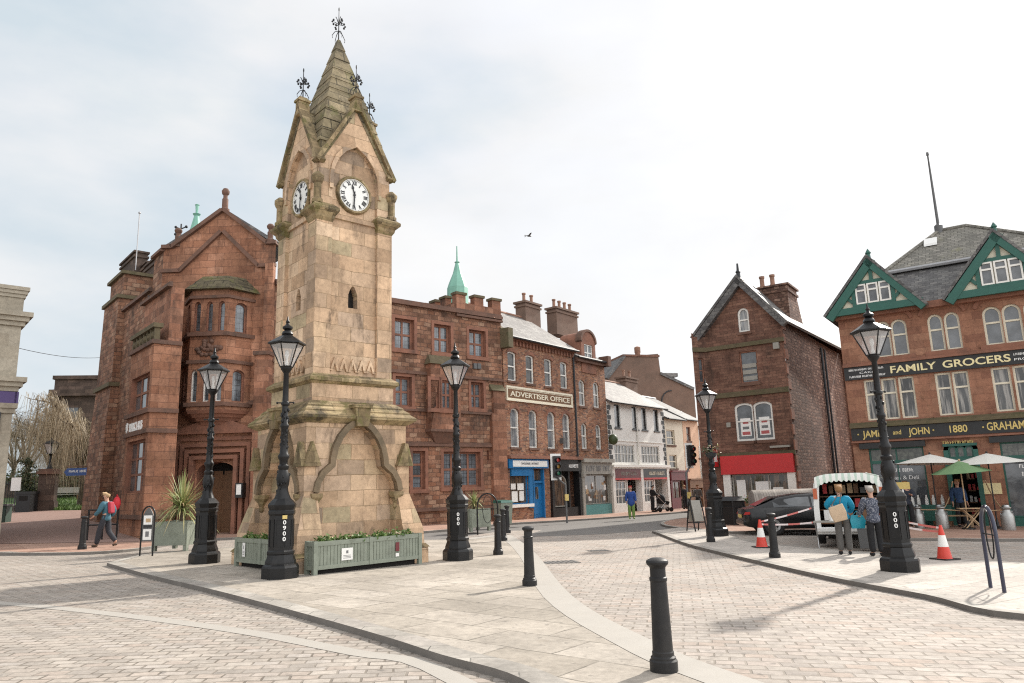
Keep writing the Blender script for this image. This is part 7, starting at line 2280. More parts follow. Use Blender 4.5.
build(q, 'frame', M['steel'], root, world=False)
rnd = random.Random(9)
for z in (.2, .45, .7):
    for k in range(5):
        q = MB(); q.lathe([(.045, z), (.045, z + .13), (.03, z + .15)], 8, 0, Matrix.Translation(ctr) @ Matrix.Rotation(VRZ, 4, 'Z') @ Matrix.Translation((-.24 + k * .12, -.06, 0)))
        setp(build(q, 'jar', M[('paper', 'redsign', 'woodpale', 'wood')[rnd.randrange(4)]]), 'small jar on the low rack beside the van', 'jar', 'jars on the low rack')

# tape runs: tarmac side and around the stall
vl = VM @ Vector((-.95, -.1, .75)); ct = cone_tops
tape(ct[0], VM @ Vector((-.95, -.08, 1.0)), .02, 'red and white barrier tape strung from the left cone up to the van')
tape(ct[0] + Vector((0, 0, -.06)), VM @ Vector((-.95, -.08, .62)), .03, 'red and white barrier tape strung low from the left cone to the van')
lampg = G(901, 572.5); lp_ = Vector((lampg.x, lampg.y + .28, 0))
tape(ct[1], Vector((8.35, 17.6, .82)), .04, 'red and white barrier tape running left from the right cone')
tape(ct[1] + Vector((0, 0, -.08)), Vector((8.35, 17.6, .68)), .05, 'lower red and white barrier tape running left from the right cone')

# ------------------------------------------------------------------ outside the grocers
def at_front(px, w, py=515):
    u = FQ.px(px, py, w)[0]; p = FQ.P(u, 0, w); return Vector((p.x, p.y, gz(p.x)))


def parasol(label, loc, r, z, h, mat, pole, tilt=0.0, n=8):
    root = thing('parasol', label, 'parasol', loc, .2, 'parasols outside the grocers')
    T = Matrix.Translation((0, 0, z)) @ Matrix.Rotation(tilt, 4, 'Y')
    m = MB(); P = [(0, 0, h)]
    for j, f in enumerate((.5, 1.0)):
        for k in range(n * 2):
            a = k * math.pi / n; rr = r * f * (1 if k % 2 == 0 else .965); P.append((rr * math.cos(a), rr * math.sin(a), h * (1 - f) * (1.0 if j else 1.05) - (.0 if k % 2 == 0 else .0)))
    N = n * 2; fs = [(0, 1 + k, 1 + (k + 1) % N) for k in range(N)] + [(1 + k, 1 + N + k, 1 + N + (k + 1) % N, 1 + (k + 1) % N) for k in range(N)]
    m.add(P, fs, 0, T); build(m, 'canopy', M[mat], root, world=False)
    m = MB(); m.tube([(0, 0, .05), (0, 0, z + h)], .022, 8); m.ball((0, 0, z + h + .03), .04); build(m, 'pole', M[pole], root, world=False)
    m = MB()
    for k in range(n):
        a = k * 2 * math.pi / n; m.tube([(0, 0, h * .98), (r * .97 * math.cos(a), r * .97 * math.sin(a), -.01)], .01, 4, 0, T); m.tube([(0, 0, h * .2), (r * .5 * math.cos(a), r * .5 * math.sin(a), h * .5)], .008, 4, 0, T)
    build(m, 'ribs', M[pole], root, world=False)
    m = MB(); m.lathe([(.22, 0), (.22, .05), (.06, .09), (.04, .3), (0, .3)], 12); build(m, 'base', M['blackpaint'], root, world=False)


M['parasolwhite'] = plain('off_white_canvas', (.70, .68, .63), .8, var=.06)
M['parasolgreen'] = plain('sage_canvas', (.16, .27, .13), .8, var=.1)
parasol('off-white parasol left of the green one outside the grocers', at_front(938, 1.7), 1.25, 2.28, .36, 'parasolwhite', 'blackpaint', R(2))
parasol('off-white parasol right of the green one outside the grocers', at_front(996, 1.7), 1.22, 2.25, .36, 'parasolwhite', 'blackpaint', R(-2))
parasol('smaller green parasol in front of the grocers door', at_front(967, 2.5), .98, 1.95, .40, 'parasolgreen', 'woodpale', R(-4), 6)


def churn(label, loc):
    root = thing('milk_churn', label, 'milk churn', loc, 0, 'milk churns outside the grocers')
    m = MB(); m.lathe([(.2, 0), (.205, .03), (.205, .46), (.19, .52), (.12, .62), (.115, .68), (.16, .73), (.16, .76), (.1, .76)], 20); build(m, 'body', plain('dull_galvanised_metal', (.38, .38, .37), .42, metal=.85, var=.2), root, world=False, smooth=40)
    m = MB(); m.lathe([(.11, .75), (.13, .78), (.1, .83), (.03, .85), (0, .85)], 16); build(m, 'lid', M['steel'], root, world=False, smooth=40)
    for s in (-1, 1):
        m = MB(); m.tube([(s * .13, 0, .62), (s * .2, 0, .62), (s * .21, 0, .53), (s * .18, 0, .52)], .014, 6); build(m, 'handle', M['steel'], root, world=False)


churn('milk churn by the lamp post, leftmost of the three churns', at_front(918, 2.3)); churn('milk churn behind the right traffic cone', at_front(941.5, 2.3)); churn('milk churn near the cycle stand, rightmost of the three', at_front(1007, 2.6))


def rope(pts, label, r=.022):
    m = MB(); m.tube(pts, r, 6); o = build(m, 'rope', M['woodpale'], smooth=60); setp(o, label, 'rope')


def hang(a, b, sag, n=10): return [a.lerp(b, k / n) - Vector((0, 0, sag * 4 * (k / n) * (1 - k / n))) for k in range(n + 1)]


c1, c2, c3 = at_front(918, 2.3), at_front(941.5, 2.3), at_front(1007, 2.6)
z_ = Vector((0, 0, .68))
rope(hang(c1 + z_, c2 + z_, .03), 'short pale rope between the two left churns'); rope(hang(c2 + z_, c3 + z_, .06), 'long pale rope strung between the middle and right churns')
rope(hang(c2 + z_, FQ.P(FQ.px(955, 500, .3)[0], 1.6, .3), .25), 'slack pale rope rising from the churn to the left door post')
rope(hang(c3 + z_, FQ.P(FQ.px(988, 500, .3)[0], 1.6, .3), .25), 'slack pale rope rising from the right churn to the right door post')


def fold_table(label, loc, rz):
    root = thing('folding_table', label, 'table', loc, rz)
    m = MB()
    for k in range(6): m.box(-.4, .4, -.3 + k * .1, -.21 + k * .1, .70, .725)
    build(m, 'tabletop', M['woodpale'], root, world=False)
    for s in (-1, 1):
        for d in (-1, 1):
            m = MB(); m.tube([(-.3 * d, s * .22, 0), (.3 * d, s * .2, .70)], .02, 6); build(m, 'leg', M['woodpale'], root, world=False)


fold_table('pale wooden folding table with crossed legs under the green parasol', at_front(972, 2.4), R(-20))
loc = at_front(958, 2.3)
root = thing('bench', 'low pale wooden bench beside the folding table', 'bench', at_front(958, 1.9), R(90 - AZ_Q))
m = MB(); m.box(-.5, .5, -.12, .12, .42, .46); build(m, 'seat', M['woodpale'], root, world=False)
for s in (-.4, .4):
    m = MB(); m.box(s - .03, s + .03, -.1, .1, 0, .42); build(m, 'leg', M['woodpale'], root, world=False)
root = thing('market_trestle', 'green draped trestle table with bottles left of the grocers door', 'table', FQ.P(FQ.px(928, 505, .7)[0], gz(15) - FQ.O.z, .7), R(90 - AZ_Q))
m = MB(); m.box(-.8, .8, -.3, .3, .72, .78); m.box(-.78, .78, -.29, -.27, .2, .72); build(m, 'draped_top', M['green'], root, world=False)
for sx in (-.7, .7):
    m = MB(); m.box(sx - .03, sx + .03, -.25, .25, 0, .72); build(m, 'leg', M['wood'], root, world=False)
for k, x in enumerate((-.5, -.3, -.02, .2, .5)):
    m = MB(); m.lathe([(.06, .78), (.06, .98), (.03, 1.08), (.03, 1.14)], 10, 0, Matrix.Translation(root.location) @ Matrix.Rotation(R(90 - AZ_Q), 4, 'Z') @ Matrix.Translation((x, .05 * (k % 2), 0)))
    o = build(m, 'bottle', M['paper'], None, smooth=50); setp(o, 'white bottle on the green trestle table outside the grocers', 'bottle', 'bottles on the trestle table')
root = thing('yellow_sign', 'small yellow sign on a tall white post by the lamp post', 'sign', at_front(906, 3.4))
m = MB(); m.tube([(0, 0, 0), (0, 0, 1.62)], .03, 6); build(m, 'post', M['paper'], root, world=False)
m = MB(); m.box(-.3, .24, -.03, .0, 1.40, 1.64, 0, Matrix.Rotation(R(-30), 4, 'Z')); build(m, 'panel', M['gold'], root, world=False)
# crates, barrel, logs and display cylinder outside the red fascia shop
def shop_pt(px, w, py=515):
    u = FG.px(px, py, w)[0]; p = FG.P(u, 0, w); return Vector((p.x, p.y, gz(p.x)))


root = thing('flower_crate', 'brown wooden crate of flowers under the shop window', 'crate', shop_pt(752, 1.6), R(90 - AZ_G))
m = MB(); m.box(-.5, .5, -.3, .3, 0, .75); build(m, 'box', M['wood'], root, world=False)
m = MB(); rnd = random.Random(3); 
for k in range(4): leaf_clump(m, (-.35 + k * .23, 0, .92), .2, 60, rnd, .06)
build(m, 'plants', M['leaf'], root, world=False)
m = MB()
for k in range(4): leaf_clump(m, (-.35 + k * .23, -.1, 1.0), .18, 10, rnd, .04)
build(m, 'flowers', M['petal'], root, world=False)
root = thing('logs_crate', 'pale wooden crate heaped with kindling beside the flower crate', 'crate', shop_pt(767, 1.7), R(90 - AZ_G))
m = MB(); m.box(-.5, .5, -.3, .3, 0, .9); build(m, 'box', M['woodpale'], root, world=False)
m = MB()
for k in range(14): x = rnd.uniform(-.4, .4); m.tube([(x, -.25, .95 + rnd.uniform(0, .15)), (x + rnd.uniform(-.1, .1), .25, .95 + rnd.uniform(0, .15))], .045, 6)
build(m, 'sticks', M['wood'], root, world=False)
def pickup():
    p = shop_pt(790, 4.5); p = Vector((p.x - .2, p.y, gz(p.x)))
    root = thing('covered_trailer', 'pale canvas covered trailer parked behind the black car', 'trailer', p, R(-8))
    m = MB(); N = 9; rings = []
    for x in (-1.35, -1.3, -.65, 0, .65, 1.3, 1.35):
        s = 1.0 if abs(x) < 1.32 else .9
        rings.append([(x, -.75 * s * math.cos(math.pi * k / (N - 1)), .62 + .8 * s * math.sin(math.pi * k / (N - 1)) ** .45) for k in range(N)])
    m.loft(rings); build(m, 'canvas_cover', masonry('slatted_grey_canvas', [(.30, .265, .235), (.38, .34, .30), (.34, .30, .27)], (.17, .15, .13), .11, 2.0, .012, bump=.5), root, world=False, smooth=50)
    m = MB(); m.box(-1.38, 1.38, -.78, .78, .42, .74); m.box(1.38, 2.3, -.05, .05, .45, .52); build(m, 'bed', M['blackpaint'], root, world=False)
    for s in (-1, 1):
        m = MB(); m.lathe([(.1, -.09), (.3, -.09), (.31, .09), (.1, .09)], 18, 0, Matrix.Translation((0, s * .82, .31)) @ Matrix.Rotation(R(90), 4, 'X')); build(m, 'wheel', M['blackpaint'], root, world=False)


pickup()


def drain(px, py, w, label):
    g = on_ground(px, py); z = gz(g.x) + ROADH + .008; root = thing('drain_cover', label, 'drain cover', (g.x, g.y, z), R(12))
    m = MB(); m.box(-w, w, -w * .7, w * .7, -.02, .0); build(m, 'plate', M['draincover'], root, world=False)
    m = MB()
    for k in range(7): x = -w * .85 + k * w * .26; m.box(x, x + w * .12, -w * .6, w * .6, .0, .006)
    build(m, 'grille', M['greyplastic'], root, world=False)


drain(560, 559, .42, 'dark iron drain cover in the setts beyond the second bollard'); drain(598, 548, .3, 'smaller iron drain cover farther along the right road')


# ------------------------------------------------------------------ traffic lights
def signal(label, px, py, h, rz, arm=0.0):
    g = G(px, py); root = thing('traffic_light', label, 'traffic light', Vector((g.x, g.y, gz(g.x))), rz, 'traffic lights at the junction')
    m = MB()
    if arm: m.tube([(0, 0, -.05), (0, 0, h - 1.35), (-arm, 0, h - 1.0), (-arm, 0, h - .1)], .05, 8)
    else: m.tube([(0, 0, -.05), (0, 0, h)], .05, 8)
    build(m, 'pole', M['greyplastic'], root, world=False, smooth=50)
    x = -arm
    m = MB(); m.box(x - .17, x + .17, -.2, .02, h - 1.0, h + .02); hd = build(m, 'signal_head', M['blackpaint'], root, world=False)
    m = MB(); m.box(x - .25, x + .25, .03, .045, h - 1.1, h + .12); m.box(x - .27, x + .27, .028, .034, h - 1.12, h + .14, 1); build(m, 'backing_board', [M['blackpaint'], M['paper']], hd, world=False)
    for k, c in enumerate(((.5, .03, .02), (.35, .18, .02), (.02, .16, .08))):
        m = MB(); z = h - .17 - k * .31; T = Matrix.Translation((x, -.2, z)) @ Matrix.Rotation(R(90), 4, 'X'); m.lathe([(.105, -.01), (.105, .02), (.08, .035), (0, .04)], 16, 0, T)
        build(m, 'lens', M.setdefault('lens%d' % k, plain('signal_lens_%d' % k, c, .25, var=.1)), hd, world=False)
        m = MB(); m.lathe([(.115, 0), (.115, .16), (.108, .16), (.108, 0)], 16, 0, T); build(m, 'visor', M['blackpaint'], hd, world=False)
    m = MB(); m.box(-.09, .09, -.14, -.05, 1.0, 1.3); build(m, 'push_button', M['gold'], root, world=False)


signal('traffic light with angled arm in front of the black shopfront', 567, 522, 3.1, R(20), .45)
signal('traffic light near the peach house, left of the fourth lamp post', 689.5, 519, 3.6, R(35), -.35)

# ------------------------------------------------------------------ gate pier, fence, sign, railings by the churchyard
def churchyard():
    d = ray(47, 497); Y = 44.0; p = Vector((d.x / d.y * Y, Y, 0)); p.z = cz(p.x, Y)
    root = thing('gate_pier', 'square dark stone gate pier with moulded cap at the churchyard entrance', 'gate pier', p, R(20))
    F = Fac(p, 100)
    t = F.px(47, 470)[1]
    m = MB(); m.box(-.5, .5, -.5, .5, -.2, .5); m.box(-.43, .43, -.43, .43, .5, t - .25); build(m, 'shaft', M['darkstone'], root, world=False)
    m = MB(); m.box(-.56, .56, -.56, .56, t - .25, t - .08); m.box(-.46, .46, -.46, .46, t - .08, t + .05); build(m, 'cap', M['redtrim'], root, world=False)
    lt = thing('pier_lantern', 'pale glass lantern on a short iron post topping the gate pier', 'lantern', p + Vector((0, 0, t + .05)))
    k = F.px(49, 441)[1] - t
    m = MB(); m.lathe([(.2, 0), (.1, .15), (.06, .4), (.06, k * .45), (.12, k * .5), (.22, k * .52)], 10); build(m, 'post', M['iron'], lt, world=False)
    m = MB(); m.lathe([(.2, k * .52), (.46, k * .86)], 6); build(m, 'lantern_pane', M['lampglass'], lt, world=False)
    m = MB(); m.lathe([(.5, k * .86), (.5, k * .88), (.2, k * .97), (.06, k * 1.0), (.05, k * 1.08)], 6)
    for j in range(6): a = j * math.pi / 3; m.tube([(.2 * math.cos(a), .2 * math.sin(a), k * .52), (.46 * math.cos(a), .46 * math.sin(a), k * .86)], .025, 4)
    build(m, 'lantern_frame', M['iron'], lt, world=False)
    bu = MB(); bu.lathe([(.1, k * .54), (.16, k * .8), (0, k * .82)], 8); build(bu, 'bulb', M['paper'], lt, world=False)
    rnd = random.Random(8); m = MB()
    for j in range(14): leaf_clump(m, p + Vector((-.9 + rnd.uniform(-.1, .1), -.6 + rnd.uniform(-.2, .2), rnd.uniform(.3, 3.2))), .3, 60, rnd, .09)
    o = build(m, 'ivy', M['ivy']); setp(o, 'dark ivy climbing the left side of the gate pier', 'ivy')
    # iron railings left of the pier
    a = Vector((p.x - .8, p.y, p.z)); b = Vector((p.x - 7.5, p.y + 1.0, p.z))
    f = thing('iron_railings', 'dark iron railings running left from the gate pier', 'railings', (a + b) / 2)
    m = MB()
    for k in range(44): q = a.lerp(b, k / 43); m.tube([q, q + Vector((0, 0, 1.75))], .018, 4)
    build(m, 'bars', M['iron_rough'], f)
    m = MB()
    for z in (.3, 1.6): m.tube([a + Vector((0, 0, z)), b + Vector((0, 0, z))], .025, 4)
    build(m, 'rails', M['iron_rough'], f)
    m = MB(); m.box(0, 7, -.2, .2, -.2, .3, 0, Matrix.Translation(b) @ Matrix.Rotation(math.atan2(a.y - b.y, a.x - b.x), 4, 'Z')); build(m, 'plinth', M['brick_dark'], f)
    # low wall and bench on the lawn
    d = ray(72, 500); q = Vector((d.x / d.y * 61, 61, 0)); q.z = cz(q.x, 61)
    w = thing('low_brick_wall', 'long low dark wall behind the churchyard lawn', 'wall', q)
    m = MB(); m.box(-10, 5.0, -.2, .2, -.5, 1.5); build(m, 'wall', M['darkstone'], w, world=False)
    m = MB(); m.box(-10, 5.05, -.28, .28, 1.5, 1.62); build(m, 'coping', M['redtrim'], w, world=False)
    d = ray(66, 503); q = Vector((d.x / d.y * 54, 54, 0)); q.z = cz(q.x, 54)
    b_ = thing('park_bench', 'weathered bench on the lawn under the willow', 'bench', q, R(10))
    m = MB(); m.box(-.9, .9, -.25, .2, .42, .47); build(m, 'seat', M['greypaint'], b_, world=False)
    m = MB(); m.box(-.9, .9, .2, .25, .55, .95); build(m, 'backrest', M['greypaint'], b_, world=False)
    for s in (-.8, .8):
        m = MB(); m.box(s - .04, s + .04, -.22, .22, 0, .42); build(m, 'leg', M['wood'], b_, world=False)
    # blue direction sign on its bracket
    d = ray(86, 500); Y = 37.5; q = Vector((d.x / d.y * Y, Y, 0)); q.z = cz(q.x, Y)
    s = thing('direction_sign', 'blue direction sign with white lettering on an orange pole near the willow', 'sign', q)
    F = Fac(q, 96); c = F.px(79, 471.6)
    u0, u1 = F.px(67.5, 472)[0], F.px(90, 472)[0]; v0, v1 = F.px(79, 475.5)[1], F.px(79, 468)[1]
    m = MB(); m.prism([(u0 - .15, (v0 + v1) / 2), (u0, v0), (u1, v0), (u1, v1), (u0, v1)], 0, .05, 0, F.M); pn = build(m, 'panel', plain('blue_sign_panel', (.03, .08, .26), .4, var=.1), s)
    scrawl(F, u0 + .12, u1 - .1, (v0 + v1) / 2 - .03, .12, 'whiteletter', pn, .052, 2, 3)
    m = MB(); m.tube([F.P(u1 + .05, -.2, 0), F.P(u1 + .05, v1 + .4, 0)], .05, 6); m.tube([F.P(u0 - .1, v1 + .08, 0), F.P(u1 + .1, v1 + .08, 0)], .03, 5); build(m, 'pole', M['wood'], s)
    # handrail by the bank's steps
    a, b = G(90, 541), G(121, 541)
    a = ray(90, 500) * 1; a = Vector((a.x / a.y * 27.2, 27.2, 0)); a.z = gz(a.x); b = ray(119, 500); b = Vector((b.x / b.y * 27.6, 27.6, 0)); b.z = gz(b.x)
    h = thing('handrail', 'black tubular handrail beside the steps behind the walking man', 'handrail', a)
    m = MB()
    for k in range(3):
        q = a.lerp(b, k / 2); m.tube([q, q + Vector((0, 0, 1.1))], .032, 6)
    build(m, 'posts', M['iron'], h)
    m = MB()
    for z in (.55, 1.08): m.tube([a + Vector((0, 0, z)), b + Vector((0, 0, z))], .03, 6)
    build(m, 'rails', M['iron'], h)


churchyard()
d = ray(117.2, 497); c = Vector((d.x / d.y * 27.4, 27.4, 0)); c.z = gz(c.x)
root = thing('red_bag', 'bright red rounded bag hanging on the handrail post behind the walking man', 'bag', c)
m = MB(); m.ball((0, 0, 1.30), (.14, .11, .25), 0, None, 12, 8); m.tube([(-.05, 0, 1.5), (0, -.02, 1.62), (.05, 0, 1.5)], .02, 5); build(m, 'bag', plain('bright_red_fabric', (.5, .02, .03), .7, var=.2), root, world=False, smooth=60)

# ------------------------------------------------------------------ overhead wire and bird
d1 = ray(18, 348); d2 = ray(101, 357.5); a = CAM + d1 * (26.0 / d1.y); b = CAM + d2 * (40.0 / d2.y)
m = MB(); m.tube(hang(a, b, .15), .011, 5); o = build(m, 'overhead_wire', M['greyplastic']); setp(o, 'thin grey wire across the sky between the pale building and the sandstone tower', 'wire')
c = CAM + ray(528.7, 236) * 45
root = thing('bird', 'small dark bird flying high over the street', 'bird', c, R(30))
m = MB(); m.lathe([(0, -.16), (.04, -.1), (.055, 0), (.035, .12), (.03, .16), (.012, .2), (0, .22)], 8, 0, Matrix.Rotation(R(90), 4, 'Y'))
m.add([(-.16, 0, 0), (-.3, -.06, .01), (-.3, .06, .01)], [(0, 1, 2)])
for s in (-1, 1): m.add([(.08, s * .03, .02), (.06, s * .25, .13), (-.06, s * .46, .06), (-.04, s * .25, .11), (-.06, s * .03, .02), (.08, s * .03, 0), (.06, s * .25, .115), (-.06, s * .46, .05), (-.04, s * .25, .095), (-.06, s * .03, 0)], [(0, 1, 3, 4), (1, 2, 3), (5, 9, 8, 6), (6, 8, 7)])
build(m, 'body', M['greyplastic'], root, world=False)
# ------------------------------------------------------------------ people
M['skin'] = plain('skin', (.48, .27, .19), .55, var=.06)
def cloth(name, c, var=.15, scale=9.0): return plain(name, c, .85, var=var, scale=scale, bump=.15)


def skin(name, pts, edges, mat, parent, root_i=0, sub=1, label=None):
    me = bpy.data.meshes.new(name + '_sk'); me.from_pydata([p[0] for p in pts], edges, [])
    o = bpy.data.objects.new(name + '_sk', me); COL.objects.link(o)
    md = o.modifiers.new('s', 'SKIN'); md.use_smooth_shade = True; md.branch_smoothing = .6
    for i, p in enumerate(pts):
        sv = me.skin_vertices[0].data[i]; r = p[1]; sv.radius = r if isinstance(r, tuple) else (r, r); sv.use_root = (i == root_i)
    if sub: s = o.modifiers.new('d', 'SUBSURF'); s.levels = s.render_levels = sub
    bpy.context.view_layer.update(); dg = bpy.context.evaluated_depsgraph_get()
    nm = bpy.data.meshes.new_from_object(o.evaluated_get(dg)); bpy.data.objects.remove(o); bpy.data.meshes.remove(me)
    nm.name = name; nm.materials.clear(); nm.materials.append(mat)
    nm.polygons.foreach_set('use_smooth', [True] * len(nm.polygons)); nm.polygons.foreach_set('material_index', [0] * len(nm.polygons))
    q = bpy.data.objects.new(name, nm); COL.objects.link(q); q.parent = parent
    if label: q['label'] = label
    return q


def person(label, loc, rz, h=1.7, coat=None, legs=None, hair=None, shoe=None, pose=None, coat_len=.82, hairstyle='short', lean=0.0, bulk=1.0, skirt=False):
    root = thing('person', label, 'person', loc, rz)
    k = h / 1.7; V = lambda x, y, z: Vector((x * k, y * k, z * k))
    P = dict(pel=V(0, 0, .93), wa=V(0, 0, 1.08), ch=V(0, .0, 1.27), nk=V(0, .0, 1.42), hb=V(0, .02, 1.50), hm=V(0, .035, 1.58), ht=V(0, .02, 1.665),
             sl=V(-.17, 0, 1.37), sr=V(.17, 0, 1.37), el=V(-.23, -.02, 1.11), er=V(.23, -.02, 1.11), wl=V(-.24, .06, .88), wr=V(.24, .06, .88),
             jl=V(-.09, 0, .88), jr=V(.09, 0, .88), kl=V(-.10, .02, .48), kr=V(.10, .02, .48), al=V(-.10, -.01, .09), ar=V(.10, -.01, .09), tl=V(-.12, .15, .04), tr=V(.12, .15, .04))
    if pose:
        for n, v in pose.items(): P[n] = V(*v)
    if lean:
        for n in ('wa', 'ch', 'nk', 'hb', 'hm', 'ht', 'sl', 'sr'): P[n] = P[n] + Vector((0, lean * (P[n].z - .93 * k), 0))
    names = list(P); idx = {n: i for i, n in enumerate(names)}
    rad = dict(pel=(.15, .11), wa=(.13, .10), ch=(.15, .11), nk=.052, hb=(.062, .075), hm=(.077, .095), ht=(.055, .065), sl=.065, sr=.065, el=.045, er=.045, wl=.03, wr=.03, jl=.085, jr=.085, kl=.058, kr=.058, al=.04, ar=.04, tl=.033, tr=.033)
    def rr(n, s=1.0, a=0.0):
        r = rad[n]; r = r if isinstance(r, tuple) else (r, r); return (r[0] * k * s + a, r[1] * k * s + a)
    E_ = [('pel', 'wa'), ('wa', 'ch'), ('ch', 'nk'), ('nk', 'hb'), ('hb', 'hm'), ('hm', 'ht'), ('ch', 'sl'), ('ch', 'sr'), ('sl', 'el'), ('sr', 'er'), ('el', 'wl'), ('er', 'wr'), ('pel', 'jl'), ('pel', 'jr'), ('jl', 'kl'), ('jr', 'kr'), ('kl', 'al'), ('kr', 'ar'), ('al', 'tl'), ('ar', 'tr')]
    pts = [(tuple(P[n]), rr(n)) for n in names]; ed = [(idx[a], idx[b]) for a, b in E_]
    # nose, ears, hands with five fingers
    def addv(p, r, par):
        pts.append((tuple(p), r)); ed.append((par, len(pts) - 1)); return len(pts) - 1
    hm = P['hm']; addv(hm + V(0, .118, -.02), (.014, .016), idx['hm'])
    for s in (-1, 1): addv(hm + V(s * .092, -.01, -.01), (.018, .02), idx['hm'])
    for w, e, s in (('wl', 'el', -1), ('wr', 'er', 1)):
        d = (P[w] - P[e]).normalized(); a = d.cross(Vector((0, 0, 1)) if abs(d.z) < .8 else Vector((1, 0, 0))).normalized(); b = d.cross(a)
        if abs(d.z) >= .8: f = Vector((0, 1, 0)); f = (f - d * f.dot(d)).normalized()
        else: f = a
        nrm = d.cross(f)
        pm = addv(P[w] + d * .065 * k, (.034, .022), idx[w])
        for j, (o, L) in enumerate(((-.028, .06), (-.010, .078), (.009, .072), (.027, .055))):
            m_ = addv(P[w] + d * (.105 * k) + f * o * k, (.010, .010), pm); addv(P[w] + d * (.105 + L) * k + f * o * 1.1 * k + nrm * .02 * s * k, (.008, .008), m_)
        addv(P[w] + d * .085 * k + f * .055 * k, (.011, .011), pm)
    body = skin('body', pts, ed, M['skin'], root, 0)
    eye = MB()
    for s in (-1, 1): eye.ball(hm + V(s * .032, .092, .012), .012 * k, 0, None, 6, 4)
    eye.box(hm.x - .025 * k, hm.x + .025 * k, hm.y + .085 * k, hm.y + .098 * k, hm.z - .066 * k, hm.z - .056 * k, 1)
    build(eye, 'eyes_and_mouth', [M['dark'], plain('lips', (.35, .12, .10), .5)], body, world=False)
    # trousers
    q = ['pel', 'jl', 'jr', 'kl', 'kr', 'al', 'ar', 'wa']; ii = {n: i for i, n in enumerate(q)}
    pp = [(tuple(P[n] - (Vector((0, 0, .015)) if n in ('al', 'ar') else Vector((0, 0, 0)))), rr(n, 1.0, .018 + (.012 if n in ('kl', 'kr') else 0) + (.02 if n in ('al', 'ar') else 0))) for n in q]
    skin('trousers', pp, [(ii[a], ii[b]) for a, b in E_ if a in ii and b in ii], legs, body)
    # coat
    q = ['wa', 'pel', 'ch', 'nk', 'sl', 'sr', 'el', 'er', 'wl', 'wr']; ii = {n: i for i, n in enumerate(q)}
    pp = [(tuple(P[n] if n != 'nk' else P['ch'].lerp(P['nk'], .8)), rr(n, bulk if n in ('wa', 'pel', 'ch') else 1.0, .03 if n not in ('nk', 'ch', 'sl', 'sr') else (.034 if n == 'nk' else .05))) for n in q]
    hem = P['pel'].copy(); hem.z = coat_len * k; pp.append((tuple(hem), (.185 * k * bulk, .145 * k * bulk))); ii['hem'] = len(pp) - 1
    ee = [(ii['wa'], ii['pel']), (ii['pel'], ii['hem']), (ii['wa'], ii['ch']), (ii['ch'], ii['nk']), (ii['ch'], ii['sl']), (ii['ch'], ii['sr']), (ii['sl'], ii['el']), (ii['sr'], ii['er']), (ii['el'], ii['wl']), (ii['er'], ii['wr'])]
    skin('jacket', pp, ee, coat, body, 0)
    # shoes
    for a, t in (('al', 'tl'), ('ar', 'tr')):
        hl = P[a] + (P[a] - P[t]).normalized() * .05 * k; hl.z = P[t].z + .005
        skin('shoe', [(tuple(hl), .045 * k), (tuple(P[a].lerp(P[t], .35) - Vector((0, 0, .02))), .05 * k), (tuple(P[t] + (P[t] - P[a]) * .12), .04 * k)], [(0, 1), (1, 2)], shoe or M['dark'], body, 1)
    # hair
    if hair is not None:
        hp = [(tuple(hm + V(0, .045, .075)), (.070 * k, .04 * k)), (tuple(hm + V(0, -.01, .085)), (.09 * k, .055 * k)), (tuple(hm + V(0, -.065, .03)), (.088 * k, .07 * k)), (tuple(hm + V(0, -.075, -.06 if hairstyle == 'short' else -.10)), (.07 * k, .05 * k) if hairstyle == 'short' else (.095 * k, .06 * k))]
        skin('hair', hp, [(0, 1), (1, 2), (2, 3)], hair, body, 1)
    return root, body, P


def face_to(loc, tx, ty): return math.atan2(ty - loc.y, tx - loc.x) - math.pi / 2


jeans = cloth('dark_trousers', (.03, .032, .04)); black = cloth('black_cloth', (.012, .012, .014)); greyt = cloth('grey_trousers', (.10, .095, .09))
grey_hair = cloth('grey_hair', (.33, .30, .27)); brown_hair = cloth('light_brown_hair', (.26, .14, .06)); sandy = cloth('sandy_hair', (.40, .27, .15))
# walking man on the left, heading left
g = G(104, 547); loc = Vector((g.x, g.y, gz(g.x)))
r_, b_, P_ = person('man walking left in a blue-green jacket with a red rucksack and dark face mask', loc, R(82), 1.70, cloth('teal_blue_jacket', (.05, .135, .18)), jeans, sandy, cloth('brown_boots', (.09, .06, .04)),
       pose=dict(jl=(-.09, 0, .88), kl=(-.10, .13, .49), al=(-.10, .20, .09), tl=(-.11, .34, .05), kr=(.10, -.04, .47), ar=(.10, -.33, .17), tr=(.11, -.23, .04), el=(-.23, .08, 1.12), wl=(-.22, .25, .98), er=(.23, -.12, 1.12), wr=(.22, -.02, .92)), lean=.03, coat_len=.77)
m = MB(); m.loft([[(-.12, -.12, 1.03), (.12, -.12, 1.03), (.12, -.22, 1.03), (-.12, -.22, 1.03)][::-1], [(-.13, -.10, 1.2), (.13, -.10, 1.2), (.13, -.21, 1.2), (-.13, -.21, 1.2)][::-1], [(-.11, -.06, 1.40), (.11, -.06, 1.40), (.11, -.18, 1.40), (-.11, -.18, 1.40)][::-1]])
bag = build(m, 'rucksack', cloth('red_rucksack', (.34, .03, .05)), None, world=False, smooth=60)
bag.location = loc; bag.rotation_euler = (0, 0, R(82)); setp(bag, 'red rucksack on the back of the walking man', 'rucksack'); bevel(bag, .05, 3)
m = MB(); m.ball(P_['hm'] + Vector((0, .065, -.045)), (.062, .05, .045)); build(m, 'face_mask', black, b_, world=False, smooth=True)
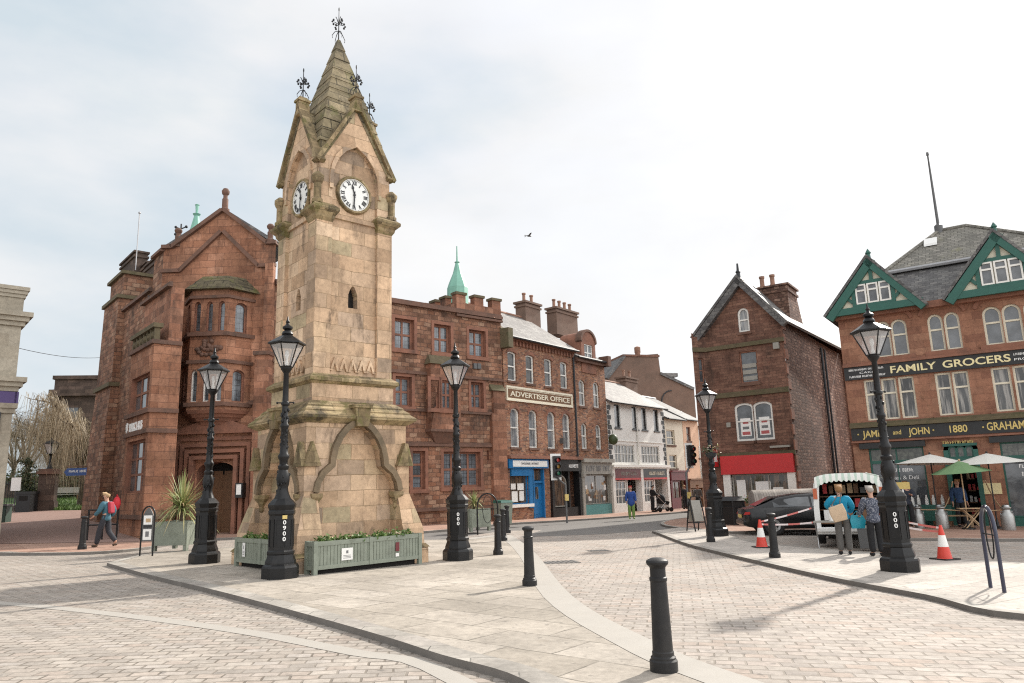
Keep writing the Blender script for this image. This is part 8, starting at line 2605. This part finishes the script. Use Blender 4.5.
# woman in blue with the tote bag, back to the camera
g = G(846, 554.5); loc = Vector((g.x, g.y, gz(g.x))); rz = face_to(loc, VC.x, VC.y + 1.2)
blue = cloth('bright_blue_fleece', (.005, .23, .38))
person('woman in a bright blue fleece and grey trousers standing at the van, seen from behind', loc, rz, 1.62, blue, greyt, brown_hair, black, pose=dict(el=(-.34, -.03, 1.18), wl=(-.22, .16, 1.10), er=(.27, .02, 1.12), wr=(.20, .2, 1.0)), bulk=1.22, coat_len=.80, hairstyle='long')
t = Matrix.Translation(loc) @ Matrix.Rotation(rz, 4, 'Z')
tote = cloth('cream_canvas', (.56, .42, .29)); bagr = thing('tote_bag', 'cream canvas tote bag hanging from the shoulder of the woman in blue', 'tote bag', loc, rz)
m = MB(); T = Matrix.Translation((-.04, -.25, .78)) @ Matrix.Rotation(R(-14), 4, 'Y') @ Matrix.Rotation(R(8), 4, 'X')
m.loft([[(-.15, -.04, 0), (.15, -.04, 0), (.15, .05, 0), (-.15, .05, 0)], [(-.18, -.07, .16), (.18, -.06, .18), (.18, .06, .2), (-.18, .06, .2)], [(-.17, -.03, .36), (.16, -.02, .38), (.16, .03, .38), (-.17, .03, .36)]], 0, T); bevel(build(m, 'bag', tote, bagr, world=False, smooth=60), .02)
m = MB(); m.tube([T @ Vector((-.1, 0, .38)), (-.06, -.2, 1.36), (.03, -.17, 1.42), T @ Vector((.1, 0, .38))], .012, 5); build(m, 'strap', greyt, bagr, world=False)
# person in a patterned coat
g = G(878, 556); loc = Vector((g.x, g.y, gz(g.x))); rz = face_to(loc, VC.x + .2, VC.y + 1.5)
pc = NT('speckled_blue_coat'); n_ = pc.noise(pc.coords(), 38, 2); pc.link(pc.ramp(n_, [(.5, (.045, .055, .085)), (.62, (.26, .27, .31))]), pc.b.inputs['Base Color']); pc.b.inputs['Roughness'].default_value = .85
person('grey-haired woman in a speckled blue coat and black trousers beside the lamp post', loc, rz, 1.58, pc.m, black, grey_hair, black, pose=dict(el=(-.25, .06, 1.12), wl=(-.26, .26, .98)), bulk=1.12, coat_len=.76)
cb_ = thing('carrier_bag', 'turquoise carrier bag held by the woman in the speckled coat', 'carrier bag', loc, rz)
m = MB(); T = Matrix.Translation((-.28, .34, .60)); m.loft([[(-.14, -.06, 0), (.14, -.06, 0), (.14, .06, 0), (-.14, .06, 0)], [(-.17, -.08, .18), (.17, -.08, .18), (.17, .08, .18), (-.17, .08, .18)], [(-.13, -.02, .3), (.13, -.02, .3), (.13, .02, .3), (-.13, .02, .3)]], 0, T)
build(m, 'bag', plain('turquoise_plastic', (.01, .30, .40), .4, var=.2), cb_, world=False, smooth=60)
m = MB(); m.tube([T @ Vector((-.1, 0, .29)), T @ Vector((0, 0, .40)), T @ Vector((.1, 0, .29))], .01, 5); build(m, 'handles', plain('turquoise_strap', (.01, .28, .38), .4), cb_, world=False)
# stallholder inside the shadow of the van and people by the shops
loc = at_front(909, 2.6); person('person in dark clothes and white sleeves near the yellow sign outside the grocers', loc, R(150), 1.68, cloth('navy_top', (.025, .03, .045)), black, brown_hair, black, pose=dict(el=(-.26, .08, 1.16), wl=(-.18, .28, 1.2)))
loc = at_front(961, .9); person('person in a navy top standing in the grocers doorway behind the parasol pole', loc, R(170), 1.72, cloth('navy_jacket', (.02, .05, .12)), black, brown_hair, black)
g = G(632, 519); loc = Vector((g.x, g.y, gz(g.x)))
person('woman in a royal blue coat, red hat and lime green leggings on the far pavement', loc, R(175), 1.66, cloth('royal_blue_coat', (.02, .06, .24)), cloth('lime_leggings', (.15, .24, .06)), cloth('red_hat', (.45, .06, .05)), cloth('green_boots', (.12, .25, .05)), coat_len=.60, bulk=1.2)
g = G(653, 512); loc = Vector((g.x, g.y, gz(g.x)))
person('person in black pushing a pram outside the white shop', loc, R(-75), 1.68, black, black, cloth('dark_hair', (.03, .025, .02)), black, lean=.08, coat_len=.7, pose=dict(el=(-.24, .12, 1.14), wl=(-.2, .36, 1.04), er=(.24, .12, 1.14), wr=(.2, .36, 1.04)))
t = Vector((math.cos(R(15)), math.sin(R(15)), 0)); pl = loc + t * .75; pl.z = gz(pl.x)
pr = thing('pram', 'dark pram with silver frame pushed along the far pavement', 'pram', pl, R(-75))
m = MB(); m.loft([[(-.2, -.3, .5), (.2, -.3, .5), (.2, .25, .42), (-.2, .25, .42)], [(-.24, -.36, .78), (.24, -.36, .78), (.24, .36, .62), (-.24, .36, .62)]]); m.ball((0, -.12, .8), (.24, .27, .3)); build(m, 'seat', black, pr, world=False, smooth=50)
m = MB()
for s in (-1, 1): m.tube([(s * .24, .4, .15), (s * .24, -.1, .6), (s * .22, -.5, 1.02)], .02, 6); m.tube([(s * .24, -.38, .15), (s * .24, .05, .6)], .02, 6)
m.tube([(-.22, -.5, 1.02), (.22, -.5, 1.02)], .022, 6); build(m, 'frame', M['steel'], pr, world=False)
for s in (-1, 1):
    for y in (-.38, .4):
        m = MB(); m.lathe([(.05, -.025), (.14, -.03), (.14, .03), (.05, .025)], 14, 0, Matrix.Translation((s * .27, y, .14)) @ Matrix.Rotation(R(90), 4, 'Y')); build(m, 'wheel', M['blackpaint'], pr, world=False)
for i, (px, py, lab, c) in enumerate(((686, 509, 'distant person in a dark coat by the traffic light at the street end', black), (699, 510.5, 'distant person in grey at the end of the street, right of the traffic light', greyt), (655.5, 509, 'child in dark clothes walking behind the pram', jeans))):
    g = G(px, py); loc = Vector((g.x, g.y, gz(g.x))); person(lab, loc, R(20 + 150 * i), 1.65 if i < 2 else 1.2, c, black, brown_hair, black)


# ------------------------------------------------------------------ trees
def branch_tree(name, label, base, height, spread, seed, weeping=True, n1=9, twigs=420, mat='twig', group=None, droop=1.0):
    rnd = random.Random(seed); root = thing(name, label, 'tree', base, 0, group)
    b = Vector(base); tr = MB(); tw = MB()
    top = b + Vector((rnd.uniform(-.4, .4), 0, height * .45))
    tr.tube([b + Vector((0, 0, -.3)), b + Vector((.1, 0, height * .2)), top], [height * .04, height * .03, height * .024], 8)
    tips = []
    for k in range(n1):
        a = 2 * math.pi * k / n1 + rnd.uniform(-.3, .3); L = spread * rnd.uniform(.45, 1); z = height * rnd.uniform(.72, 1.0)
        p0 = b.lerp(top, rnd.uniform(.6, 1.0)); p2 = b + Vector((math.cos(a) * L, math.sin(a) * L, z)); p1 = p0.lerp(p2, .5) + Vector((0, 0, height * .09))
        tr.tube([p0, p1, p2], [height * .014, height * .009, height * .004], 6); tips += [p1.lerp(p2, t) for t in (.1, .3, .5, .7, .9, 1.0)]
        for j in range(3):
            a2 = a + rnd.uniform(-.9, .9); s = p1.lerp(p2, rnd.uniform(.1, .9)); e = s + Vector((math.cos(a2), math.sin(a2), rnd.uniform(.1, .7))) * spread * rnd.uniform(.2, .4)
            tr.tube([s, e], [height * .006, height * .0025], 5); tips += [s.lerp(e, t) for t in (.4, .7, 1)]
    build(tr, 'trunk', M['bark'], root, smooth=60)
    for k in range(twigs):
        s = rnd.choice(tips); a = rnd.uniform(0, 6.28); o = Vector((math.cos(a), math.sin(a), 0))
        if weeping:
            out = rnd.uniform(.3, 1.5) * spread * .16; drop = rnd.uniform(.25, .85) * (s.z - b.z) * droop
            P = [s, s + o * out * .6 + Vector((0, 0, rnd.uniform(.0, .5)))]
            for j in range(1, 5): P.append(s + o * out * (1 + .12 * j) + Vector((rnd.uniform(-.12, .12), rnd.uniform(-.12, .12), -drop * (j / 4) ** 1.2)))
            w = rnd.uniform(.007, .018)
        else:
            d = (o + Vector((0, 0, rnd.uniform(-.2, 1.0)))).normalized(); L = rnd.uniform(.5, 1.3) * spread * .25
            P = [s, s + d * L * .5 + Vector((rnd.uniform(-.1, .1), 0, 0)), s + d * L]; w = rnd.uniform(.01, .022)
            e = P[-1]
            tw.tube([P[1], P[1] + (d + Vector((rnd.uniform(-.8, .8), rnd.uniform(-.8, .8), .2))) * L * .4], [w * .6, w * .2], 3)
        tw.tube(P, [w * (1 - .8 * j / (len(P) - 1)) for j in range(len(P))], 3)
    build(tw, 'crown', M[mat], root)
    return root


def tree_at(px, Y, *a, **k):
    d = ray(px, 495); x = d.x / d.y * Y
    return branch_tree(a[0], a[1], (x, Y, cz(x, Y) - .1), *a[2:], **k)


tree_at(81, 47, 'weeping_willow', 'leafless weeping willow with pale golden hanging twigs beside the sandstone tower', 6.6, 3.3, 4, True, 13, 1700)
tree_at(50, 60, 'weeping_willow', 'second leafless drooping tree farther back, left of the golden willow', 6.6, 4.2, 9, True, 11, 900, mat='twig')
tree_at(25, 70, 'bare_tree', 'grey bare tree far behind the gate pier near the pale building', 7.6, 4.0, 12, False, 9, 700, mat='twigdark', droop=.5)
tree_at(8, 62, 'bare_tree', 'grey bare tree partly hidden by the pale building', 6.2, 4.0, 15, False, 9, 600, mat='twigdark')


def shrub(label, px, Y, r, h, seed):
    d = ray(px, 495); x = d.x / d.y * Y; base = Vector((x, Y, cz(x, Y))); rnd = random.Random(seed)
    root = thing('shrub', label, 'shrub', base, 0, 'shrubs in the churchyard')
    m = MB()
    for k in range(10): leaf_clump(m, base + Vector((rnd.uniform(-r, r), rnd.uniform(-r, r) * .5, rnd.uniform(.2, h))), r * .45, 90, rnd, .13)
    build(m, 'foliage', M['ivy'], root)
    m = MB()
    for k in range(6): m.tube([base + Vector((0, 0, -.1)), base + Vector((rnd.uniform(-r, r) * .7, rnd.uniform(-r, r) * .4, h * .8))], [.05, .015], 5)
    build(m, 'stems', M['bark'], root)


shrub('dark evergreen shrub by the lawn behind the direction sign', 78, 56, 1.6, 2.2, 1)
shrub('dark evergreen shrub behind the iron railings', 22, 54, 1.8, 2.0, 2)
shrub('low evergreen shrub left of the gate pier', 36, 50, 1.0, 1.6, 3)

# ------------------------------------------------------------------ sky, sun, camera
SUN_DIR = Vector((.68, .73, 0)).normalized(); EL = R(35)
W = bpy.data.worlds.new('World'); SC.world = W; W.use_nodes = True
nt = W.node_tree; bg = nt.nodes['Background']
sky = nt.nodes.new('ShaderNodeTexSky'); sky.sky_type = 'NISHITA'; sky.sun_disc = False; sky.sun_elevation = EL
sky.sun_rotation = math.atan2(SUN_DIR.x, SUN_DIR.y); sky.air_density = 1.0; sky.dust_density = 2.0
tc = nt.nodes.new('ShaderNodeTexCoord'); mp = nt.nodes.new('ShaderNodeMapping'); mp.inputs['Scale'].default_value = (1.0, 1.0, 2.4); nt.links.new(tc.outputs['Generated'], mp.inputs['Vector'])
n1 = nt.nodes.new('ShaderNodeTexNoise'); n1.inputs['Scale'].default_value = 1.7; n1.inputs['Detail'].default_value = 8; n1.inputs['Roughness'].default_value = .55; n1.inputs['Distortion'].default_value = .6; nt.links.new(mp.outputs['Vector'], n1.inputs['Vector'])
cr = nt.nodes.new('ShaderNodeValToRGB'); cr.color_ramp.elements[0].position = .30; cr.color_ramp.elements[0].color = (.80, .80, .80, 1); cr.color_ramp.elements[1].position = .62; cr.color_ramp.elements[1].color = (1, 1, 1, 1); nt.links.new(n1.outputs['Fac'], cr.inputs['Fac'])
n2 = nt.nodes.new('ShaderNodeTexNoise'); n2.inputs['Scale'].default_value = 1.9; n2.inputs['Detail'].default_value = 7; nt.links.new(mp.outputs['Vector'], n2.inputs['Vector'])
# the cloud deck: dullest at right angles to the sun, its unseen part behind the camera brightened to fill the shaded fronts
dt = nt.nodes.new('ShaderNodeVectorMath'); dt.operation = 'DOT_PRODUCT'; nt.links.new(tc.outputs['Generated'], dt.inputs[0]); dt.inputs[1].default_value = (-.80, .55, .25)
ad = nt.nodes.new('ShaderNodeMath'); ad.operation = 'MULTIPLY_ADD'; nt.links.new(n2.outputs['Fac'], ad.inputs[0]); ad.inputs[1].default_value = -2.3; nt.links.new(dt.outputs['Value'], ad.inputs[2])
a2 = nt.nodes.new('ShaderNodeMath'); a2.operation = 'MULTIPLY_ADD'; nt.links.new(ad.outputs[0], a2.inputs[0]); a2.inputs[1].default_value = .5; a2.inputs[2].default_value = 1.045
c2 = nt.nodes.new('ShaderNodeValToRGB'); nt.links.new(a2.outputs[0], c2.inputs['Fac'])
el = c2.color_ramp.elements
for p_, c_ in ((0.0, 11.5), (.30, 10.0), (.50, 5.5), (.80, 4.75)):
    e_ = el.new(p_) if p_ not in (0.0,) else el[0]; e_.position = p_; e_.color = (c_, c_ * 1.005, c_ * 1.01, 1)
el[-1].position = 1.0; el[-1].color = (3.5, 3.95, 4.25, 1)
mx = nt.nodes.new('ShaderNodeMix'); mx.data_type = 'RGBA'; nt.links.new(cr.outputs['Color'], mx.inputs[0]); nt.links.new(sky.outputs['Color'], mx.inputs[6]); nt.links.new(c2.outputs['Color'], mx.inputs[7])
nt.links.new(mx.outputs[2], bg.inputs['Color']); bg.inputs['Strength'].default_value = .1

sl = bpy.data.lights.new('Sun', 'SUN'); sl.energy = 2.9; sl.angle = R(1.5); sl.color = (1.0, .94, .85)
so = bpy.data.objects.new('Sun', sl); COL.objects.link(so)
dirv = Vector((SUN_DIR.x * math.cos(EL), SUN_DIR.y * math.cos(EL), math.sin(EL)))
so.rotation_euler = dirv.to_track_quat('Z', 'Y').to_euler(); so.location = (20, 30, 40)

cd = bpy.data.cameras.new('Camera'); co = bpy.data.objects.new('Camera', cd); COL.objects.link(co)
cd.sensor_width = 36.0; cd.lens = FPX / 1024 * 36.0; cd.clip_start = .1; cd.clip_end = 2000
mw = Matrix((( _r.x, _u.x, -_f.x, CAM.x), (_r.y, _u.y, -_f.y, CAM.y), (_r.z, _u.z, -_f.z, CAM.z), (0, 0, 0, 1)))
co.matrix_world = mw
SC.camera = co
SC.render.resolution_x = 1024; SC.render.resolution_y = 683
SC.view_settings.view_transform = 'Standard'; SC.view_settings.look = 'None'; SC.view_settings.exposure = 0.95; SC.view_settings.gamma = 1.0
SC.view_settings.use_curve_mapping = False
SC.cycles.use_denoising = False; SC.cycles.filter_width = 1.15
SC.cycles.max_bounces = 8; SC.cycles.transparent_max_bounces = 16
